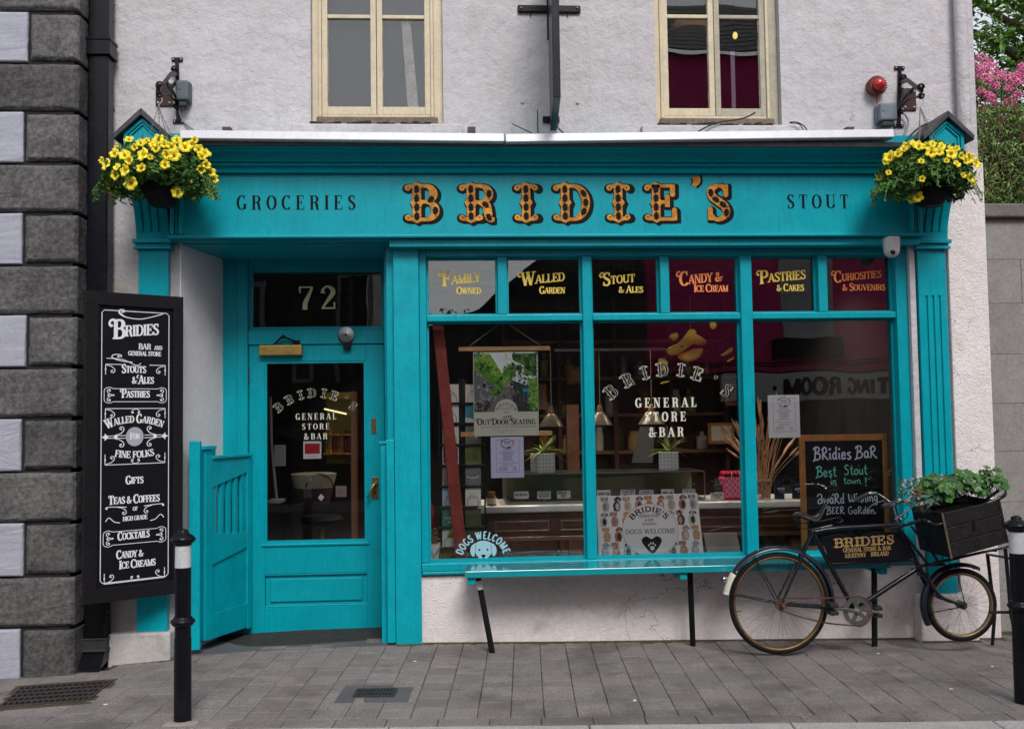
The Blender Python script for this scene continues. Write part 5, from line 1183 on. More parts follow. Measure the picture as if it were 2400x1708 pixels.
m = MB(); m.tube([c+d*.705, c+d*.9, c+d*1.08, c+d*1.16, c+d*1.19], [.040, .040, .034, .02, .004], 24); m.build('lens', 'red_plastic', t, smooth='all')
m = MB(); q = P(2055, 226, -.04); m.tube([q+Vector((0, 0, .03)), q+Vector((0, 0, .012)), q-Vector((0, 0, .012))], [.018, .014, .008], 12); m.tube(catmull([tuple(P(*v)) for v in ((2055, 226, -.04), (2056, 250, -.02), (2059, 275, -.015), (2056, 303, -.02))], 5), .004, 6); m.build('cable', 'red_plastic', t)
# projecting sign seen edge-on
t = thing('projecting_sign', 'black projecting sign seen edge-on, on a wall bracket between the windows', 'sign', (.62, 0, 3.3))
zl = PZ(1300, 306, -.06); xa, xb = PX(1296, 200, -.06), PX(1304, 150, -.72)
zb2 = zl
m = MB(); m.hexa([(xa-.022, -.05, zb2), (xa+.022, -.05, zb2), (xb+.022, -.72, zb2), (xb-.022, -.72, zb2), (xa-.022, -.05, zb2+1.15), (xa+.022, -.05, zb2+1.15), (xb+.022, -.72, zb2+1.15), (xb-.022, -.72, zb2+1.15)]); m.v = m.v
m.v = [(x, y, z) for x, y, z in m.v]; m.build('panel', 'black_paint', t, bevel=.003)
m = MB(); m.box(PX(1213, 20, -.02), PX(1361, 20, -.02), -.022, -.0015, PZ(1280, 30, -.02), PZ(1280, 12, -.02)); bp = m.build('wall_plate', 'black_paint', t, bevel=.008)
for px in (1222, 1353): m = MB(); c = P(px, 19, -.025); m.lathe([(.010, 0), (.010, .005), (.005, .009)], (c.x, -.0225, c.z), 10, 'y'); m.build('bolt', 'brass_old', bp)
for px in (1244, 1331): m = MB(); c = P(px, 30, -.02); m.tube([(c.x, -.01, c.z), (c.x, -.012, c.z-.02)], .004, 6); m.build('pin', 'rust', bp)
m = MB(); c = P(1285, 0, -.03); d_ = P(1283, 94, -.03); m.box(c.x-.012, c.x+.012, -.055, -.0225, d_.z, c.z+1.0); m.build('upright', 'black_paint', t)
m = MB(); a = P(1272, 272, -.02); b = P(1312, 287, -.02); m.box(a.x, b.x, -.02, -.0015, b.z, a.z); m.build('foot_plate', 'black_paint', t, bevel=.006)
m = MB(); a = P(1285, 283, -.02); m.tube(catmull([tuple(P(*q)) for q in ((1305, 285, -.03), (1308, 300, -.04), (1320, 311, -.06))], 5), .005, 6); m.build('cable', 'cable_black', t)
# bird spike wires
for i_, (a, b, lb) in enumerate((((1201, 291, -.03), (1246, 312, -.2), 'short slanting black wire standing on the awning case by the sign'), ((1260, 259, -.05), (1261, 312, -.1), 'thin upright black rod standing on the awning case by the sign'))):
    m = MB(); m.tube([P(*a), P(*b)], .0035, 6); tag(m.build('rod', 'cable_black', at=P(*b)), lb, 'rod')

# awning cassette
t = thing('awning_case', 'long slim white metal awning cassette above the shop fascia', 'awning', (.6, -.25, 3.17))
ya0 = -.36; 
def aw(pxa, pxb, pya, pyb, nm):
    a = P(pxa, pya, ya0); b = P(pxb, pyb, ya0); hh = .052; m = MB(); dp_ = .155
    v = []
    for q in (a, b):
        v.append([(q.x, ya0, q.z-hh), (q.x, ya0+.006, q.z), (q.x, ya0+dp_, q.z+.012), (q.x, ya0+dp_, q.z-hh+.004), (q.x, ya0+.03, q.z-hh-.006)])
    n = 5; m.add(v[0]+v[1], [tuple(range(n)), tuple(range(n, 2*n))[::-1]]+[(i, n+i, n+(i+1) % n, (i+1) % n) for i in range(n)]); m.build(nm, 'alu_white', t, bevel=.005)
    m = MB(); m.box(a.x+.02, b.x-.02, ya0+dp_+.001, -.20, min(a.z, b.z)-hh+.004, min(a.z, b.z)-.02); m.build('arm_housing', 'lead', t)
aw(421, 1182, 304, 312, 'case'); aw(1185, 2096, 313, 302, 'case')
for px in (532, 1105, 1990): m = MB(); q = P(px, 301, -.1); m.box(q.x-.025, q.x+.025, -.12, -.0015, q.z-.03, q.z+.004); m.build('mounting', 'lead', t)
# loose cables along the sills
def cable(label, pts, r=.005, mt='cable_black'):
    m = MB(); q = [P(*p) for p in pts]; m.tube(catmull([tuple(v) for v in q], 5), r, 6); tag(m.build('cable', mt, at=q[0]), label, 'cable')
cable('black cable curling up from the awning to the right window sill', [(1636, 309, -.15), (1660, 296, -.1), (1690, 286, -.09), (1720, 282, -.09), (1750, 275, -.08), (1770, 264, -.05)])
cable('black cable looping off the end of the right window sill', [(1850, 287, -.09), (1868, 287, -.1), (1884, 296, -.11), (1892, 306, -.12)], .004)
cable('second thinner cable looping off the right window sill end', [(1852, 289, -.085), (1872, 291, -.1), (1880, 300, -.11), (1884, 307, -.12)], .003)
cable('dark lead strip rising behind the right pilaster roof', [(2120, 334, -.28), (2140, 312, -.2), (2160, 296, -.12), (2190, 284, -.06)], .007, 'lead')

# security camera
t = thing('security_camera', 'white dome security camera under the right end of the fascia', 'camera', (PX(2100, 570, -.2), -.16, zl0-.12))
c = P(2101, 556, -.19); m = MB(); m.lathe([(.052, -.075), (.054, -.03), (.054, -.005), (.050, .0)], (c.x, -.115, zl0-.003), 24); m.build('housing', 'white_plastic', t, smooth=True)
b = Vector((c.x, -.115, zl0-.085)); m = MB(); m.ball(b, .051, .051, .05, 20, 12); m.build('dome', 'white_plastic', t, smooth='all')
e = b+Vector((-.01, -.040, -.020)); m = MB(); m.tube([b+Vector((-.008, -.036, -.012)), b+Vector((-.012, -.049, -.019))], [.026, .023], 18); m.build('lens_ring', 'white_plastic', t); m = MB(); m.ball(b+Vector((-.012, -.046, -.018)), .018, .010, .018); m.build('lens', 'plate_black', t, smooth='all')

# number plate of the street: tiny red enamel letters left of the left pilaster are hidden by flowers
# ------------------------------------------------------------------ the tall black sign board
tl, bl, tr_, br = P(193, 678, -.46), P(198, 1418, -.46), P(428, 700, -.115), P(424, 1386, -.115)
xL = (tl.x+bl.x)/2; xRr = (tr_.x+br.x)/2; zT = (tl.z+tr_.z)/2; zB = (bl.z+br.z)/2
O = Vector((xL, -.46, zB)); Rv = Vector((xRr-xL, .345, 0)); Wd = Rv.length; Rv.normalize(); Hh = zT-zB
t = thing('sign_board', 'tall black pub sign board listing BRIDIES bar and general store wares', 'sign', (xL+.24, -.3, zB))
Nf = Rv.cross(Vector((0, 0, 1))); Nf = -Nf if Nf.y > 0 else Nf
def sb_box(nm, x0, x1, z0, z1, d0, d1, mt, bv=.003):
    m = MB(); q = lambda x, z, d: O+Rv*x+Vector((0, 0, z))+Nf*d
    m.hexa([q(x0, z0, d1), q(x1, z0, d1), q(x1, z0, d0), q(x0, z0, d0), q(x0, z1, d1), q(x1, z1, d1), q(x1, z1, d0), q(x0, z1, d0)]); return m.build(nm, mt, t, bevel=bv)
fw = .062
sb_box('frame', 0, Wd, Hh-.078, Hh, -.02, .022, 'sign_frame'); sb_box('frame', 0, Wd, 0, .082, -.02, .022, 'sign_frame'); sb_box('frame', 0, fw+.012, .0825, Hh-.0785, -.02, .0215, 'sign_frame'); sb_box('frame', Wd-fw, Wd, .0825, Hh-.0785, -.02, .0215, 'sign_frame')
pn = sb_box('panel', fw+.0125, Wd-fw-.0005, .083, Hh-.079, -.018, .006, 'board_black', 0)
ink = Ink(sheet(O+Nf*.0065, Rv, (0, 0, 1)))
x0, x1, z0, z1 = fw+.034, Wd-fw-.022, .108, Hh-.105; lw = .0045; c = .014; Wm = 'print_white'
ink.line([(x0+c, z0), (x1-c, z0), (x1-c, z0+c*.0), (x1, z0+c), (x1, z1-c), (x1-c, z1), (x0+c, z1), (x0, z1-c), (x0, z0+c)], lw, Wm, 0, True)
xm = (x0+x1)/2; ink.sc = .87
def yz(py): return (1418-py)/740.*Hh-.004*0   # heights read off the board's left edge scale
def by(py, side=0): return (1405-(py-(0)))/715.*Hh
# rows (photo y at the board's centre line 689..1402)
def Z(py): return (1403-py)/(1403-689)*Hh
ink.text('BRIDIES', xm+.0, Z(794), .075, 'poster', Wm, big=1.75, rise=.10, width=.31)
ink.text('BAR', xm+.052, Z(820), .040, 'poster', Wm, width=.085); ink.text('AND', xm+.132, Z(820), .028, 'poster', Wm, width=.056)
ink.text('GENERAL STORE', xm+.052, Z(835), .030, 'poster', Wm, width=.225)
ink.text('STOUTS', xm-.012, Z(876), .046, 'poster', Wm, big=1.3, width=.165, curl=False); ink.text('& ALES', xm+.042, Z(901), .044, 'poster', Wm, big=1.35, width=.15)
ink.text('PASTRIES', xm, Z(934), .045, 'poster', Wm, big=1.3, width=.19, curl=True)
ink.text('WALLED GARDEN', xm-.005, Z(993), .046, 'poster', Wm, big=1.35, arcR=.42, width=.385, curl=False)
ink.disc(xm-.005, Z(1026), .052, 'print_grey', 0, ry=.056, n=28); ink.text('FOR', xm-.005, Z(1032), .036, 'poster', Wm, big=1.25, width=.065, lay=1, curl=False)
ink.text('FINE FOLKS', xm-.005, Z(1076), .046, 'poster', Wm, arcR=-.6, width=.27)
ink.text('GIFTS', xm-.005, Z(1136), .044, 'poster', Wm, big=1.3, width=.12, curl=False)
ink.text('TEAS & COFFEES', xm-.005, Z(1181), .046, 'poster', Wm, big=1.3, width=.345, curl=False)
ink.text('OF', xm-.0, Z(1199), .026, 'poster', Wm, width=.034)
ink.text('HIGH GRADE', xm-.0, Z(1222), .030, 'poster', Wm, rise=.02, width=.165)
ink.text('COCKTAILS', xm-.008, Z(1265), .046, 'poster', Wm, big=1.25, rise=.02, width=.215, curl=False)
ink.text('CANDY &', xm-.03, Z(1307), .044, 'poster', Wm, big=1.3, width=.18, curl=False); ink.text('ICE CREAMS', xm+.015, Z(1331), .044, 'poster', Wm, big=1.3, width=.245, curl=False)
def scroll_pair(zc, dy, dx=.155, sx=.09, sy=.03, w=.0042, up=1):
    for sg in (-1, 1): ink.curl(xm+sg*dx*.25, zc, sg*sx, up*sy, w, Wm)
ink.line(catmull([(xm-.10, Z(733)), (xm-.06, Z(745)), (xm+.02, Z(748)), (xm+.09, Z(742)), (xm+.16, Z(733))], 6), .005, Wm); ink.curl(xm-.03, Z(747), -.09, .05, .005, Wm)
ink.curl(xm-.02, Z(851), -.15, .045, .0045, Wm); ink.line(catmull([(xm-.17, Z(843)), (xm-.08, Z(845)), (xm+.0, Z(858)), (xm+.03, Z(853))], 6), .004, Wm)
for zc, up in ((857, -1), (960, -1), (1090, 1), (1362, 1)):
    for sg in (-1, 1):
        ink.line([(xm+sg*.175, Z(zc)), (xm+sg*.175, Z(zc)+up*.06)], .004, Wm); ink.curl(xm+sg*.17, Z(zc)+up*.005, -sg*.06, up*.045, .0036, Wm); ink.disc(xm+sg*.175, Z(zc)+up*.03, .005, Wm, n=8)
        if zc == 857: ink.line([(xm+sg*.175, Z(zc)), (xm+sg*.08, Z(zc))], .004, Wm)
    if zc != 857:
        ink.line([(xm-.175, Z(zc)), (xm+.175, Z(zc))], .004, Wm)
        for sg in (-1, 1): ink.curl(xm, Z(zc)+up*.003, sg*.03, up*.026, .0032, Wm)
for zc in (930, 1261):
    zz = Z(zc)+.003
    for s2 in (-1, 1): ink.line([(xm-.13, zz+s2*.038), (xm+.13, zz+s2*.038)], .0034, Wm)
    for sg in (-1, 1):
        for s2 in (-1, 1):
            ink.line(catmull([(xm+sg*.13, zz+s2*.038), (xm+sg*.155, zz+s2*.046), (xm+sg*.18, zz+s2*.034), (xm+sg*.182, zz)], 5), .0034, Wm); ink.curl(xm+sg*.125, zz, sg*.05, s2*.036, .0036, Wm)
        ink.disc(xm+sg*.158, zz, .006, Wm, n=8); ink.disc(xm+sg*.128, zz, .005, Wm, n=6)
for sg in (-1, 1):
    zz = Z(1026); 
    for s2 in (-1, 1): ink.line([(xm+sg*.05, zz+s2*.008), (xm+sg*.16, zz+s2*.006)], .0038, Wm); ink.curl(xm+sg*.12, zz+s2*.010, -sg*.065, s2*.05, .0042, Wm)
    ink.disc(xm+sg*.115, zz, .011, Wm, n=12); ink.poly([(xm+sg*.155, zz), (xm+sg*.178, zz+.022), (xm+sg*.178, zz+.008), (xm+sg*.198, zz), (xm+sg*.178, zz-.008), (xm+sg*.178, zz-.022)], Wm)
    ink.line(catmull([(xm+sg*.05, Z(1190)), (xm+sg*.10, Z(1188)), (xm+sg*.165, Z(1187))], 4), .0042, Wm); ink.curl(xm+sg*.10, Z(1189), -sg*.06, -.045, .0036, Wm); ink.disc(xm+sg*.165, Z(1190), .007, Wm, n=8)
    ink.line(catmull([(xm+sg*.088, Z(1225)), (xm+sg*.12, Z(1222)), (xm+sg*.15, Z(1212)), (xm+sg*.17, Z(1220))], 5), .0046, Wm)
ink.build('lettering', pn)

# ------------------------------------------------------------------ bollards
def bollard(label, X, Y, zs=1.):
    z0 = gz(X, Y)-.01; t = thing('bollard', label, 'bollard', (X, Y, z0), 'black street bollards by the kerb')
    H = .945*zs; r = .0375
    m = MB(); m.lathe([(r+.003, 0), (r+.002, H*.42), (r, H*.42), (r, .77*H)], (X, Y, z0), 28); m.build('post', 'black_paint', t, smooth=True)
    m = MB(); zc = H*.50; m.lathe([(r+.001, zc-.022), (r+.008, zc-.018), (r+.016, zc-.006), (r+.020, zc+.0), (r+.018, zc+.008), (r+.008, zc+.014), (r+.005, zc+.022), (r+.001, zc+.026)], (X, Y, z0), 28); m.build('ring', 'black_paint', t, smooth='all')
    m = MB(); m.lathe([(r, .7701*H), (r-.001, .88*H)], (X, Y, z0), 28); m.build('reflective_band', 'reflect_band', t, smooth=True)
    m = MB(); q = .88*H; m.lathe([(r+.002, q), (r+.004, q+.008), (r+.018, q+.018), (r+.021, q+.030), (r+.014, q+.040), (r+.002, q+.050), (r-.010, q+.056), (r-.014, q+.060), (r-.012, q+.066), (.018, q+.074), (.004, q+.078)], (X, Y, z0), 28); m.build('cap', 'black_paint', t, smooth='all')
    return t
b1 = Gd(428, 1688, .0); bollard('black bollard with white band in front of the sign board', b1.x, b1.y)
m = MB(); m.box(b1.x-.07, b1.x+.085, b1.y-.085, b1.y-.02, -.05, .0035); tag(m.build('footing_slab', 'slab_light', at=(b1.x, b1.y, 0)), 'small pale concrete patch at the foot of the left bollard', 'slab')
b2 = Gd(2399, 1643, .0); bollard('black bollard with white band at the right edge before the bicycle crate', b2.x, b2.y, 1.0)
BOL2 = b2

# ------------------------------------------------------------------ bench
yb0, yb1 = -.36, -.05
zt_ = .455; xb0 = PX(1090, 1335, yb0); xb1 = PX(2088, 1318, yb0)
zt_ = PZ(1200, 1336, yb0)
mat('bench_paint', (.004, .27, .32), .16, var=(4, .1), bumps=((60, .06),), spec=.5, coat=.6, dirt=[(22, .68, (.30, .30, .26), .5)])
t = thing('bench', 'long teal plank bench on black pole legs under the shop window', 'bench', ((xb0+xb1)/2, -.2, 0))
n = 4; pw = (yb1-yb0)/n
for k in range(n):
    m = MB(); y0 = yb0+pw*k; m.box(xb0+.004*k, xb1-.003*k, y0, y0+pw-.006, zt_-.040 if k == 0 else zt_-.03, zt_-.001*k); m.build('plank', 'bench_paint', t, bevel=.004)
for px in (1104, 1602, 2072):
    x = PX(px, 1350, yb0+.02); m = MB(); m.box(x-.022, x+.022, yb0+.02, yb1-.01, zt_-.082, zt_-.0405); m.build('bearer', 'teal', t, bevel=.003)
for i_, (a, b) in enumerate((((1119, 1350), (1154, 1529)), ((1617, 1344), (1624, 1512)), ((2049, 1330), (2050, 1514)))):
    ys = -.25; ye = -.30 if i_ == 0 else -.20
    p0 = P(*a, ys); p0.z = zt_-.0305; zb_ = None
    for s_ in range(60):
        y_ = -.6+s_*.01; q = P(*b, y_)
        if q.z <= gz(q.x, q.y)+.001: ye = y_; break
    q = P(*b, ye); m = MB(); m.tube([p0, q], .0175, 14); lg = m.build('leg', 'black_matt', t)
    if i_ == 0: m = MB(); m.tube([p0.lerp(q, .09), p0.lerp(q, .20)], .0182, 14); m.build('sticker', 'print_white', lg)
# wood worn raw at the near left end
m = MB(); m.box(xb0-.0016, xb0-.0004, yb0+.002, yb0+pw-.01, zt_-.038, zt_-.003); m.build('worn_end', 'oak_dark', t)

# ------------------------------------------------------------------ delivery bicycle
YBK = -.44
bk = thing('delivery_bicycle', 'old black delivery bicycle with front carrier leaning beside the bench', 'bicycle', (P(1832, 1530, YBK).x, YBK, 0))
def B(px, py, dy=0.): return P(px, py, YBK+dy)
RH = B(1825, 1412.5); FH = B(2253, 1416.5)
RW = 120/FL*(YBK+6.3); FW = 87.5/FL*(YBK+6.3)
def wheel(c, Rr, tw, rimmat, nspk, label=None):
    m = MB(); n = 64; prof = [(cos(a)*tw*.9, sin(a)*tw) for a in [2*pi*i/10 for i in range(10)]]
    vs = []; 
    for i in range(n):
        a = 2*pi*i/n
        for (u_, v_) in prof: rr = Rr-tw+u_; vs.append((c.x+rr*cos(a), c.y+v_, c.z+rr*sin(a)))
    fs = [(i*10+j, i*10+(j+1) % 10, ((i+1) % n)*10+(j+1) % 10, ((i+1) % n)*10+j) for i in range(n) for j in range(10)]
    m.add(vs, fs); w = m.build('wheel', 'tyre', bk, smooth='all')
    m = MB(); r0 = Rr-2*tw*.93; pr = [(r0+.006, -.015), (r0+.004, -.0165), (r0-.005, -.014), (r0-.009, -.006), (r0-.009, .006), (r0-.005, .014), (r0+.004, .0165), (r0+.006, .015)]; k = len(pr); vs = []
    for i in range(n):
        a = 2*pi*i/n
        for r_, y_ in pr: vs.append((c.x+r_*cos(a), c.y+y_, c.z+r_*sin(a)))
    m.add(vs, [(i*k+j, i*k+(j+1) % k, ((i+1) % n)*k+(j+1) % k, ((i+1) % n)*k+j) for i in range(n) for j in range(k)]); m.build('rim', rimmat, w, smooth='all')
    m = MB(); 
    for i in range(nspk):
        a = 2*pi*(i+.5)/nspk; s_ = 1 if i % 2 else -1; hb = a+(1.0 if (i//2) % 2 else -1.0); h = Vector((c.x+.019*cos(hb), c.y+s_*.022, c.z+.019*sin(hb))); e = Vector((c.x+(r0-.012)*cos(a), c.y+s_*.003, c.z+(r0-.012)*sin(a)))
        m.tube([h, e], .0008, 4, caps=False)
    m.build('spokes', 'steel_dull', w)
    m = MB(); m.lathe([(.006, -.055), (.006, -.03), (.024, -.028), (.024, -.02), (.013, -.016), (.013, .016), (.024, .02), (.024, .028), (.006, .03), (.006, .055)], (c.x, c.y, c.z), 16, 'y'); m.build('hub', 'rust' if nspk > 30 else 'iron', w, smooth=True)
    m = MB(); a = R(190 if nspk > 30 else 235); m.tube([(c.x+(r0-.01)*cos(a), c.y, c.z+(r0-.01)*sin(a)), (c.x+(r0-.045)*cos(a), c.y, c.z+(r0-.045)*sin(a))], .003, 6); m.build('valve', 'steel_dull', w)
    return w
wr = wheel(RH, RW, .017, 'rim_gold', 36); wf = wheel(FH, FW, .019, 'rim_gold_dull', 28)
wf.rotation_euler = (0, 0, 0)
def guard(c, r, a0, a1, w, mt, nm='mudguard', par=None, th=.003, n=30):
    m = MB(); pr = [(-w/2, -.012), (-w/2*.8, 0), (-w/4, .007), (0, .009), (w/4, .007), (w/2*.8, 0), (w/2, -.012)]; vs = []; k = len(pr)
    for i in range(n+1):
        a = R(lerp(a0, a1, i/n))
        for s_ in (0, th):
            for y_, d in pr: vs.append((c.x+(r+d+s_)*cos(a), c.y+y_, c.z+(r+d+s_)*sin(a)))
    fs = []
    for i in range(n):
        b = i*2*k; e = b+2*k
        fs += [(b+j, b+j+1, e+j+1, e+j) for j in range(k-1)]+[(b+k+j, e+k+j, e+k+j+1, b+k+j+1) for j in range(k-1)]+[(b, e, e+k, b+k), (b+k-1, b+2*k-1, e+2*k-1, e+k-1)]
    for b in (0, n*2*k): fs += [(b+j, b+k+j, b+k+j+1, b+j+1) for j in range(k-1)]
    m.add(vs, fs); return m.build(nm, mt, par or bk, smooth='all')
rg = guard(RH, RW+.024, -14, 146, .062, 'bike_guard'); guard(RH, RW+.024, 146.5, 169, .066, 'guard_white', 'white_tail', rg, .004, 8)
guard(FH, FW+.020, 62, 208, .060, 'bike_guard')
def tubes(nm, pts, r, mt='bike_paint', n=12, par=None, sm='all'):
    m = MB(); m.tube([Vector(p) for p in pts], r, n); return m.build(nm, mt, par or bk, smooth=True)
m = MB(); seat = B(1904, 1247); bb = B(2002, 1428); hd0 = B(2101, 1230); hd1 = B(2163, 1345)
lt0 = B(1950, 1321); lt1 = B(2150, 1311)
m.tube([seat, bb], .0145, 14); m.tube([seat, B(1935, 1241), B(1965, 1237), hd0+Vector((.0, 0, 0))], .0135, 14); m.tube([lt0, lt1], .0125, 12); m.tube([bb, B(2150, 1331)], .0155, 14)
m.tube([hd0, hd1], .017, 14); m.ball(seat, .021, .019, .024); m.tube([bb-Vector((0, .035, 0)), bb+Vector((0, .035, 0))], .021, 14)
for dy in (-.045, .045):
    o = Vector((0, dy, 0)); m.tube([bb+o*.5, RH+o], .0085, 10); m.tube([seat+o*.3, RH+o], .008, 10)
m.build('frame', 'bike_paint', bk, smooth=True)
m = MB()
for dy in (-.042, .042):
    o = Vector((0, dy, 0)); m.tube([tuple(v) for v in catmull([tuple(hd1+o*.8), tuple(B(2178, 1372)+o), tuple(B(2200, 1397)+o), tuple(B(2230, 1409)+o), tuple(FH+o)], 5)], [.013]*6+[.011]*8+[.009]*7, 10)
m.bar(hd1+Vector((0, -.045, 0)), hd1+Vector((0, .045, 0)), .03, .022); m.tube([B(2105, 1236), B(2166, 1350)], .0125, 12); m.build('fork', 'bike_paint', bk, smooth=True)
# mudguard stays
for a in (168, 118):
    for dy in (-.03, .03):
        q = Vector((RH.x+(RW+.02)*cos(R(a)), RH.y+dy, RH.z+(RW+.02)*sin(R(a)))); tubes('stay', [RH+Vector((0, dy*1.6, 0)), q], .003, 'bike_paint', 6)
for a in (190, 100):
    q = Vector((FH.x+(FW+.015)*cos(R(a)), FH.y-.03, FH.z+(FW+.015)*sin(R(a)))); tubes('stay', [FH+Vector((0, -.05, 0)), q], .003, 'bike_paint', 6)
# chain set
m = MB(); n = 44; r0 = .082; r1 = .089; vs = []; cyy = YBK-.047
for i in range(n*2):
    a = pi*i/n; rr = r1 if i % 2 else r0; vs += [(bb.x+rr*cos(a), cyy, bb.z+rr*sin(a)), (bb.x+rr*cos(a), cyy+.003, bb.z+rr*sin(a)), (bb.x+.058*cos(a), cyy, bb.z+.058*sin(a)), (bb.x+.058*cos(a), cyy+.003, bb.z+.058*sin(a))]
k = n*2; fs = []
for i in range(k):
    j = (i+1) % k; fs += [(4*i, 4*j, 4*j+2, 4*i+2), (4*i+1, 4*i+3, 4*j+3, 4*j+1), (4*i, 4*i+1, 4*j+1, 4*j), (4*i+2, 4*j+2, 4*j+3, 4*i+3)]
m.add(vs, fs)
for i in range(5):
    a = 2*pi*i/5+.5; d = Vector((cos(a), 0, sin(a))); c_ = Vector((bb.x, cyy+.0015, bb.z)); m.bar(c_+d*.014, c_+d*.060, .024, .003, (0, 1, 0))
m.lathe([(.024, -.004), (.024, .004)], (bb.x, cyy+.0015, bb.z), 20, 'y'); m.build('chainring', 'steel_dull', bk)
m = MB(); c_ = Vector((bb.x, cyy-.012, bb.z)); pd = B(1944, 1422, -.07); m.bar(c_, Vector((pd.x, cyy-.014, pd.z)), .016, .011, (0, 1, 0)); m.lathe([(.013, -.01), (.013, .008)], (c_.x, c_.y, c_.z), 14, 'y'); m.build('crank', 'chrome', bk, bevel=.003)
m = MB(); m.bar(Vector((bb.x, YBK+.05, bb.z)), Vector((2*bb.x-pd.x, YBK+.05, 2*bb.z-pd.z)), .016, .011, (0, 1, 0)); m.build('crank', 'steel_dull', bk, bevel=.003)
for q, sg in ((Vector((pd.x, cyy-.02, pd.z)), -1), (Vector((2*bb.x-pd.x, YBK+.06, 2*bb.z-pd.z)), 1)):
    m = MB(); 
    for dz in (-.022, .022): m.box(q.x-.025, q.x+.025, q.y, q.y+sg*.085, q.z+dz-.011, q.z+dz+.011)
    m.box(q.x-.007, q.x+.007, q.y, q.y+sg*.09, q.z-.006, q.z+.006); m.build('pedal', 'rubber', bk, bevel=.004)
# chain: links round the ring and the rear sprocket
ch = MB(); sp = Vector((RH.x, cyy, RH.z)); rs_ = .036; up0, up1 = sp+Vector((0, 0, rs_)), Vector((bb.x, cyy, bb.z+.085)); dn0, dn1 = sp-Vector((0, 0, rs_)), Vector((bb.x, cyy, bb.z-.085))
for a, b, sag in ((up0, up1, .004), (dn1, dn0, .02)):
    k = int((b-a).length/.0125)
    for i in range(k):
        p = a.lerp(b, i/k)-Vector((0, 0, sag*sin(pi*i/k))); q = a.lerp(b, (i+.86)/k)-Vector((0, 0, sag*sin(pi*(i+.86)/k))); ch.bar(p, q, .006 if i % 2 else .009, .008)
for i in range(22):
    a = R(90-180*i/22); b = R(90-180*(i+.8)/22); ch.bar(Vector((bb.x+.088*cos(a), cyy, bb.z+.088*sin(a))), Vector((bb.x+.088*cos(b), cyy, bb.z+.088*sin(b))), .008, .008)
ch.build('chain', 'rust', bk)
m = MB(); m.lathe([(.036, -.0015), (.036, .0015)], (sp.x, sp.y, sp.z), 20, 'y'); m.lathe([(.012, -.02), (.012, .02)], (sp.x, sp.y-.02, sp.z), 10, 'y'); m.build('sprocket', 'rust', bk); m = MB(); m.lathe([(.0075, -.005), (.0075, .0)], (sp.x, sp.y-.045, sp.z), 8, 'y'); m.build('axle_nut', 'chrome', bk)
# saddle: leather top with raised nose and coil springs
m = MB(); prof = [((1856, 1205), .010), ((1868, 1199), .045), ((1884, 1201), .075), ((1900, 1209), .080), ((1912, 1208), .058), ((1922, 1197), .036), ((1930, 1184), .026), ((1937, 1174), .016)]
vs = []; nn = 9
for (q, hw) in prof:
    c_ = B(*q)
    for lay in (0, .012):
        for j in range(nn): u_ = -1+2*j/(nn-1); vs.append((c_.x, c_.y+u_*hw, c_.z-.022*abs(u_)**2.2*(hw/.08)**.5-lay))
fs = []
for i in range(len(prof)-1):
    b_ = i*2*nn; e_ = b_+2*nn; fs += [(b_+j, b_+j+1, e_+j+1, e_+j) for j in range(nn-1)]+[(b_+nn+j, e_+nn+j, e_+nn+j+1, b_+nn+j+1) for j in range(nn-1)]+[(b_, e_, e_+nn, b_+nn), (b_+nn-1, b_+2*nn-1, e_+2*nn-1, e_+nn-1)]
m.add(vs, fs); sad = m.build('saddle', 'leather', bk, smooth='all')
m = MB()
for dy in (-.045, .045):
    m.tube([B(1862, 1214, dy), B(1880, 1226, dy), B(1910, 1224, dy), B(1945, 1216, dy*.5), B(1968, 1211, dy*.3), B(1975, 1218, dy*.3), B(1968, 1225, dy*.3), B(1960, 1220, dy*.3)], .0042, 8)
    m.tube([B(1870, 1206, dy), B(1872, 1236, dy), B(1905, 1240, dy), B(1950, 1230, dy)], .003, 8)
    c_ = B(1872, 1222, dy); m.tube([(c_.x+.012*cos(k*.9), c_.y+.012*sin(k*.9), c_.z+.024-.0018*k) for k in range(28)], .0028, 5)
m.tube([B(1904, 1215), B(1904, 1247)], .011, 10); m.box(B(1895, 1222).x, B(1913, 1222).x, YBK-.02, YBK+.02, B(1900, 1228).z, B(1900, 1216).z); m.build('saddle_spring', 'bike_paint', sad, smooth=True)
# handlebars
m = MB(); st0 = B(2108, 1226); st1 = B(2096, 1188)
m.tube([st0, st1], .011, 10); L1 = [B(2036, 1156, .22), B(2052, 1156, .2), B(2070, 1166, .12), B(2090, 1180, .02), B(2096, 1184, 0), B(2106, 1178, -.06), B(2118, 1173, -.14), B(2100, 1178, -.22), B(2082, 1186, -.24)]
m.tube([tuple(v) for v in catmull([tuple(v) for v in L1], 5)], .0095, 10); m.build('handlebar', 'chrome', bk, smooth=True)
tubes('grip', [B(2036, 1156, .22), B(2003, 1173, .24)], .0135, 'rubber'); tubes('grip', [B(2100, 1177, -.22), B(2067, 1187, -.25)], .0135, 'rubber')
m = MB(); m.tube([tuple(v) for v in catmull([tuple(B(2104, 1170, -.16)), tuple(B(2126, 1176, -.16)), tuple(B(2136, 1188, -.15)), tuple(B(2118, 1203, -.12)), tuple(B(2098, 1217, -.1))], 5)], .006, 8); m.tube([tuple(v) for v in catmull([tuple(B(2106, 1216, .05)), tuple(B(2122, 1215, .0)), tuple(B(2128, 1203, -.05)), tuple(B(2118, 1198, -.08))], 5)], .004, 6)
m.tube([tuple(v) for v in catmull([tuple(B(2030, 1196, .2)), tuple(B(2050, 1180, .18)), tuple(B(2080, 1172, .12)), tuple(B(2095, 1186, .02))], 5)], .0035, 6); m.build('brake_lever', 'chrome', bk, smooth='all')
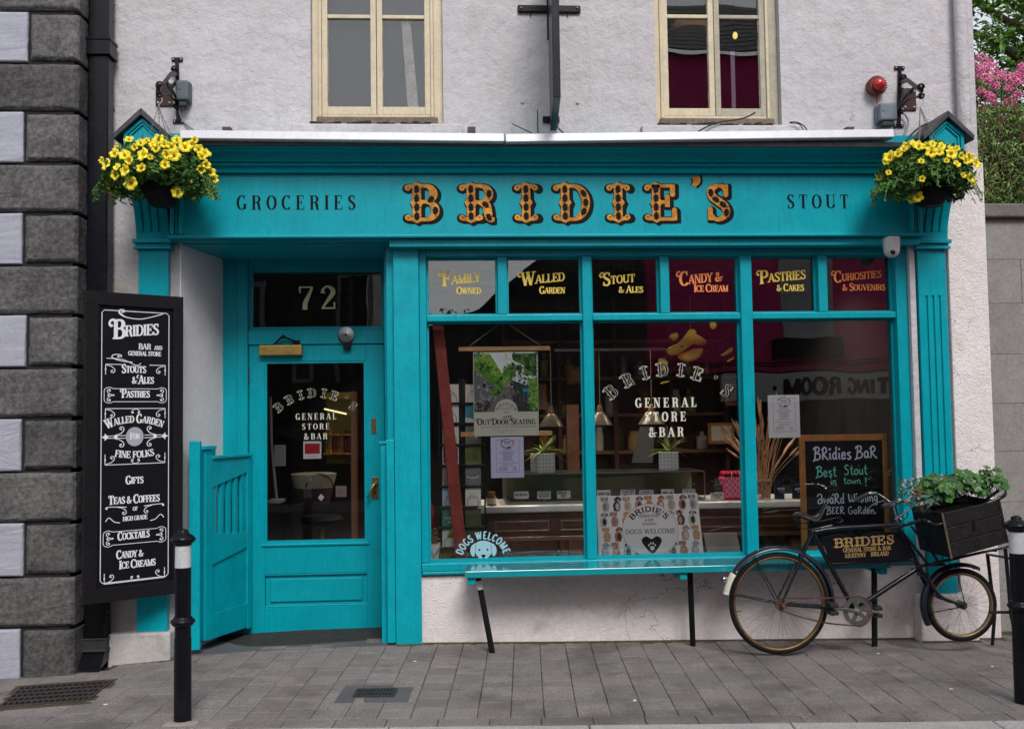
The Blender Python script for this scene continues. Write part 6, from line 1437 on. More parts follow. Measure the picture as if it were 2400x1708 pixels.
# frame plate with the shop name
pts = [(1926, 1259), (1968, 1250), (1988, 1254), (1992, 1262), (2018, 1262), (2024, 1252), (2045, 1246), (2108, 1246), (2136, 1303), (2130, 1313), (1950, 1317), (1942, 1309)]
m = MB(); m.prism([B(x, y, -.017) for x, y in pts], (0, .004, 0)); pt = m.build('name_plate', 'plate_black', bk, bevel=.001, seg=1)
ink = Ink(front(YBK-.018)); a = B(1955, 1285); b = B(2102, 1277)
def pl_(t_x, pa, pb, h, sty, m_, **k):
    a = P(*pa, YBK-.018); b = P(*pb, YBK-.018); d = (b-a); hh = h/FL*(YBK+6.3); mid = (a+b)/2; w = d.length; ink.text(t_x, a.x, a.z, hh, sty, m_, align='l', width=w, rise=d.z/d.x, **k)
pl_('BRIDIES', (1956, 1283), (2102, 1273), 21, 'tuscan', 'gold_leaf', ls=.12, leaf=('plate_black', .7))
pl_('GENERAL STORE & BAR', (1976, 1294), (2088, 1288), 10, 'serif', 'gold_leaf'); pl_('KILKENNY', (1981, 1307), (2030, 1304), 10, 'serif', 'gold_leaf'); pl_('IRELAND', (2041, 1303), (2083, 1301), 10, 'serif', 'gold_leaf')
ink.build('lettering', pt)
# carrier frame: loop tube, rack under the crate, stand
m = MB(); CY = .21
lp = [(2089, 1239), (2120, 1230), (2161, 1219), (2175, 1222), (2192, 1229), (2210, 1226), (2236, 1215), (2275, 1197), (2311, 1180), (2345, 1166), (2356, 1158)]
L = [B(*q, -CY if i_ > 2 else -.05-.05*i_) for i_, q in enumerate(lp)]; e1 = B(2354, 1152, -.10); e2 = B(2340, 1149, .10)
L2 = [B(q[0]*1.0, q[1]-0, .14 if i_ > 2 else .05) for i_, q in enumerate(lp)][::-1]
m.tube([tuple(v) for v in catmull([tuple(v) for v in L+[e1, e2]+L2[3:]], 3)], .0105, 10)
for dy in (-.12, .0, .12): m.bar(B(2150, 1328, dy), B(2366, 1279, dy), .03, .010)
m.bar(B(2180, 1320, -.19), B(2180, 1320, .15), .03, .012); m.bar(B(2330, 1290, -.19), B(2330, 1290, .15), .03, .012)
for dy in (-.045, .045): m.tube([B(2110, 1240, dy), B(2175, 1322, dy)], .009, 8); m.tube([B(2135, 1232, dy), B(2200, 1314, dy)], .007, 8); m.tube([B(2150, 1325, dy), B(2215, 1322, dy)], .008, 8)
m.build('carrier', 'bike_paint', bk, smooth=True)
m = MB()
for dy, ft in ((-.20, (2392, 1520)), (.16, (2329, 1503))):
    tp = B(2314 if dy > 0 else 2356, 1296 if dy > 0 else 1284, dy); fy = dy
    ftp = P(ft[0], ft[1], YBK+dy); zg_ = gz(ftp.x, ftp.y); k = B(2331 if dy > 0 else 2370, 1440, dy)
    m.tube([tp, k, Vector((ftp.x-(.01), ftp.y, zg_+.012))], .011, 10)
m.tube([B(2320, 1434, -.18), B(2372, 1434, -.18)], .009, 8); m.tube([B(2314, 1298, .16), B(2366, 1308, -.19)], .008, 8)
m.build('stand', 'bike_paint', bk, smooth=True)
m = MB(); c_ = Vector((RH.x-(RW+.034)*cos(R(26))-.012, YBK, RH.z+(RW+.034)*sin(R(26)))); a = c_; m.tube([c_+Vector((.02, 0, -.002)), c_+Vector((.0, 0, 0)), c_+Vector((-.014, 0, .001)), c_+Vector((-.02, 0, .002))], [.008, .016, .019, .017], 14); m.build('rear_light', 'chrome', bk, smooth=True)

# ------------------------------------------------------------------ wooden crate with plants on the carrier
yn, yf = -.665, -.275
A1, A2, A3, A4 = P(2230, 1309, yn), P(2362, 1272, yn), P(2341, 1171, yn), P(2208, 1202, yn)
cr = thing('plant_crate', 'weathered black plank crate sitting on the bicycle carrier', 'crate', (A1.x+.15, -.45, A1.z))
dyv = Vector((-.0, yf-yn, 0)); th = .012
def plank(nm, a, b, c, d, dep, mt='crate_wood'):
    m = MB(); dep = Vector(dep); m.hexa([a, b, b+dep, a+dep, d, c, c+dep, d+dep]); return m.build(nm, mt, cr, bevel=.003)
rr = random.Random(4)
for side in (0, 1):
    off = dyv if side else Vector()
    for k in range(3):
        t0, t1 = k/3+.006, (k+1)/3-.006; ext = .006*rr.uniform(-1, 1)
        plank('plank', A1.lerp(A4, t0)+off, A2.lerp(A3, t0)+off, A2.lerp(A3, t1)+off, A1.lerp(A4, t1)+off, (0, th if not side else -th, 0))
for (Lo, Hi) in ((A1, A4), (A2, A3)):
    sg = 1 if Lo is A1 else -1; ux = (A2-A1).normalized()*th*sg
    for k in range(3):
        t0, t1 = k/3+.006, (k+1)/3-.006; a = Lo.lerp(Hi, t0)+Vector((0, th+.001, 0)); b = Lo.lerp(Hi, t0)+dyv-Vector((0, th+.001, 0)); c_ = Lo.lerp(Hi, t1)+dyv-Vector((0, th+.001, 0)); d = Lo.lerp(Hi, t1)+Vector((0, th+.001, 0)); plank('plank', a, b, c_, d, ux)
ux = (A2-A1).normalized(); uz = (A4-A1).normalized(); m = MB(); m.hexa([A1+ux*th+Vector((0, th, 0)), A2-ux*th+Vector((0, th, 0)), A2-ux*th+dyv-Vector((0, th, 0)), A1+ux*th+dyv-Vector((0, th, 0)), A4.lerp(A1, .18)+ux*th+Vector((0, th, 0)), A3.lerp(A2, .18)-ux*th+Vector((0, th, 0)), A3.lerp(A2, .18)-ux*th+dyv-Vector((0, th, 0)), A4.lerp(A1, .18)+ux*th+dyv-Vector((0, th, 0))]); m.build('soil', 'soil', cr)
for a, b in ((A1, A4), (A2, A3)):
    m = MB(); m.bar(a+Vector((0, -.002, 0)), b+Vector((0, -.002, 0)), .012, .004, (0, 1, 0)); m.build('corner_strip', 'crate_edge' if a is A1 else 'crate_wood', cr)
m = MB(); q = B(2287, 1232); m.bar(P(2282, 1222, yn-.003), P(2284, 1243, yn-.003), .014, .003, (0, 1, 0)); m.build('dark_knot', 'board_black', cr)
# leafy plants: five-lobed geranium like leaves, each leaf a part
def lobed(seed, lobes, mt):
    rr = random.Random(seed); m = MB(); n = lobes*4; R0 = 1.; k = 0; m.v.append((0, 0, 0))
    for i in range(n): a = 2*pi*i/n; r_ = .72+.28*abs(cos(a*lobes/2))+rr.uniform(-.04, .04); m.v.append((r_*cos(a), r_*sin(a), .16*r_*r_+.05*sin(a*lobes)+rr.uniform(-.03, .03)))
    for i in range(n): m.f.append((0, 1+i, 1+(i+1) % n))
    me = bpy.data.meshes.new('leaf'); me.from_pydata(m.v, [], m.f); me.materials.append(MATS[mt]); return me
def longleaf(mt, L=1., W_=.32, bend=.25):
    m = MB(); k = 6
    for i in range(k+1):
        t_ = i/k; w = W_*sin(pi*min(1, t_*.93+.06))**.8/2; z = -bend*t_*t_; m.v += [(t_*L, -w, z+.03), (t_*L, 0, z), (t_*L, w, z+.03)]
    for i in range(k):
        for j in (0, 1): m.f.append((3*i+j, 3*i+j+1, 3*i+3+j+1, 3*i+3+j))
    me = bpy.data.meshes.new('leaf'); me.from_pydata(m.v, [], m.f); me.materials.append(MATS[mt]); return me
LOB = [lobed(1, 5, 'leaf_crate'), lobed(2, 6, 'leaf_crate'), lobed(3, 5, 'leaf_crate')]; LNG = [longleaf('leaf_blue'), longleaf('leaf_blue', 1, .36, .45)]
def setleaf(par, me, p, nrm, s_, spin, rr):
    o = bpy.data.objects.new('leaf', me); col.objects.link(o); o.parent = par; o.location = Vector(p)-ORG[par.name]; o.rotation_euler = Vector(nrm).normalized().to_track_quat('Z', 'Y').to_euler(); o.rotation_euler.rotate_axis('Z', spin); o.scale = (s_,)*3; return o
def crate_plant(label, px, py, yy, w, h, n, seed, meshes, size):
    rr = random.Random(seed); base = P(px, py, yy); t = thing('crate_plant', label, 'plant', base, 'plants growing in the bicycle crate'); st = MB()
    for k in range(n):
        a = rr.uniform(0, 2*pi); e = math.acos(rr.uniform(-.05, 1)); rad = rr.uniform(.55, 1); q = base+Vector((w*cos(a)*sin(e)*rad, .17*sin(a)*sin(e)*rad, h*cos(e)*rad+.01)); nrm = Vector((cos(a)*sin(e), sin(a)*sin(e)-.55, cos(e)+.35))
        nrm += Vector((rr.gauss(0, .3), rr.gauss(0, .2), rr.gauss(0, .3))); setleaf(t, rr.choice(meshes), q, nrm, size*rr.uniform(.7, 1.25), rr.uniform(0, 6.28), rr)
        if k % 2 == 0: st.tube([base+Vector((rr.uniform(-.05, .05), rr.uniform(-.05, .05), -.05)), base.lerp(q, .6)+Vector((0, 0, .01)), q], .0016, 4, caps=False)
    st.build('stems', 'stem_green', t, kind='stuff'); return t
crate_plant('bright green lobed plant in the middle left of the crate', 2196, 1165, -.52, .13, .13, 95, 1, LOB, .027)
crate_plant('green round-leaved plant in the centre of the crate', 2255, 1155, -.47, .14, .12, 105, 2, LOB, .027)
crate_plant('lighter green plant filling the right end of the crate', 2312, 1145, -.46, .11, .12, 95, 3, LOB, .025)
crate_plant('blue-green long-leaved plant spilling over the crate front left corner', 2165, 1180, -.58, .07, .05, 26, 4, LNG, .052)
rr = random.Random(9)
ct = thing('crate_plant', 'small yellow-green sprigs with pinkish tips at the crate left end', 'plant', P(2130, 1180, -.45), 'plants growing in the bicycle crate'); m = MB()
def fn():
    return P(rr.uniform(2102, 2160), rr.uniform(1120, 1185), rr.uniform(-.52, -.36)), (rr.gauss(0, .5), -1, .5)
leafset(m, 420, fn, .020, rr, .3); m.build('sprigs', 'leaf_crate', ct, kind='stuff')
m = MB(); leafset(m, 60, lambda: (P(rr.uniform(2108, 2150), rr.uniform(1118, 1175), -.53), (0, -1, .5)), .014, rr, .6); m.build('pink_tips', 'petal_pale', ct, kind='stuff')
for (px, py) in ((2206, 1117), (2301, 1113)):
    c_ = P(px, py, -.52); t = thing('white_bloom', ('white bloom half hidden among the leaves at the crate middle' if px < 2250 else 'white bloom standing clear above the right end of the crate'), 'flower', c_, 'white blooms over the crate'); m = MB()
    for k in range(16):
        a = 2*pi*k/16; e = .5+.5*(k % 3); d = Vector((cos(a)*sin(e), sin(a)*sin(e)*.8-.2, cos(e))); w = d.cross(Vector((0, 0, 1))).normalized()*.005; m.add([c_, c_+d*.012+w, c_+d*.021, c_+d*.012-w], [(0, 1, 2, 3)])
    m.build('petals', 'petal_white', t); m = MB(); m.tube([c_, c_-Vector((0, 0, .06))], .0015, 5); m.build('stem', 'stem_green', t)
crl = random.Random(2); t = thing('dead_leaf_cluster', 'few brown dead leaves at the left of the crate plants', 'leaves', P(2160, 1152, -.55)); m = MB(); leafset(m, 14, lambda: (P(2160+crl.uniform(-8, 8), 1152+crl.uniform(-5, 5), -.60), (0, -1, .3)), .02, crl, .6); m.build('leaves', 'leaf_dead', t)

# ------------------------------------------------------------------ right: block wall, weeds, valerian, tree
YW = .16
bw = thing('block_wall', 'grey concrete block garden wall beside the white shop at right', 'wall', (4.5, YW, 0))
zz = [PZ(2350, y, YW) for y in (1495, 1384, 1290, 1176, 1058, 945, 830, 711, 608, 512)]; zz[0] = -.3
m = MB(); m.box(3.52, 8, YW+.006, YW+.22, -.3, zz[-1]); m.build('core', 'block', bw)
for i in range(len(zz)-1):
    x = 3.5-(.2 if i % 2 else 0)
    while x < 8:
        a, b = max(x, 3.517), x+.56
        if b > 3.53: m = MB(); m.box(a, b-.004, YW+rs.uniform(-.001, .001), YW+.05, zz[i]+.0012, zz[i+1]-.0012); m.build('block', 'block', bw, bevel=.001, seg=1)
        x += .56
zcop = PZ(2350, 478, YW-.04)
for i in range(8): m = MB(); x = 3.517+i*.62; m.box(x, x+.615, YW-.05, YW+.27, zz[-1]+.001, zcop+rs.uniform(-.004, .004)); m.build('coping_stone', 'coping', bw, bevel=.012)
m = MB(); m.prism([(3.52, YW+.22, -.3), (3.52, YW+.22, zcop-.03), (3.52, YW+.5, zcop+.05), (3.52, 1.0, zcop+.42), (3.52, 2.0, zcop+.78), (3.52, 3.5, zcop+1.1), (3.52, 14, zcop+1.5), (3.52, 14, -.3)], (26, 0, 0)); o = m.build('garden_bank', 'moss', kind='structure')
def weeds(nm, label, cat, boxes, n, size, mt, seed, wid=.3, grp=None, up=.6):
    pass
rr = random.Random(21)
vr = thing('valerian', 'tall pink valerian growing on the garden wall behind the shop corner', 'plant', P(2340, 300, .7))
def inreg(px0, px1, py0, py1, y0, y1):
    y = rr.uniform(y0, y1); return P(rr.uniform(px0, px1), rr.uniform(py0, py1), y)
m = MB(); leafset(m, 5200, lambda: (inreg(2280, 2430, 250, 482, .30, 1.0), (rr.gauss(0, .6), -1, .6)), .05, rr, .26); m.build('leaves', 'leaf_weed', vr, kind='stuff')
m = MB(); leafset(m, 1500, lambda: (inreg(2280, 2430, 190, 380, .5, 1.2), (rr.gauss(0, .6), -1, .6)), .045, rr, .24); m.build('upper_leaves', 'leaf_crate', vr, kind='stuff')
m = MB()
for k in range(150):
    b_ = inreg(2285, 2440, 400, 480, .3, .8); tp = b_+Vector((rr.gauss(.05, .10), rr.gauss(0, .1), rr.uniform(.25, .75))); mid = b_.lerp(tp, .5)+Vector((rr.gauss(0, .03), 0, 0)); m.tube([b_, mid, tp], .0028, 4, caps=False)
m.build('stalks', 'stem_dry', vr, kind='stuff')
heads = [(2302, 148, 26), (2296, 172, 20), (2325, 160, 16), (2300, 215, 12), (2345, 176, 14), (2372, 190, 20), (2392, 178, 18), (2366, 208, 12), (2345, 316, 10), (2397, 306, 11), (2394, 368, 9), (2308, 222, 9), (2318, 186, 14), (2395, 160, 13), (2360, 240, 9), (2335, 203, 10), (2385, 222, 10), (2330, 246, 11), (2388, 262, 10), (2350, 278, 9), (2308, 262, 9), (2372, 238, 12), (2322, 228, 12)]
for (px, py, r_) in heads:
    c_ = P(px, py, .55); rad = r_/FL*6.85; t_ = MB()
    for k in range(int(50+r_*9)):
        while True:
            d = Vector((rr.uniform(-1, 1), rr.uniform(-1, 1), rr.uniform(-1, 1)))
            if d.length < 1: break
        q = c_+Vector((d.x*rad, d.y*rad*.8, d.z*rad*1.1)); s_ = rr.uniform(.0035, .0075); n_ = Vector((rr.gauss(0, 1), rr.gauss(-1, .5), rr.gauss(.6, .6))).normalized(); a = n_.orthogonal().normalized(); b = n_.cross(a); p5 = [q+(a*cos(2*pi*i/5)+b*sin(2*pi*i/5))*s_ for i in range(5)]; t_.add(p5, [(0, 1, 2, 3, 4)])
    t_.build('flower_head', 'petal_pink', vr)
m = MB()
for k in range(1800):
    q = inreg(2285, 2430, 165, 300, .5, 1.0)
    if rr.random() > .5+.5*sin(q.x*37)*sin(q.z*31): continue
    s_ = rr.uniform(.003, .008); n_ = Vector((rr.gauss(0, 1), -1, rr.gauss(.5, .5))).normalized(); a = n_.orthogonal().normalized(); b = n_.cross(a); m.add([q+(a*cos(2*pi*i/4)+b*sin(2*pi*i/4))*s_ for i in range(4)], [(0, 1, 2, 3)])
m.build('faded_flower_haze', 'petal_pale', vr, kind='stuff')
# tree behind
tr = thing('tree', 'bright green leafy tree rising behind the pink valerian', 'tree', P(2440, 420, 3.2))
m = MB(); b_ = P(2460, 470, 3.2); m.tube([b_-Vector((0, 0, 1)), b_+Vector((0, 0, 1)), b_+Vector((-.1, 0, 2.)), b_+Vector((.1, 0, 3.4))], [.14, .12, .09, .04], 10)
for a, l, h0 in ((2.6, 1.3, .8), (3.4, 1.1, 1.2), (2.9, 1.5, 1.6), (.3, 1.2, 1.2), (3.0, 1.0, 2.2), (4.5, 1., 1.5)):
    s0 = b_+Vector((0, 0, h0)); m.tube([s0, s0+Vector((cos(a)*l*.5, sin(a)*l*.3, .35*l)), s0+Vector((cos(a)*l, sin(a)*l*.5, .5*l))], [.045, .03, .012], 7)
m.build('trunk', 'bark', tr)
m = MB(); ctr = []
for k in range(70): ctr.append(P(rr.uniform(2270, 2560), rr.uniform(-160, 215), rr.uniform(2.3, 4.2)))
def fnt():
    c_ = rr.choice(ctr); d = Vector((rr.gauss(0, 1), rr.gauss(0, 1), rr.gauss(0, .7)))*.11; return c_+d, (rr.gauss(0, .5), -.6, 1)
leafset(m, 9000, fnt, .085, rr, .45); m.build('crown', 'leaf_tree', tr, kind='stuff')

# litter on the paving
for i_, (px, py, lb) in enumerate(((1487, 1642, 'cream crumb lying before the bench middle leg'), (2058, 1531, 'pale flattened gum spot beside the right bench leg'), (2229, 1614, 'pale gum spot far right of the paving'), (973, 1549, 'pale gum spot in front of the teal post'), (2325, 1561, 'white feather scrap near the bollard'), (247, 1650, 'white scrap right of the long drain grate'))):
    q = Gd(px, py, 0); z = gz(q.x, q.y)+.002; q = Gd(px, py, z); m = MB(); k = 9; pts = [(q.x+.010*(1+.3*random.uniform(-1, 1))*cos(2*pi*i/k), q.y+.007*(1+.3*random.uniform(-1, 1))*sin(2*pi*i/k), z) for i in range(k)]; m.prism(pts, (0, 0, .002 if i_ else .006)); tag(m.build('litter_scrap', 'paper_cream', at=q), lb, 'litter')

# ------------------------------------------------------------------ inside the shop
def sbx(nm, mt, x0, x1, y0, y1, z0, z1, par=None, bevel=0):
    m = MB(); m.box(x0, x1, y0, y1, z0, z1); return m.build(nm, mt, par or sh, bevel=bevel)
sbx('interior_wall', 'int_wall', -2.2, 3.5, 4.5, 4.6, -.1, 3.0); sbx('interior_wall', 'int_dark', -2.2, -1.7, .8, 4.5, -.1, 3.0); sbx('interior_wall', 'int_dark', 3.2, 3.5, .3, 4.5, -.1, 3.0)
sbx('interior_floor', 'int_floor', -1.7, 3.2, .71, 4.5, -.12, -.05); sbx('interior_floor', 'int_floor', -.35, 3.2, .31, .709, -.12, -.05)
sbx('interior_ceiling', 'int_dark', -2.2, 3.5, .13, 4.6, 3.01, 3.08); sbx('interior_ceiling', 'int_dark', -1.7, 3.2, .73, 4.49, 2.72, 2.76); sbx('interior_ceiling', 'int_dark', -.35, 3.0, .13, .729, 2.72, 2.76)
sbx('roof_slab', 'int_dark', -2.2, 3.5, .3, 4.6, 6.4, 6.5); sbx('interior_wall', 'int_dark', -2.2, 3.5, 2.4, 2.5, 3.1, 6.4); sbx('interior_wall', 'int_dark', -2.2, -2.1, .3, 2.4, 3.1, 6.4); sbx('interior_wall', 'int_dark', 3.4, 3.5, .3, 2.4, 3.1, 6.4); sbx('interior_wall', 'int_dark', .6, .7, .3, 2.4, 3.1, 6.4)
sbx('window_board', 'dark_wood', -.35, 3.0, .12, .32, .40, .455)
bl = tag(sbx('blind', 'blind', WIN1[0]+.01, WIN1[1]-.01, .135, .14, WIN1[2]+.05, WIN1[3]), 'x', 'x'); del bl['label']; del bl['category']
# dark furniture massing at the back
def piece(nm, label, cat, loc, parts, group=None):
    t = thing(nm, label, cat, loc, group)
    for p in parts: p(t)
    return t
# counter
yc = 1.0; cz = PZ(1450, 1180, yc); cb = PZ(1450, 1197, yc); cx0 = PX(1120, 1187, yc); cx1 = 2.75
t = thing('counter', 'dark panelled wooden counter with pale marble top inside the shop window', 'counter', (1.4, yc+.3, -.05))
m = MB(); m.box(cx0, cx1, yc, yc+.62, cb, cz); m.build('marble_top', 'marble', t, bevel=.016, seg=4)
x0, x1 = cx0+.07, cx1-.06; zb = PZ(1300, 1262, yc+.05); m = MB(); m.box(x0, x1, yc+.06, yc+.58, zb, cb-.001); m.build('body', 'dark_wood', t, bevel=.004)
m = MB(); m.box(x0-.015, x1+.015, yc+.042, yc+.0595, cb-.035, cb-.002); m.build('cornice_rail', 'dark_wood', t, bevel=.005); m = MB(); m.box(x0-.015, x1+.015, yc+.035, yc+.0595, zb-.01, zb+.022); m.build('base_rail', 'wood_edge', t, bevel=.005)
k = 5; w = (x1-x0)/k
for i in range(k):
    a, b = x0+w*i+.05, x0+w*(i+1)-.03; c_, d = zb+.055, cb-.06
    m = MB(); m.box(a+.018, b-.018, yc+.052, yc+.0595, c_+.018, d-.018); pn_ = m.build('panel', 'dark_wood', t)
    m = MB()
    for q in ((a, b, c_, c_+.016), (a, b, d-.016, d), (a, a+.016, c_+.016, d-.016), (b-.016, b, c_+.016, d-.016)): m.box(q[0], q[1], yc+.040, yc+.0595, q[2], q[3])
    m.build('moulding', 'wood_edge', pn_, bevel=.005)
for xx in (x0+.05, (x0+x1)/2, x1-.05): m = MB(); m.box(xx-.03, xx+.03, yc+.1, yc+.16, -.05, zb-.001); m.build('leg', 'dark_wood', t)
# glass display case on the counter
ys, ye = yc+.12, yc+.55; gx0_, gx1_ = PX(1185, 1150, ys), PX(1652, 1150, ys); gt_ = PZ(1450, 1106, ys)
t = thing('display_case', 'long low glass display case on the marble counter, holding cake tags', 'display case', ((gx0_+gx1_)/2, ys+.2, cz))
m = MB(); m.box(gx0_, gx1_, ys, ys+.004, cz+.02, gt_-.012); m.build('front_glass', 'case_glass', t); m = MB(); m.box(gx0_, gx1_, ys, ye, gt_-.0115, gt_); m.build('top_shelf', 'shelf_dark', t, bevel=.002)
m = MB(); m.box(gx0_, gx1_, ys, ye, cz+.001, cz+.018); m.build('tray', 'case_metal', t); m = MB(); m.box(gx0_, gx1_, ye-.02, ye, cz+.0185, gt_-.012); m.build('back_panel', 'case_inner', t)
for xx in (gx0_, PX(1368, 1150, ys), gx1_): m = MB(); m.box(xx-.004, xx+.004, ys-.002, ys+.008, cz+.0185, gt_-.012); m.build('post', 'case_metal', t)
m = MB(); m.box(gx0_, gx1_, ys-.006, ys-.001, gt_-.007, gt_-.002); m.build('edge_strip', 'case_metal', t)
def tagcard(px0, px1, py0, py1, Y, mt, label, lines):
    a, b = P(px0, py1, Y), P(px1, py0, Y); m = MB(); m.hexa([(a.x, Y, a.z), (b.x, Y, a.z), (b.x, Y+.03, a.z), (a.x, Y+.03, a.z), (a.x, Y+.01, b.z), (b.x, Y+.01, b.z), (b.x, Y+.013, b.z), (a.x, Y+.013, b.z)])
    t = thing('price_tag', label, 'price tag', ((a.x+b.x)/2, Y, a.z), 'cake name tags on the counter'); m.build('card', mt, t)
    ink = Ink(sheet((a.x, Y-.001, a.z), (1, 0, 0), (0, .01, b.z-a.z))); W_ = b.x-a.x; H_2 = b.z-a.z
    for i_, l_ in enumerate(lines): ink.text(l_, W_*.5, H_2*(.62-.40*i_) if len(lines) > 1 else H_2*.4, H_2*.32, 'hand', 'ink', width=W_*min(.85, .11*len(l_)+.05), grow=.03)
    ink.build('writing', t)
LOWMAP = {}
# small lower-case set lacks some letters: write the tags in the loose capitals
HL.update({c.lower() if False else c: v for c, v in {}.items()})
for c in 'CDFHIKLMNOPTUVYXZJQ': 
    if c not in HL: HL[c] = (GL[c][0], [('h', [(p[0], p[1]) for p in s_[1]]) for s_ in GL[c][1] if s_[0] != 'd'])
yt = ys+.03
tagcard(1205, 1239, 1151, 1169, yt, 'paper', 'Macaroons name tag, leftmost in the display case', ['MACAROONS'])
tagcard(1260, 1291, 1151, 1169, yt, 'paper', 'Chocolate Brownie name tag, between the Macaroons tag and the bakewell tag', ['CHOCOLATE', 'BROWNIE'])
tagcard(1306, 1337, 1150, 1168, yt, 'paper', 'name tag nearest the mullion in the left window pane', ['BAKEWELL', 'BAR'])
tagcard(1400, 1431, 1148, 1167, yt, 'paper', 'Granola Bar name tag above the dog canvas left end', ['GRANOLA BAR'])
tagcard(1455, 1489, 1147, 1166, yt, 'paper_lav', 'bluish tag second from the left above the dog canvas', ['SUGAR FREE', 'MELTS'])
tagcard(1499, 1532, 1148, 1167, yt, 'paper_lav', 'Lemon and Blueberry tag above the middle of the dog canvas', ['LEMON &', 'BLUEBERRY'])
tagcard(1550, 1580, 1146, 1165, yt, 'paper', 'Carrot Cake tag above the right half of the dog canvas', ['CARROT CAKE'])
tagcard(1601, 1630, 1146, 1165, yt, 'paper', 'Coffee and Walnut tag above the canvas right end', ['COFFEE &', 'WALNUT'])
tagcard(1666, 1697, 1155, 1171, yc+.03, 'paper', 'white folded enquiry card on the marble beside the pink cake box', ['ENQUIRE', 'CAKE'])
for i_, (px, py, mt) in enumerate(((1222, 1172, 'bottle_yellow'), (1275, 1173, 'oak'), (1320, 1172, 'oak'))):
    q = P(px, py, yt+.02); m = MB(); 
    m.lathe([(.012, 0), (.010, .006), (.003, .014)], (q.x, q.y, cz+.019), 8); m.lathe([(.018, 0), (.017, .008), (.006, .012)], (q.x+.03, q.y+.05, cz+.0185), 10); tag(m.build('cake', mt, at=(q.x, q.y, cz)), ('yellow and red sweets under the Macaroons tag', 'small brown cake under the Chocolate Brownie tag', 'small brown cake under the tag nearest the mullion')[i_], 'cake')
# spider plants in patterned cube pots
SPL = longleaf('leaf_spider', 1., .075, .9); SPL2 = longleaf('leaf_spider', 1., .08, .45)
def spider(px0, px1, py0, py1, label, plab, rot, seed):
    a, b = P(px0, py1, ys+.12), P(px1, py0, ys+.12); zb = gt_+.001; s_ = (b.x-a.x)*.78; c = Vector(((a.x+b.x)/2, ys+.16, zb)); t = thing('plant_pot', label, 'pot', c, 'patterned cube pots in the window')
    R4 = Matrix.Rotation(rot, 4, 'Z'); h = s_; pts = [c+R4 @ Vector((x*s_/2, y*s_/2, z)) for z in (0, h) for x, y in ((-1, -1), (1, -1), (1, 1), (-1, 1))]
    m = MB(); m.hexa(pts); body = m.build('body', 'pot_tile', t, bevel=.002); m = MB(); m.hexa([c+R4 @ Vector((x*s_*.44, y*s_*.44, h+z)) for z in (.0006, .0015) for x, y in ((-1, -1), (1, -1), (1, 1), (-1, 1))]); m.build('soil', 'soil', t)
    for face in (0, 1, -1):
        A0 = R4 @ Vector((-s_/2, -s_/2-.0006, 0)) if face == 0 else (R4 @ Vector((s_/2+.0006, -s_/2, 0)) if face == 1 else R4 @ Vector((-s_/2-.0006, s_/2, 0)))
        Rv_ = R4 @ Vector((1, 0, 0)) if face == 0 else (R4 @ Vector((0, 1, 0)) if face == 1 else R4 @ Vector((0, -1, 0)))
        ink = Ink(sheet(c+A0, Rv_, (0, 0, 1))); n = 5; e = s_/n
        for i in range(n):
            for j in range(n):
                x, y = e*(i+.5), e*(j+.5); ink.line([(x-e*.34, y), (x, y-e*.34), (x+e*.34, y), (x, y+e*.34)], e*.13, 'pot_mark', 0, True); ink.disc(x, y, e*.10, 'pot_mark', n=6)
                if i and j: ink.disc(e*i, e*j, e*.09, 'pot_mark', n=6)
        ink.build('pattern', body)
    t2 = thing('spider_plant', plab, 'plant', c+Vector((0, 0, h)), 'spider plants in the window'); rr = random.Random(seed)
    for k in range(28):
        an = rr.uniform(0, 6.28); el = rr.uniform(.35, 1.3); L_ = rr.uniform(.09, .17); o = bpy.data.objects.new('leaf', SPL if el < .9 else SPL2); col.objects.link(o); o.parent = t2
        d = Vector((cos(an)*cos(el), sin(an)*cos(el)*.7-.1, sin(el))).normalized(); w = Vector((0, 0, 1)).cross(d).normalized(); u_ = d.cross(w); M3 = Matrix((d, w, u_)).transposed(); o.rotation_euler = M3.to_euler(); o.scale = (L_,)*3; o.location = (rr.uniform(-.02, .02), rr.uniform(-.02, .02), 0)
spider(1245, 1300, 1044, 1092, 'grey diamond-patterned cube pot in the left window pane', 'spider plant in the cube pot of the left window pane', .35, 3)
spider(1544, 1596, 1038, 1086, 'grey diamond-patterned cube pot in the middle window pane', 'spider plant in the cube pot of the middle window pane', -.32, 4)
# pendant lamps
def pendant(cx, ytop, ybot, w, Y, label):
    c = P(cx, ybot, Y); tp = P(cx, ytop, Y); r = w/2/FL*(Y+6.3); t = thing('pendant_lamp', label, 'lamp', tp, 'glass pendant lamps over the counter'); H = tp.z-c.z
    m = MB(); m.lathe([(r, 0), (r*.96, .008), (r*.55, H*.45), (r*.34, H*.62), (r*.26, H*.66), (r*.26, H*.64), (r*.5, H*.42), (r*.94, .006)], c, 24); m.build('shade', 'lamp_shade', t, smooth='all')
    m = MB(); m.lathe([(r*.27, H*.65), (r*.29, H*.68), (r*.25, H*.74), (r*.20, H*.88), (r*.09, H)], c, 16); m.build('gallery', 'brass_old', t, smooth=True)
    m = MB(); m.tube([tp, Vector((tp.x, tp.y, PZ(cx, 819, Y)))], .0022, 6); m.build('flex', 'string', t)
pendant(1292, 951, 1001, 60, 1.15, 'glass pendant lamp just right of the garden poster')
pendant(1406, 948, 997, 61, 1.30, 'glass pendant lamp just right of the first mullion')
pendant(1527, 947, 995, 66, 1.45, 'glass pendant lamp behind the GENERAL STORE lettering')
t = sbx('ceiling_rail', 'steel_dull', PX(1300, 812, 1.3), PX(1560, 812, 1.3), 1.3, 1.315, PZ(1450, 822, 1.3), PZ(1450, 816, 1.3))
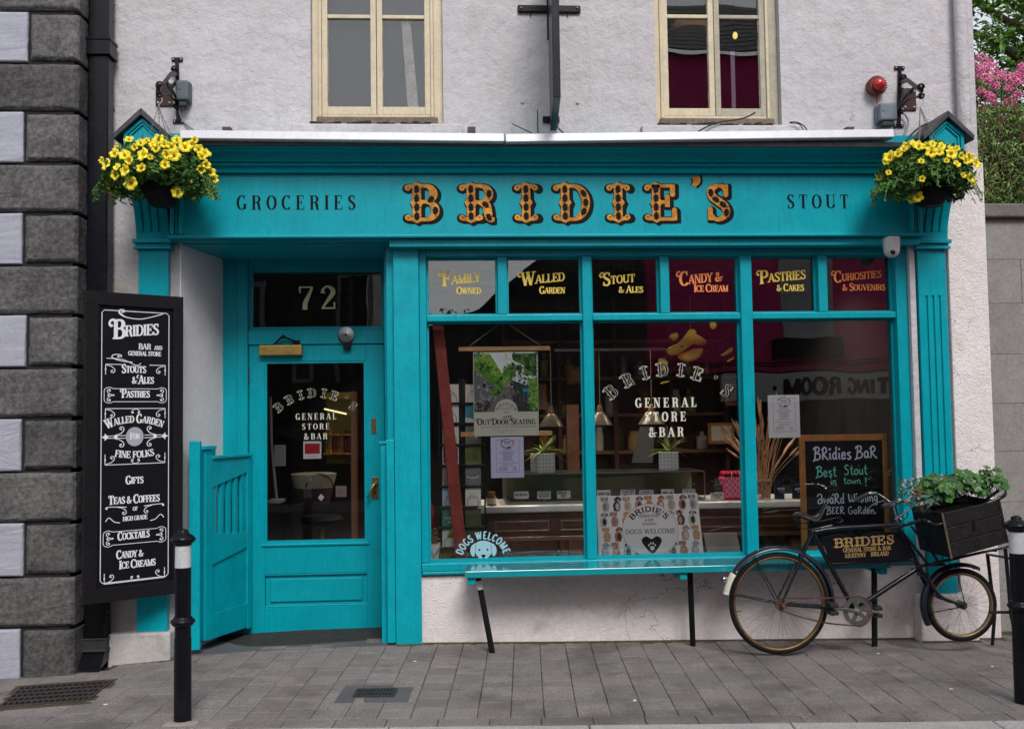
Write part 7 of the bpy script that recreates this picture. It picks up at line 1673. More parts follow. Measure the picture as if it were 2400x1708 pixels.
# downlights
for (px, py) in ((1096, 596), (1259, 593), (1456, 592), (1804, 590)):
    Y = 1.4; z = 2.70; d = ray(px, py); tt = (z-CC.z)/d.z; q = CC+d*tt; m = MB(); m.lathe([(.05, 0), (.05, .019)], (q.x, q.y, z), 16); h_ = m.build('downlight', 'black_matt', sh); m = MB(); m.lathe([(.034, -.002), (.034, -.0005)], (q.x, q.y, z), 14); m.build('lamp_disc', 'warm_lamp', h_)
    L_ = bpy.data.lights.new('downlight_beam', 'SPOT'); L_.energy = 48; L_.color = (1, .86, .66); L_.spot_size = R(130); L_.spot_blend = .8; L_.shadow_soft_size = .04; lo = bpy.data.objects.new('downlight_beam', L_); col.objects.link(lo); lo.location = (q.x, q.y, z-.01)

# street pole mirrored in the glass, built as solid posts behind the panes
def leanpost(name, label, a0, a1, b0, b1, Y, th, mt, cat='post'):
    A0, A1_, B0, B1_ = P(*a0, Y), P(*a1, Y), P(*b0, Y), P(*b1, Y); d = Vector((0, th, 0)); m = MB(); m.hexa([B0, B1_, B1_+d, B0+d, A0, A1_, A1_+d, A0+d]); return tag(m.build(name, mt, bevel=.004, at=B0), label, cat)
leanpost('pole_reflection', 'dark red post behind the left shop window, standing in for a mirrored pole', (1014, 764), (1040, 764), (1068, 1316), (1097, 1316), .22, .04, 'red_post')
leanpost('upper_pole_reflection', 'grey plank behind the left upstairs window, standing in for a mirrored pole', (940, 48), (962, 48), (956, 262), (982, 262), .10, .02, 'grey_post', 'plank')
# card rack with greeting cards
yr = .36; t = thing('card_rack', 'black wire greeting card rack in the left of the window', 'rack', (PX(1083, 1290, yr), yr+.1, -.05)); rows = [(900, 943), (948, 990), (998, 1040), (1046, 1088), (1095, 1137), (1143, 1185), (1192, 1233), (1238, 1281)]
cols_ = [(1037, 1075), (1091, 1127)]
m = MB()
for px in (1030, 1083, 1136): q = P(px, 1100, yr+.07); m.tube([(q.x, q.y, -.05), (q.x, q.y, PZ(1083, 885, yr))], .006, 6)
m.build('uprights', 'rack_wire', t)
for (ya_, yb_) in rows:
    m = MB(); zb = PZ(1083, yb_+2, yr); m.box(PX(1030, 1100, yr), PX(1136, 1100, yr), yr-.012, yr+.05, zb-.004, zb); m.build('shelf', 'shelf_dark', t)
    for (xa_, xb_) in cols_:
        a = P(xa_+6, yb_, yr-.012); b = P(xb_-6, yb_, yr-.012); hz = (PZ(1083, ya_+16, yr)-zb); m = MB(); m.tube(catmull([(a.x, a.y, zb), (a.x, a.y, zb+hz*.6), ((a.x+b.x)/2, a.y, zb+hz), (b.x, a.y, zb+hz*.6), (b.x, a.y, zb)], 5), .0017, 5); m.build('wire_hoop', 'steel_dull', t)
m = MB(); q = P(1083, 1000, yr+.09); m.box(PX(1074, 1000, yr+.08), PX(1092, 1000, yr+.08), yr+.08, yr+.09, PZ(1083, 1285, yr), PZ(1083, 888, yr)); m.build('centre_strip', 'shelf_dark', t)
cards = [[('paper_cream', 'cream card with grey tree drawing, top left of the card rack'), ('paper_cream', 'cream card with a small red heart, top right of the card rack')],
 [('paper', 'white card behind the red post, second row of the rack'), ('card_blue', 'bright blue card below the red heart card')],
 [('paper_cream', 'cream card hidden partly by the red post, third row of the rack'), ('card_grey', 'grey card with pink and orange strip under the lower poster bar')],
 [('card_red', 'white edged red card behind the red post'), ('card_green', 'olive green card in the middle of the rack right column')],
 [('card_pink', 'pale mauve card left column below the red card'), ('card_grey', 'dark grey card with white bunting drawing')],
 [('paper_lav', 'pale lavender card left of the red post, sixth row'), ('paper_cream', 'pale pink-cream card below the bunting card')],
 [('card_teal', 'green Father\'s Day card left of the red post'), ('card_dgreen', 'dark moss green card above the dog decal lettering')],
 [('paper_cream', 'white card with gold clover shape low on the rack'), ('card_dgreen', 'dark card at the bottom right of the rack behind the dog decal')]]
for r_, (ya_, yb_) in enumerate(rows):
    for c_, (xa_, xb_) in enumerate(cols_):
        mt, lb = cards[r_][c_]; a, b = P(xa_, yb_, yr), P(xb_, ya_, yr); m = MB(); m.hexa([(a.x, yr, a.z), (b.x, yr, a.z), (b.x, yr+.004, a.z), (a.x, yr+.004, a.z), (a.x, yr+.02, b.z), (b.x, yr+.02, b.z), (b.x, yr+.024, b.z), (a.x, yr+.024, b.z)])
        t = thing('greeting_card', lb, 'card', ((a.x+b.x)/2, yr, a.z), 'greeting cards in the rack'); m.build('card', mt, t)
        W_, H_2 = b.x-a.x, b.z-a.z; ink = Ink(sheet((a.x, yr-.0012, a.z), (1, 0, 0), (0, .02, H_2)))
        k = (r_, c_)
        if k == (0, 1): ink.poly(catmull([(W_*.62, H_2*.46), (W_*.50, H_2*.62), (W_*.56, H_2*.68), (W_*.62, H_2*.62), (W_*.68, H_2*.68), (W_*.74, H_2*.62)], 3, True), 'card_red')
        elif k == (3, 0): ink.frame(0, 0, W_, H_2, W_*.06, 'paper')
        elif k == (4, 1):
            for i in range(6): x = W_*(.12+.13*i); y = H_2*(.52-.05*sin(i/5*pi)); ink.poly([(x, y), (x+W_*.10, y), (x+W_*.05, y-H_2*.12)], 'paper')
        elif k == (6, 0): ink.text("FATHER'S", W_*.55, H_2*.38, H_2*.16, 'sans', 'paper', width=W_*.75); ink.text('DAY', W_*.55, H_2*.16, H_2*.16, 'sans', 'paper', width=W_*.4); ink.poly([(W_*.3, H_2*.8), (W_*.5, H_2*.74), (W_*.7, H_2*.8), (W_*.5, H_2*.68)], 'ink')
        elif k == (7, 0):
            for dx, dy in ((-.12, .1), (.12, .1), (0, .24)): ink.disc(W_*(.55+dx), H_2*(.5+dy), W_*.14, 'card_yellow')
        elif k == (2, 1):
            for i, mm in enumerate(('card_blue', 'd_tan', 'paper')): ink.disc(W_*(.3+.2*i), H_2*.4, W_*.07, mm, ry=H_2*.14)
        elif k == (3, 1): ink.frame(W_*.04, H_2*.04, W_*.96, H_2*.96, W_*.02, 'card_yellow'); ink.poly([(W_*.45, H_2*.55), (W_*.5, H_2*.66), (W_*.55, H_2*.55)], 'card_yellow'); ink.text('TO YOU', W_*.5, H_2*.42, H_2*.06, 'sans', 'card_yellow', width=W_*.3)
        elif k == (1, 1): ink.poly([(0, 0), (W_, 0), (W_, H_2*.35), (W_*.5, H_2*.2), (0, H_2*.3)], 'p_sky')
        else: ink.line([(W_*.3, H_2*.5), (W_*.7, H_2*.52)], .0015, 'card_grey'); ink.line([(W_*.35, H_2*.42), (W_*.62, H_2*.43)], .0015, 'card_grey')
        ink.build('printing', t)
# caution sign, extinguisher, dried bouquet at the window's left foot
a, b = P(1022, 1318, .42), P(1072, 1278, .42); t = thing('caution_sign', 'yellow CAUTION floor sign behind the dried bouquet', 'sign', (a.x, .42, a.z)); m = MB(); m.box(a.x, b.x, .42, .43, a.z, b.z); m.build('panel', 'card_yellow', t, bevel=.004)
ink = Ink(front(.4195)); ink.text('CAUTION', (a.x+b.x)/2, PZ(1050, 1310, .42), .022, 'sansb', 'ink', width=(b.x-a.x)*.75); ink.build('lettering', t)
q = P(982, 1230, .55); q = P(1006, 1230, .55); t = thing('fire_extinguisher', 'red fire extinguisher standing at the window left edge', 'extinguisher', (q.x, .55, .6)); m = MB(); z0, z1 = PZ(1006, 1245, .55), PZ(1006, 1178, .55); m.lathe([(.03, z0), (.036, z0+.01), (.036, z1-.03), (.02, z1), (.012, z1+.01)], (PX(1004, 1200, .55), .55, 0), 18); m.build('cylinder', 'red_plastic', t, smooth=True); m = MB(); xx = PX(1004, 1200, .55); m.tube([(xx, .55, z1), (xx, .55, z1+.04), (xx+.03, .55, z1+.05)], .007, 6); m.build('valve', 'black_matt', t)
rr = random.Random(12); t = thing('dried_bouquet', 'small dried orange bouquet wrapped in grey paper in the window corner', 'bouquet', P(1012, 1316, .17)); m = MB(); c0 = P(1014, 1300, .17)
m.add([P(1004, 1275, .17), P(1032, 1275, .16), P(1018, 1300, .14), P(1008, 1300, .16), P(1006, 1318, .15), P(1026, 1318, .15), P(1029, 1303, .17)], [(0, 1, 2, 3), (3, 2, 6, 5, 4)]); m.add([P(1004, 1272, .20), P(1032, 1270, .22), P(1026, 1318, .20), P(1006, 1318, .20)], [(0, 1, 2, 3)]); m.build('wrapping', 'paper_cream', t)
m = MB(); leafset(m, 90, lambda: (P(rr.uniform(1004, 1026), rr.uniform(1238, 1278), .18), (rr.gauss(0, .5), -1, 1)), .022, rr, .35); m.build('dried_leaves', 'wheat', t, kind='stuff')
# garden poster on its hanger
yp = .13; t = thing('garden_poster', 'hanging OUT DOOR SEATING poster with a green walled garden picture', 'poster', (PX(1182, 1020, yp), yp, 1.9))
m = MB(); a, b = P(1075, 823, yp), P(1289, 811, yp); m.box(a.x, b.x, yp-.006, yp+.012, a.z, b.z); m.build('top_bar', 'oak', t, bevel=.002)
m = MB(); a, b = P(1080, 1023, yp+.02), P(1294, 1009, yp+.02); m.box(a.x, b.x, yp+.008, yp+.02, a.z, b.z); m.build('bottom_bar', 'oak', t, bevel=.002)
for s_ in ((1100, 811, 1168, 761), (1264, 808, 1194, 761)): m = MB(); m.tube([P(s_[0], s_[1], yp), P(s_[2], s_[3], yp)], .0022, 5); m.build('string', 'string', t)
a, b = P(1111, 1022, yp), P(1260, 824, yp); m = MB(); m.box(a.x, b.x, yp-.004, yp-.001, a.z, b.z); sheet_ = m.build('sheet', 'cream_print', t); W_, H_2 = b.x-a.x, b.z-a.z
ink = Ink(sheet((a.x, yp-.0045, a.z), (1, 0, 0), (0, 0, 1))); X_ = lambda u_: W_*u_; Y_ = lambda v_: H_2*v_
def pp(pts, mt, lay=0, sm=False): q = [(X_(u_), Y_(v_)) for u_, v_ in (catmull(pts, 4, True) if sm else pts)]; ink.poly(q, mt, lay)
pp([(.01, .28), (.99, .28), (.99, .99), (.01, .99)], 'p_sky'); pp([(.01, .28), (.99, .28), (.99, .55), (.60, .66), (.5, .66), (.4, .55), (.01, .50)], 'p_shade', 1)
pp([(.01, .98), (.26, .98), (.46, .72), (.55, .66), (.5, .55), (.30, .50), (.01, .82)], 'p_bright', 1); pp([(.01, .82), (.2, .66), (.42, .56), (.40, .50), (.2, .38), (.01, .40)], 'p_stone', 1)
pp([(.02, .84), (.16, .90), (.30, .74), (.45, .66), (.40, .60), (.22, .66)], 'p_green', 2, True); pp([(.58, .98), (.98, .98), (.98, .70), (.86, .72), (.78, .84), (.62, .90)], 'p_dkgreen', 1)
pp([(.46, .76), (.60, .86), (.66, .78), (.60, .70), (.50, .70)], 'p_green', 2, True); pp([(.45, .56), (.56, .62), (.66, .50), (.66, .28), (.18, .28), (.32, .42)], 'p_path', 2); pp([(.60, .50), (.86, .36), (.80, .28), (.60, .28)], 'p_shade', 2)
pp([(.28, .55), (.42, .62), (.46, .56), (.36, .50), (.26, .50)], 'p_green', 3, True); pp([(.84, .66), (.99, .70), (.99, .30), (.88, .34), (.84, .50)], 'p_green', 2); pp([(.88, .52), (.99, .58), (.99, .36), (.90, .38)], 'p_bright', 3, True)
rp = random.Random(77)
def scat(n, box, cols, s_, lay, shape=None):
    for _ in range(n):
        u_, v_ = rp.uniform(box[0], box[2]), rp.uniform(box[1], box[3])
        if shape and not shape(u_, v_): continue
        w_ = s_*rp.uniform(.5, 1.4); a_ = rp.uniform(0, 6); ink.poly([(X_(u_+w_*cos(a_+q)*r_), Y_(v_+w_*.75*sin(a_+q)*r_)) for q, r_ in ((0, 1), (1.2, .5), (2.6, .9), (3.8, .5), (5, .8))], rp.choice(cols), lay)
G4 = ['p_green', 'p_bright', 'p_dkgreen', 'p_bright', 'leaf_spider']
scat(150, (.02, .55, .5, .98), G4, .035, 2, lambda u_, v_: .80-.45*u_ < v_ < 1.12-1.0*u_+.02); scat(90, (.60, .72, .98, .98), ['p_dkgreen', 'p_green', 'p_dkgreen', 'leaf_tree'], .035, 2, lambda u_, v_: v_ > 1.08-.45*u_); scat(40, (.46, .66, .66, .85), ['leaf_tree', 'p_green', 'p_bright'], .03, 3)
scat(70, (.84, .30, .98, .68), G4, .03, 4); scat(26, (.28, .49, .45, .6), G4, .025, 4); scat(60, (.02, .40, .36, .8), ['p_stone', 'd_grey', 'p_shade', 'galv'], .03, 1, lambda u_, v_: v_ < .80-.45*u_); scat(50, (.3, .3, .62, .56), ['d_brown', 'p_path', 'd_grey', 'p_shade'], .03, 2); scat(24, (.66, .5, .84, .76), ['p_dkgreen', 'p_shade', 'p_green'], .03, 3); scat(8, (.5, .58, .6, .64), ['d_rust', 'd_pale'], .02, 4)
for u_ in (.58, .64, .70): ink.line([(X_(u_), Y_(.79)), (X_(u_), Y_(.48))], .0028, 'ink', 4)
ink.line([(X_(.54), Y_(.80)), (X_(.88), Y_(.81))], .005, 'ink', 4); ink.line([(X_(.55), Y_(.77)), (X_(.84), Y_(.78))], .0028, 'd_brown', 4)
pp([(.76, .56), (.86, .56), (.86, .52), (.76, .52)], 'p_blue', 4); 
for u_, v_ in ((.78, .52), (.84, .52)): ink.line([(X_(u_), Y_(v_)), (X_(u_-.01), Y_(.40))], .0026, 'p_blue', 4)
ink.line([(X_(.78), Y_(.57)), (X_(.78), Y_(.50))], .0026, 'p_blue', 4)
for cx_, cy_, s_ in ((.19, .50, .09), (.09, .37, .07)):
    ink.line([(X_(cx_+s_*cos(q)), Y_(cy_+s_*.75*sin(q))) for q in [2*pi*i/14 for i in range(14)]], .0022, 'd_pale', 4, True); ink.line([(X_(cx_-s_*.6), Y_(cy_)), (X_(cx_-s_*.8), Y_(cy_-s_*1.4))], .002, 'd_pale', 4); ink.line([(X_(cx_+s_*.6), Y_(cy_-.02)), (X_(cx_+s_*.9), Y_(cy_-s_*1.5))], .002, 'd_pale', 4)
ink.rect(X_(.42), Y_(.90), X_(.60), Y_(.99), 'canvas_white', 3); ink.text('L', X_(.51), Y_(.945), H_2*.035, 'serif', 'ink', lay=4); ink.line([(X_(.45), Y_(.92)), (X_(.57), Y_(.92))], .0012, 'ink', 4); ink.rect(X_(.01), Y_(.94), X_(.06), Y_(.985), 'card_red', 3); ink.rect(X_(.035), Y_(.94), X_(.06), Y_(.985), 'p_blue', 4)
ink.rect(X_(.01), Y_(.0), X_(.99), Y_(.285), 'cream_print', 5); ink.disc(X_(.5), Y_(.30), X_(.175), 'cream_print', 5, n=28)
ink.text('BRIDIES', X_(.5), Y_(.365), H_2*.03, 'poster', 'ink', lay=6, arcR=X_(.14), width=X_(.33)); ink.text('GENERAL STORE', X_(.5), Y_(.322), H_2*.012, 'poster', 'ink', lay=6, width=X_(.16)); ink.text('& BAR', X_(.5), Y_(.298), H_2*.011, 'poster', 'ink', lay=6, width=X_(.06)); ink.text('KILKENNY', X_(.5), Y_(.272), H_2*.011, 'poster', 'ink', lay=6, width=X_(.1))
ink.line([(X_(.43), Y_(.215)), (X_(.58), Y_(.235))], .0016, 'ink', 6)
for i in range(4):
    for s_ in (-1, 1): x, y = X_(.45+.035*i), Y_(.218+.005*i); ink.poly([(x, y), (x+X_(.018), y+s_*Y_(.014)), (x+X_(.032), y+s_*Y_(.010)), (x+X_(.014), y+s_*Y_(.002))], 'ink', 6)
ink.text('OUT DOOR SEATING', X_(.5), Y_(.135), H_2*.058, 'didone', 'ink', lay=6, big=1.35, width=X_(.90), grow=.02, curl=True)
ink.text('ESCAPE THE HUSTLE AND RELAX IN BRIDIES BEER GARDEN', X_(.53), Y_(.098), H_2*.016, 'serif', 'ink', lay=6, width=X_(.84)); ink.line([(X_(.26), Y_(.068)), (X_(.74), Y_(.068))], .0008, 'ink', 6); ink.text('BOOK A TABLE', X_(.5), Y_(.042), H_2*.012, 'serif', 'ink', lay=6, width=X_(.26))
ink.build('printing', sheet_)
# flavour menus taped inside the glass
def menu(p0, p1, label, mt):
    Y = .10; a, b = P(p0[0], p1[1], Y), P(p1[0], p0[1], Y); t = thing('flavour_menu', label, 'menu', ((a.x+b.x)/2, Y, a.z), 'flavour menus in the window'); m = MB(); m.box(a.x, b.x, Y, Y+.0015, a.z, b.z); m.build('sheet', mt, t)
    ink = Ink(sheet((a.x, Y-.0005, a.z), (1, 0, 0), (0, 0, 1))); W_, H_2 = b.x-a.x, b.z-a.z; ink.frame(W_*.16, H_2*.14, W_*.86, H_2*.93, .0014, 'ink'); ink.disc(W_*.5, H_2*.84, W_*.20, mt, 1, ry=H_2*.12)
    rr = random.Random(5)
    for i in range(22): a_ = 2*pi*i/22; ink.disc(W_*(.5+.19*cos(a_)), H_2*(.84+.105*sin(a_)), W_*rr.uniform(.012, .03), rr.choice(['print_pink', 'd_tan', 'd_pink', 'heart']) if abs(cos(a_)) > .45 else 'heart', 2, n=6)
    ink.text('BRIDIES', W_*.5, H_2*.86, H_2*.03, 'poster', 'ink', lay=3, width=W_*.22); ink.text('ICE CREAM', W_*.5, H_2*.815, H_2*.022, 'serif', 'ink', lay=3, width=W_*.2)
    ink.text('FLAVOURS', W_*.5, H_2*.68, H_2*.028, 'poster', 'print_pink', lay=1, width=W_*.26)
    for i in range(9): w = W_*rr.uniform(.12, .24); ink.line([(W_*.5-w, H_2*(.64-.027*i)), (W_*.5+w, H_2*(.64-.027*i))], .0016, 'card_grey', 1)
    ink.line([(W_*.2, H_2*.365), (W_*.82, H_2*.365)], .0012, 'ink', 1); ink.text('TUBS & CONES', W_*.5, H_2*.30, H_2*.028, 'poster', 'print_pink', lay=1, width=W_*.32)
    for i in range(3): ink.line([(W_*.24, H_2*(.26-.035*i)), (W_*.5, H_2*(.26-.035*i))], .0018, 'ink', 1); ink.line([(W_*.66, H_2*(.26-.035*i)), (W_*.78, H_2*(.26-.035*i))], .0018, 'ink', 1)
    ink.build('printing', t)
menu((1151, 1023), (1227, 1120), 'flavour menu sheet taped right under the garden poster', 'paper_lav'); menu((1802, 925), (1873, 1026), 'flavour menu sheet taped alone in the right window pane', 'paper')
# small jar
q = P(1152, 1178, yc+.06); t = thing('honey_jar', 'small labelled jar with gold lid at the counter left end', 'jar', (q.x, yc+.06, cz)); m = MB(); m.lathe([(.036, .001), (.038, .01), (.038, .06), (.028, .075)], (q.x, q.y, cz), 16); m.build('body', 'bottle_amber', t, smooth=True); m = MB(); m.lathe([(.029, .0755), (.029, .1)], (q.x, q.y, cz), 14); m.build('lid', 'brass', t)
m = MB(); m.lathe([(.0386, .015), (.0386, .055)], (q.x, q.y, cz), 16); m.build('label', 'paper_cream', t)
# reeds of dried pampas with string tie, present box, succulent, canisters
rr = random.Random(8); q0 = P(1792, 1168, yc+.12); t = thing('dried_grass_bundle', 'tall bundle of dried wheat grass standing on the counter', 'dried grass', q0); 
for k in range(62):
    if k < 34: tx_, ty_ = rr.uniform(1762, 1850), rr.uniform(950, 1030)
    else: tx_, ty_ = rr.uniform(1686, 1770), rr.uniform(985, 1080)
    if k % 13 == 12: tx_, ty_ = rr.uniform(1840, 1880), rr.uniform(1040, 1065)
    tp = P(tx_, ty_, yc+rr.uniform(-.1, .25)); bs = q0+Vector((rr.uniform(-.045, .045), rr.uniform(-.03, .03), .0)); mid = bs.lerp(tp, .35)+Vector(((bs.x-q0.x)*.2-(tp.x-q0.x)*.12, 0, .05)); m = MB(); cv = catmull([tuple(bs), tuple(mid), tuple(tp)], 4); m.tube(cv, .0019, 4, caps=False)
    e = (Vector(cv[-1])-Vector(cv[-3])).normalized(); l = rr.uniform(.07, .11); m.tube([tp-e*l*.3, tp, tp+e*l*.5, tp+e*l], [.002, .010, .009, .001], 5); m.build('stalk', 'wheat', t)
m = MB(); m.lathe([(.052, .13), (.05, .145)], q0, 14); m.build('tie', 'string', t)
a, b = P(1697, 1165, yc+.1), P(1760, 1103, yc+.1); t = thing('pink_tin', 'pink lattice patterned box with red ruffled lid on the counter', 'box', (a.x, yc+.1, cz)); m = MB(); m.box(a.x, b.x, yc+.1, yc+.24, cz+.0005, b.z-.045); bd = m.build('body', 'cloth_pink', t, bevel=.008); m = MB(); m.box(a.x-.004, b.x+.004, yc+.096, yc+.244, cz+.0003, cz+.02); m.build('base_band', 'cloth_red', t, bevel=.008)
ink = Ink(front(yc+.0995)); W_, H_2 = b.x-a.x, b.z-.045-cz-.02
for i in range(-4, 7):
    for s_ in (1, -1):
        for o_ in (0, .006):
            x = a.x+W_*(i+.5)/5+o_; dx = s_*W_*.62; pts = []
            for k in range(13):
                xx = x+dx*k/12
                if a.x+.004 < xx < b.x-.004: pts.append((xx, cz+.022+H_2*.97*k/12))
            if len(pts) > 1: ink.line(pts, .0028, 'pink_pale', 1)
ink.build('lattice_print', bd); m = MB(); 
for i in range(7): x = a.x+(b.x-a.x)*(i+.5)/7; m.ball((x, yc+.17, b.z-.022), .018, .075, .024, 8, 6)
m.build('ruffled_lid', 'cloth_red', t, smooth='all'); m = MB(); 
for i in (2, 4, 5): x = a.x+(b.x-a.x)*(i+.1)/7; m.tube([(x, yc+.094, b.z-.045), (x-.004, yc+.090, b.z-.025), (x, yc+.10, b.z-.002)], .0035, 5)
m.build('ribbon', 'pink_pale', t)
q = P(1685, 1168, yc+.14); t = thing('succulent_pot', 'small succulent in a white pot left of the pink box', 'plant', (q.x, q.y, cz)); m = MB(); m.lathe([(.025, .001), (.034, .06), (.030, .06)], (q.x, q.y, cz), 16); m.build('pot', 'pot_white', t, smooth=True); m = MB(); leafset(m, 60, lambda: (Vector((q.x, q.y, cz+.06+rr.uniform(0, .09)))+Vector((rr.gauss(0, .012), rr.gauss(0, .012), 0)), (rr.gauss(0, 1), -1, .6)), .035, rr, .4); m.build('foliage', 'leaf_blue', t, kind='stuff')
for px, lb, h, r_ in ((1827, 'black canister with white print right of the dried grass', .15, .038), (1868, 'second black canister half hidden by the chalkboard frame', .14, .036)):
    q = P(px, 1168, yc+.15); t = thing('canister', lb, 'canister', (q.x, q.y, cz), 'black canisters on the counter'); m = MB(); m.lathe([(r_, .001), (r_, h)], (q.x, q.y, cz), 20); m.build('body', 'navy', t, smooth=True); m = MB(); m.lathe([(r_+.002, h+.0005), (r_+.002, h+.015)], (q.x, q.y, cz), 20); m.build('lid', 'black_matt', t)
    ink = Ink(front(q.y-r_-.002)); ink.text('BRIDIES', q.x, cz+h*.5, .012, 'poster', 'print_white', arcR=.05, width=.05); ink.line([(q.x-.012, cz+h*.43), (q.x+.012, cz+h*.43)], .002, 'print_white'); ink.line([(q.x-.008, cz+h*.36), (q.x+.008, cz+h*.36)], .002, 'print_white'); ink.build('print', t)
# dog canvas
Yc = .14; c4 = [P(1404, 1308, Yc), P(1650, 1302, Yc), P(1634, 1155, Yc+.05), P(1398, 1163, Yc+.05)]
t = thing('dog_canvas', 'white canvas of painted dogs with round DOGS WELCOME notice', 'picture', c4[0]); rt = (c4[1]-c4[0]); up = (c4[3]-c4[0]); W_ = rt.length; H_2 = up.length; nn_ = rt.normalized().cross(up.normalized()); nn_ = -nn_ if nn_.y > 0 else nn_
m = MB(); m.hexa([c4[0], c4[1], c4[1]-nn_*.018, c4[0]-nn_*.018, c4[3], c4[2], c4[2]-nn_*.018, c4[3]-nn_*.018]); cv_ = m.build('canvas', 'canvas_white', t, bevel=.002)
def cfn(x, y, z): u_, v_ = x/W_, y/H_2; return c4[0].lerp(c4[1], u_).lerp(c4[3].lerp(c4[2], u_), v_)+nn_*(z+.0008)
ink = Ink(cfn); rr = random.Random(31)
cols2 = ['d_grey', 'd_black', 'd_tan', 'd_brown', 'd_pale', 'd_rust', 'd_blue', 'd_pink']
def dog(x, y, s_, mt, m2, fl):
    f = -1 if fl else 1
    ink.disc(x, y+s_*.30, s_*.26, mt, 0, ry=s_*.34, n=12); ink.disc(x+f*s_*.05, y+s_*.28, s_*.14, m2, 1, ry=s_*.24, n=10)
    for lx in (-.16, .12): ink.poly([(x+lx*s_-s_*.05, y+s_*.2), (x+lx*s_+s_*.06, y+s_*.2), (x+lx*s_+s_*.06, y-s_*.02), (x+lx*s_-s_*.06, y-s_*.02)], mt, 0)
    hx, hy = x+f*s_*.08, y+s_*.74; ink.disc(hx, hy, s_*.20, mt, 1, ry=s_*.19, n=12)
    for e in (-1, 1): ink.poly([(hx+e*s_*.10, hy+s_*.12), (hx+e*s_*.26, hy+s_*(.20 if fl else .02)), (hx+e*s_*.24, hy-s_*.12), (hx+e*s_*.13, hy-s_*.02)], m2 if m2 != 'd_pale' else mt, 2)
    ink.disc(hx+f*s_*.04, hy-s_*.07, s_*.09, 'd_pale' if mt != 'd_pale' else 'd_tan', 2, n=8)
    for e in (-1, 1): ink.disc(hx+e*s_*.07, hy+s_*.04, s_*.025, 'ink', 3, n=5)
    ink.disc(hx+f*s_*.04, hy-s_*.04, s_*.035, 'ink', 3, n=6)
for r_ in range(4):
    n_ = 9
    for c_ in range(n_):
        x = W_*(c_+.5+(.25 if r_ % 2 else -.0))/n_*.97+.004; y = H_2*(.02+.245*r_); s_ = H_2*.25; mt = cols2[(c_*3+r_*2) % 8]; m2 = ['d_pale', 'd_tan', 'd_black', 'd_brown'][(c_+r_) % 4]
        if x < W_-.03: dog(x, y, s_, mt, m2, (c_+r_) % 2)
ink.disc(W_*.505, H_2*.43, W_*.272, 'd_tan', 4, ry=H_2*.425, n=44); ink.disc(W_*.505, H_2*.43, W_*.268, 'canvas_circle', 5, ry=H_2*.418, n=44)
ink.text("BRIDIE'S", W_*.5, H_2*.725, H_2*.085, 'poster', 'heart', lay=6, arcR=W_*.21, width=W_*.37, grow=.06); ink.text('GENERAL STORE', W_*.5, H_2*.64, H_2*.042, 'serif', 'heart', lay=6, width=W_*.20); ink.text('& BAR', W_*.5, H_2*.575, H_2*.04, 'serif', 'heart', lay=6, width=W_*.08); ink.text('KILKENNY', W_*.5, H_2*.51, H_2*.04, 'serif', 'heart', lay=6, width=W_*.14)
ink.text('DOGS WELCOME', W_*.505, H_2*.375, H_2*.075, 'serif', 'heart', lay=6, width=W_*.49)
hp_ = catmull([(0, -.12), (-.085, .02), (-.095, .10), (-.05, .14), (0, .10), (.05, .14), (.095, .10), (.085, .02)], 5, True); ink.poly([(W_*.51+x*W_*.98, H_2*.185+y*H_2*1.05) for x, y in hp_], 'heart', 6)
px_, py_ = W_*.51, H_2*.20; 
ink.disc(px_, py_-.018*1.2, .015, 'canvas_circle', 7, ry=.013, n=12)
for dx, dy in ((-.021, -.004), (-.008, .008), (.008, .008), (.021, -.004)): ink.disc(px_+dx, py_+dy, .0055, 'canvas_circle', 7, ry=.008, n=9)
ink.build('painting', cv_)
# chalkboard
Ych = .20; a0, a1, a2, a3 = P(1880, 1292, Ych), P(2086, 1284, Ych), P(2085, 1016, Ych), P(1880, 1021, Ych); t = thing('chalkboard', 'oak framed chalkboard with white and green chalk writing in the window', 'chalkboard', a0)
xl_, xr_, zb, zt2 = a0.x, a1.x, a0.z, a2.z; fw = .034
def fr_(x0, x1, z0, z1): m = MB(); m.box(x0, x1, Ych-.012, Ych+.012, z0, z1); m.build('frame', 'oak_dark', t, bevel=.003)
fr_(xl_, xr_, zt2-fw-.008, zt2); fr_(xl_, xr_, zb, zb+fw); fr_(xl_, xl_+fw+.003, zb+fw+.0003, zt2-fw-.0085); fr_(xr_-fw, xr_, zb+fw+.0003, zt2-fw-.0085)
m = MB(); m.box(xl_+fw+.003, xr_-fw, Ych-.002, Ych+.008, zb+fw, zt2-fw-.008); cb_ = m.build('board', 'chalk_board', t); ink = Ink(front(Ych-.004))
def ch(txt, xa, xb, y, h, mt, rise=0.): a = P(xa, y, Ych); b = P(xb, y, Ych); ink.text(txt, (a.x+b.x)/2, a.z, h/FL*(Ych+6.3), 'hand', mt, width=b.x-a.x, rise=rise)
ch('BRidies', 1906, 1996, 1077, 29, 'chalk_white'); ch('BaR', 2004, 2056, 1073, 28, 'chalk_white'); ch('Best', 1912, 1962, 1117, 24, 'chalk_green'); ch('Stout', 1978, 2034, 1112, 23, 'chalk_green')
ch('in', 1946, 1961, 1135, 18, 'chalk_green'); ch('town', 1976, 2018, 1133, 16, 'chalk_green'); ch('!', 2026, 2034, 1137, 18, 'chalk_green'); ch('AwaRd', 1915, 1980, 1180, 23, 'chalk_white'); ch('Winning', 1988, 2058, 1176, 22, 'chalk_white', .01); ch('BEER', 1936, 1980, 1204, 17, 'chalk_white'); ch('GaRden.', 1987, 2055, 1204, 17, 'chalk_white')
ink.build('writing', cb_)
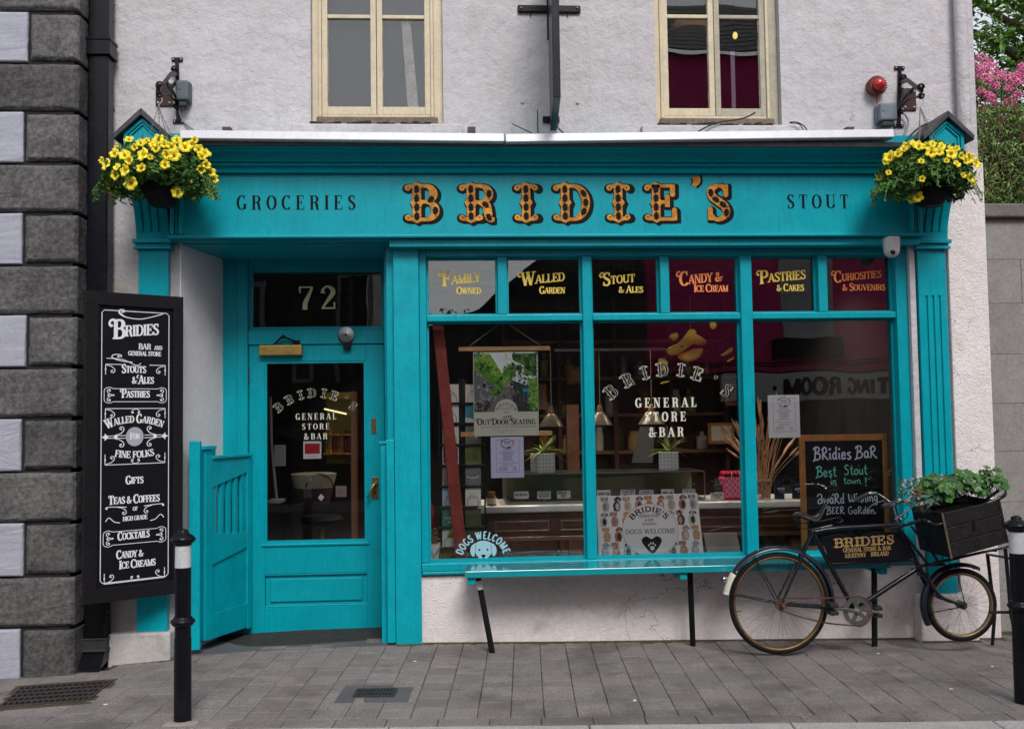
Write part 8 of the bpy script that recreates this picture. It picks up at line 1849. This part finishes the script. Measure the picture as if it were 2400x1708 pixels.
# yellow hanging ornament shaped like a big-beaked bird's head, with paper scraps
Yo = .35; t = thing('yellow_ornament', 'shiny yellow bird-head ornament with open beak hanging in the middle window', 'ornament', P(1600, 800, Yo))
def blob(nm, pts, th, mt, Y0=Yo):
    n = len(pts); cx = sum(p[0] for p in pts)/n; cy = sum(p[1] for p in pts)/n; m = MB(); rings = []
    for s_, d in ((.55, -th), (.85, -th*.65), (1, 0), (.85, th*.65), (.55, th)): rings.append([P(cx+(x-cx)*s_, cy+(y-cy)*s_, Y0+d) for x, y in pts])
    vs = [v for r_ in rings for v in r_]; fs = [(j*n+i, j*n+(i+1) % n, (j+1)*n+(i+1) % n, (j+1)*n+i) for j in range(4) for i in range(n)]+[tuple(range(n))[::-1], tuple(range(4*n, 5*n))]; m.add(vs, fs); return m.build(nm, mt, t, smooth='all')
C_ = lambda pts: catmull(pts, 4, True)
blob('upper_beak', C_([(1561, 821), (1572, 812), (1592, 803), (1606, 785), (1617, 772), (1630, 774), (1633, 790), (1627, 802), (1606, 820), (1590, 830), (1570, 832)]), .05, 'ornament_yellow')
blob('brow', C_([(1630, 784), (1645, 790), (1655, 800), (1650, 808), (1625, 806), (1622, 798)]), .035, 'ornament_gold')
blob('lower_beak', C_([(1588, 834), (1612, 822), (1640, 816), (1648, 820), (1640, 836), (1622, 846), (1602, 847)]), .035, 'ornament_gold')
blob('eye', C_([(1593, 811), (1598, 808), (1602, 811), (1598, 815)]), .058, 'ink'); blob('ear_disc', C_([(1568, 790), (1576, 782), (1588, 780), (1590, 790), (1578, 798)]), .02, 'ornament_gold')
for i_, pts in enumerate(([(1544, 842), (1560, 844), (1566, 852), (1556, 870), (1546, 866)], [(1690, 832), (1714, 814), (1717, 822), (1704, 830), (1694, 834)], [(1704, 846), (1718, 837), (1720, 841), (1708, 848)], [(1664, 756), (1678, 756), (1680, 765), (1672, 772), (1664, 766)], [(1548, 897), (1568, 892), (1566, 896), (1550, 900)])): blob('scrap', C_(pts), .008, 'ornament_yellow')
m = MB(); m.tube([P(1617, 775, Yo), P(1617, 690, Yo)], .0012, 4); m.build('thread', 'string', t)
# things seen through the door: cabinet with lit strip, bottles, basket, stool, notices
yi = 2.2; a, b = P(757, 1062, yi), P(822, 945, yi); t = thing('bottle_cabinet', 'warmly lit back bar cabinet of bottles seen through the door glass', 'cabinet', (a.x, yi, 0)); m = MB()
m.box(a.x-.0, b.x, yi+.25, yi+.27, a.z-.1, b.z+.1); m.build('back', 'bottle_yellow', t)
for z in (a.z, (a.z+b.z)/2-.05, b.z+.05): m = MB(); m.box(a.x, b.x, yi, yi+.24, z-.012, z); m.build('shelf', 'oak_dark', t)
m = MB(); m.box(b.x, b.x+.03, yi, yi+.27, a.z-1.2, b.z+.1); m.build('side', 'wood_edge', t)
m = MB(); m.bar(P(760, 958, yi), P(812, 970, yi), .02, .012); m.build('lamp_strip', 'strip_lamp', t)
for i in range(7):
    x = lerp(a.x+.02, b.x-.02, i/6); z = a.z if i % 2 == 0 else a.z; mt = ['bottle_amber', 'bottle_yellow', 'bottle_red'][i % 3]; tt = thing('bottle', ['amber', 'yellow', 'dark red'][i % 3]+' bottle, '+['leftmost', 'second from left', 'third from left', 'middle', 'third from right', 'second from right', 'rightmost'][i]+' on the lit shelf behind the door glass', 'bottle', (x, yi+.08, a.z), 'bottles on the lit shelf'); m = MB(); m.lathe([(.026, .001), (.028, .01), (.028, .11), (.010, .15), (.010, .19), (.0, .192)], (x, yi+.08, a.z), 10); m.build('glass', mt, tt, smooth=True)
yb = 1.3; q = P(735, 1140, yb); t = thing('wicker_basket', 'wicker basket lined with cream cloth seen through the door', 'basket', q); w2 = .16; m = MB(); zb = PZ(735, 1180, yb); zt3 = PZ(735, 1142, yb); m.lathe([(w2*.75, zb-q.z), (w2*.9, zt3-q.z)], q, 20); m.build('wicker', 'wicker', t, smooth=True); m = MB(); m.lathe([(w2*.91, zt3-q.z), (w2*1.08, PZ(735, 1110, yb)-q.z), (w2*.9, PZ(735, 1108, yb)-q.z)], q, 20); m.build('cloth', 'basket_cream', t, smooth=True); m = MB(); m.tube([q+Vector((w2*.4+.10*cos(a_), -.15, .0+.10*sin(a_))) for a_ in [pi*i/10 for i in range(11)]], .006, 6); m.build('handle', 'wicker', t)
def notice(px0, py0, px1, py1, Y, label, mt, inner=None):
    a, b = P(px0, py1, Y), P(px1, py0, Y); t = thing('notice', label, 'notice', ((a.x+b.x)/2, Y, a.z)); m = MB(); m.box(a.x, b.x, Y, Y+.002, a.z, b.z); m.build('sheet', mt, t); ink = Ink(front(Y-.0005))
    if inner: ink.rect(lerp(a.x, b.x, .08), lerp(a.z, b.z, .28), lerp(a.x, b.x, .92), lerp(a.z, b.z, .86), inner)
    for i in range(4): z = lerp(a.z, b.z, .2+.15*i) if not inner else lerp(a.z, b.z, .14); ink.line([(lerp(a.x, b.x, .2), z), (lerp(a.x, b.x, .8), z)], .002, 'card_grey', 1)
    ink.build('printing', t)
notice(711, 1033, 753, 1075, YD+.06, 'white card with red picture stuck inside the door glass', 'paper', 'card_red'); notice(643, 1042, 670, 1092, YD+.3, 'grey notice sheet behind the door glass left side', 'card_grey'); notice(787, 1138, 812, 1164, YD+.7, 'pinkish handwritten note inside the door at right', 'card_pink')
q = P(753, 1164, YD+.06); m = MB(); m.prism([P(745, 1166, YD+.06), P(752, 1157, YD+.06), P(760, 1164, YD+.06), P(753, 1174, YD+.06)], (0, .001, 0)); tag(m.build('sticker', 'paper', at=q), 'small white diamond sticker on the door glass', 'sticker')
q = P(755, 1225, 1.6); t = thing('bar_stool', 'bar stool with brass stem and dark seat seen through the door', 'stool', (q.x, 1.6, -.05)); m = MB(); m.lathe([(.018, -.05), (.018, q.z-.02)], (q.x, 1.6, 0), 12); m.build('stem', 'brass', t); m = MB(); m.lathe([(.03, q.z-.02), (.16, q.z), (.17, q.z+.03), (.15, q.z+.06)], (q.x, 1.6, 0), 20); m.build('seat', 'black_cloth', t, smooth=True); m = MB(); m.lathe([(.18, -.05), (.17, -.03), (.02, -.015)], (q.x, 1.6, 0), 20); m.build('foot', 'brass_old', t)
q = P(640, 1170, 1.0); m = MB(); m.box(P(632, 1170, 1.).x, P(664, 1170, 1.).x, .9, 1.1, q.z-.02, q.z); t = thing('wall_shelf', 'small pale shelf on the wall inside the door left side', 'shelf', q); m.build('board', 'opp_grey', t)
m = MB(); m.tube([P(634, 930, .95), P(636, 1040, .95), P(648, 1168, .95)], .01, 6); m.build('cable_strip', 'opp_grey', t)
# grey easel back and dark wood chair shapes deep in the room
t = thing('easel', 'grey leaning easel board behind the middle cube pot', 'easel', P(1500, 1085, 1.9)); m = MB(); m.hexa([P(1480, 1084, 1.9), P(1530, 1084, 1.9), P(1530, 1084, 1.93), P(1480, 1084, 1.93), P(1500, 1000, 2.0), P(1535, 1000, 2.0), P(1535, 1000, 2.03), P(1500, 1000, 2.03)]); m.build('board', 'int_dark', t)
t = thing('wooden_post', 'brown wooden post deep in the room right of the first pendant lamp', 'post', P(1345, 1100, 2.6)); m = MB(); m.box(PX(1328, 950, 2.6), PX(1356, 950, 2.6), 2.6, 2.7, -.05, PZ(1340, 948, 2.6)); m.build('shaft', 'dark_wood', t)
q = P(1870, 1275, .9); t = thing('ceramic_urn', 'dull brown urn on the floor left of the chalkboard', 'urn', (PX(1866, 1275, 1.2), 1.2, .2)); m = MB(); m.lathe([(.05, 0), (.085, .06), (.09, .12), (.05, .18), (.055, .2)], (PX(1866, 1275, 1.2), 1.2, PZ(1866, 1300, 1.2)), 18); m.build('body', 'brass_old', t, smooth=True)
a, b = P(1655, 1300, .5), P(1732, 1250, .5); t = thing('grey_panel', 'grey glossy panel leaning right of the dog canvas', 'panel', a); m = MB(); m.hexa([(a.x, .45, a.z), (b.x, .45, a.z), (b.x, .465, a.z), (a.x, .465, a.z), (a.x, .55, b.z), (b.x, .55, b.z), (b.x, .565, b.z), (a.x, .565, b.z)]); m.build('sheet', 'opp_grey', t, bevel=.003)
# dim dresser of jars at the back of the shop
t = thing('dresser', 'tall dark dresser of shelves at the back of the shop', 'dresser', (1.6, 3.6, -.05)); xa, xb = PX(1180, 900, 3.6), PX(1700, 900, 3.6)
sbx('back', 'dark_wood', xa, xb, 3.9, 3.95, -.05, 2.6, t)
for z in (1.05, 1.42, 1.79, 2.16): sbx('shelf', 'wood_edge', xa, xb, 3.6, 3.899, z-.03, z, t)
for k in range(5): x = lerp(xa, xb, k/4); sbx('upright', 'dark_wood', x-.02, x+.02, 3.58, 3.899, -.05, 2.6, t)
rr = random.Random(17)
for z in (1.05, 1.42, 1.79):
    x = xa+.12
    while x < xb-.1:
        r_ = rr.uniform(.04, .075); h = rr.uniform(.13, .26); nm = rr.choice(['jar', 'bottle']); m = MB(); m.lathe([(r_*.9, .001), (r_, .02), (r_, h*.7), (r_*(.8 if nm == 'jar' else .35), h*.8), (r_*(.8 if nm == 'jar' else .35), h)], (x, 3.72, z), 12)
        mk = rr.choice([('amber', 'bottle_amber'), ('white', 'pot_white'), ('cream', 'paper_cream'), ('yellow', 'bottle_yellow'), ('dark green', 'card_dgreen'), ('grey metal', 'galv'), ('tan', 'oak'), ('light green', 'leaf_spider')]); cnt = globals().setdefault('CNT', {}); cnt[mk[0], nm, z] = cnt.get((mk[0], nm, z), 0)+1
        tag(m.build(nm, rr.choice([mk[1]] if True else ['bottle_amber', 'pot_white', 'paper_cream', 'bottle_yellow', 'card_dgreen', 'galv', 'oak', 'leaf_spider']), at=(x, 3.72, z), smooth=True), ['first', 'second', 'third', 'fourth', 'fifth', 'sixth'][cnt[mk[0], nm, z]-1]+' '+mk[0]+' '+nm+' from the left on the '+{1.05: 'lowest', 1.42: 'middle', 1.79: 'top'}[z]+' shelf of the back dresser', nm, nm+'s on the back dresser'); x += rr.uniform(.14, .34)
for k, (px, py, w, h) in enumerate(((1230, 900, 50, 60), (1700, 880, 44, 70), (1660, 990, 60, 50), (1330, 860, 44, 40))):
    a = P(px, py+h, 3.4); b = P(px+w, py, 3.4); t = thing('wall_picture', ['small framed print left of the dresser', 'dark framed print right of the dresser', 'pale framed print low beside the dresser', 'little frame propped over the dresser'][k], 'picture', a); m = MB(); m.box(a.x, b.x, 3.39, 3.42, a.z, b.z); m.build('frame', 'oak_dark', t); m = MB(); m.box(a.x+.03, b.x-.03, 3.385, 3.389, a.z+.03, b.z-.03); m.build('print', ['card_grey', 'int_wall', 'paper_cream', 'd_tan'][k], t)
# upstairs right window: a bulb and a table lamp shade glimpsed inside
t = thing('pendant_bulb', 'small glowing bulb seen through the right upstairs window', 'lamp', P(1723, 84, .6)); m = MB(); c_ = P(1723, 84, .6); m.ball(c_, .018, .018, .026); m.build('bulb', 'bulb', t, smooth='all'); m = MB(); m.tube([c_+Vector((0, 0, .026)), c_+Vector((0, 0, 1.2))], .002, 4); m.build('flex', 'cable_black', t)
t = thing('lamp_shade', 'round tan lampshade seen through the left light of the right upstairs window', 'lamp', P(1620, 70, .8)); c_ = P(1618, 66, .8); m = MB(); m.lathe([(.14, -.03), (.15, 0), (.12, .04)], c_, 24); m.build('shade', 'oak', t, smooth=True); m = MB(); m.tube([c_+Vector((0, 0, .04)), c_+Vector((0, 0, 1.2))], .002, 4); m.build('flex', 'cable_black', t)
m = MB(); a, b = P(1712, 120, .10), P(1725, 262, .10); tag((m.box(a.x, b.x, .10, .11, b.z, a.z), m.build('lilac_strip', 'lilac_strip', at=b))[1], 'pale lilac strip standing behind the right upstairs window', 'strip')

# ------------------------------------------------------------------ the far side of the street, seen in the glass
YO = -10.2; DV = 2*YG-YO
def V(px, py): q = P(px, py, DV); return q.x, q.z
mx0 = V(1500, 700)[0]
ob = thing('magenta_building', 'magenta building with slate roof and pale sign band, mirrored in the windows', 'building', (6, YO-1, 0))
def obox(nm, mt, x0, x1, y0, y1, z0, z1, par=ob, bv=0): m = MB(); m.box(x0, x1, y0, y1, z0, z1); return m.build(nm, mt, par, bevel=bv)
z_eave = P(1700, 120, -YO).z
obox('wall', 'magenta', mx0, mx0+11, YO-6, YO, V(1800, 868)[1], z_eave)
obox('shopfront', 'opp_black', mx0-.6, mx0+11, YO-5.9, YO+.03, -.1, V(1800, 868)[1]-.001)
sx0 = V(1690, 900)[0]; s0, s1 = V(1800, 942)[1], V(1800, 874)[1]; sg = obox('sign_band', 'opp_sign', sx0, sx0+5.4, YO+.031, YO+.10, s0, s1)
# letters face the shop, so they run right to left from this side
ink = Ink(lambda x, y, z: Vector((-x, YO+.102+z, y))); xa = V(2104, 905)[0]; xb = V(1835, 905)[0]; hh = V(1900, 887)[1]-V(1900, 927)[1]; zb = V(1900, 928)[1]
ink.text('TTING ROOM', -(xa+xb)/2, zb, hh, 'sans', 'ink', width=(xa-xb), grow=.09); ink.disc(-V(1813, 911)[0], V(1813, 911)[1], .045, 'ink'); ink.build('lettering', sg)
wx0, wx1 = V(1828, 650)[0], V(1915, 650)[0]; wz0, wz1 = V(1870, 790)[1], V(1870, 560)[1]
wn = obox('window', 'grey_shutter', wx0, wx1+.25, YO+.001, YO+.05, wz0, wz1); obox('frame', 'white_plastic', wx0+.0, wx1+.2, YO+.051, YO+.09, wz0, wz0+.12, wn); obox('frame', 'white_plastic', wx1-.05, wx1+.0, YO+.051, YO+.08, wz0+.13, wz1, wn); obox('frame', 'white_plastic', wx0+.0, wx1-.06, YO+.051, YO+.08, wz0+.7, wz0+.75, wn)
obox('window_sill', 'opp_black', wx0-.15, wx1+.4, YO+.001, YO+.12, wz0-.32, wz0-.01)
for z in (V(1800, 850)[1], V(1800, 842)[1]): m = MB(); m.tube([(mx0, YO+.05, z), (mx0+2, YO+.05, z-.03), (mx0+4, YO+.05, z), (mx0+10, YO+.05, z)], .012, 5); m.build('cable', 'cable_black', ob)
rf = MB(); zz_ = z_eave
for k in range(11):
    y0 = YO+.25-k*.20; z0 = zz_+k*.15; rf.hexa([(mx0-.1, y0-.24, z0+.14), (mx0+11, y0-.24, z0+.14), (mx0+11, y0, z0-.03), (mx0-.1, y0, z0-.03), (mx0-.1, y0-.24, z0+.17), (mx0+11, y0-.24, z0+.17), (mx0+11, y0, z0+.0), (mx0-.1, y0, z0+.0)])
rf.build('slate_roof', 'slate', ob, kind='stuff')
tb = thing('timber_gable', 'dark tarred timber gabled shed mirrored in the left window panes', 'shed', (-1, YO-.5, 0))
YT = YO+.6; DT = 2*YG-YT
def VT(px, py): q = P(px, py, DT); return q.x, q.z
pts = [VT(600, 1010), VT(940, 800), VT(1130, 735), VT(1235, 640), VT(1345, 560), VT(1500, 520)]
poly = [(x, YT, z) for x, z in pts]; xs0 = max(poly[0][0]-3, P(858, 700, 2*(YD+.05)-YO).x+1.1)
m = MB(); m.prism([(xs0-1, YT, -.1), (xs0-1, YT, poly[0][2]-.6)]+poly+[(mx0-.01, YT, poly[-1][2]), (mx0-.01, YT, -.1)], (0, -3, 0)); m.build('wall', 'tarred', tb)
for k in range(60):
    x = xs0+k*.16
    if x > mx0-.1: break
    zt4 = interp(x, [(p[0], p[2]) for p in poly])-.05; m = MB(); m.box(x, x+.05, YT+.001, YT+.02, 0, zt4); m.build('batten', 'tarred', tb)
m = MB(); 
for a, b in zip(poly, poly[1:]): m.bar(Vector(a)+Vector((0, .05, .03)), Vector(b)+Vector((0, .05, .03)), .14, .08)
m.build('barge_board', 'opp_black', tb)
wb = thing('pale_gable_window', 'small barred upper window mirrored behind the STOUT lettering', 'window', (V(1450, 620)[0], YT, 4)); x0, z0 = VT(1432, 640); x1, z1 = VT(1490, 560); m = MB(); m.box(x0, x1, YT+.03, YT+.05, z0, z1); m.build('pane', 'opp_grey', wb)
for i in range(6): x = lerp(x0, x1, i/5); m = MB(); m.box(x-.015, x+.015, YT+.051, YT+.08, z0, z1); m.build('bar', 'opp_black', wb)
# bush beyond the shed roof
rr = random.Random(3); m = MB(); leafset(m, 700, lambda: ((lambda q: Vector((q[0]+rr.gauss(0, .5), YT-3.5+rr.gauss(0, .3), q[1]-.1+rr.gauss(0, .3))))(VT(1040, 755)), (0, 1, .5)), .12, rr, .5); tag(m.build('bush', 'leaf', at=(0, YT-3.5, 3)), 'dark bush behind the shed roof mirrored in the first window pane', 'bush')
# tall dark house whose edge shows in the fanlight
dk = thing('dark_house', 'tall dark rendered house with white framed windows mirrored in the door glass', 'building', (-4, YO-.5, 0)); DF = 2*(YD+.05)-YO
xe = P(858, 700, DF).x; m = MB(); m.box(xe-9, xe, YO-4, YO, -.1, 5.6); m.build('wall', 'opp_black', dk); m = MB(); m.tube([(xe-.25, YO+.07, 0), (xe-.25, YO+.07, 5.6)], .05, 8); m.build('pipe', 'tarred', dk)
for (pa, pb, ya_, yb_) in ((588, 622, 660, 900), (790, 870, 640, 900), (680, 740, 820, 900)):
    a, b = P(pa, yb_, DF), P(pb, ya_, DF); f_ = MB()
    for q in ((a.x, b.x, a.z, a.z+.07), (a.x, b.x, b.z-.07, b.z), (a.x, a.x+.07, a.z+.07, b.z-.07), (b.x-.07, b.x, a.z+.07, b.z-.07)): f_.box(q[0], q[1], YO+.001, YO+.05, q[2], q[3])
    f_.build('window_frame', 'opp_grey', dk)
# the rest of the street: plain neighbours to either side
for x0, x1, z1, lb in ((mx0+11.02, mx0+22, 7.5, 'grey rendered house beyond the magenta building'), (-32, xe-9.05, 3.4, 'low grey outbuilding left of the timber shed')):
    hb = thing('plain_building', lb, 'building', ((x0+x1)/2, YO-2, 0)); obox('wall', 'opp_grey', x0, x1, YO-5, YO, -.1, z1, hb)

# weathering helper objects: wall plugs and bolts on the render
for i_, (px, py, lb) in enumerate(((1224, 241, 'small bolt stub on the wall left of the projecting sign'), (1354, 242, 'small bolt stub on the wall right of the projecting sign'), (266, 13, 'old wall plug near the top left of the render'), (266, 258, 'rusty wall plug left of the left basket bracket'), (1105, 309, 'x'))):
    if lb == 'x': continue
    q = P(px, py, 0); m = MB(); m.lathe([(.011, -.004), (.010, .006), (.005, .010)], (q.x, 0, q.z), 10, 'y'); tag(m.build('wall_bolt', 'stucco' if i_ < 2 else 'iron', at=q), lb, 'bolt')
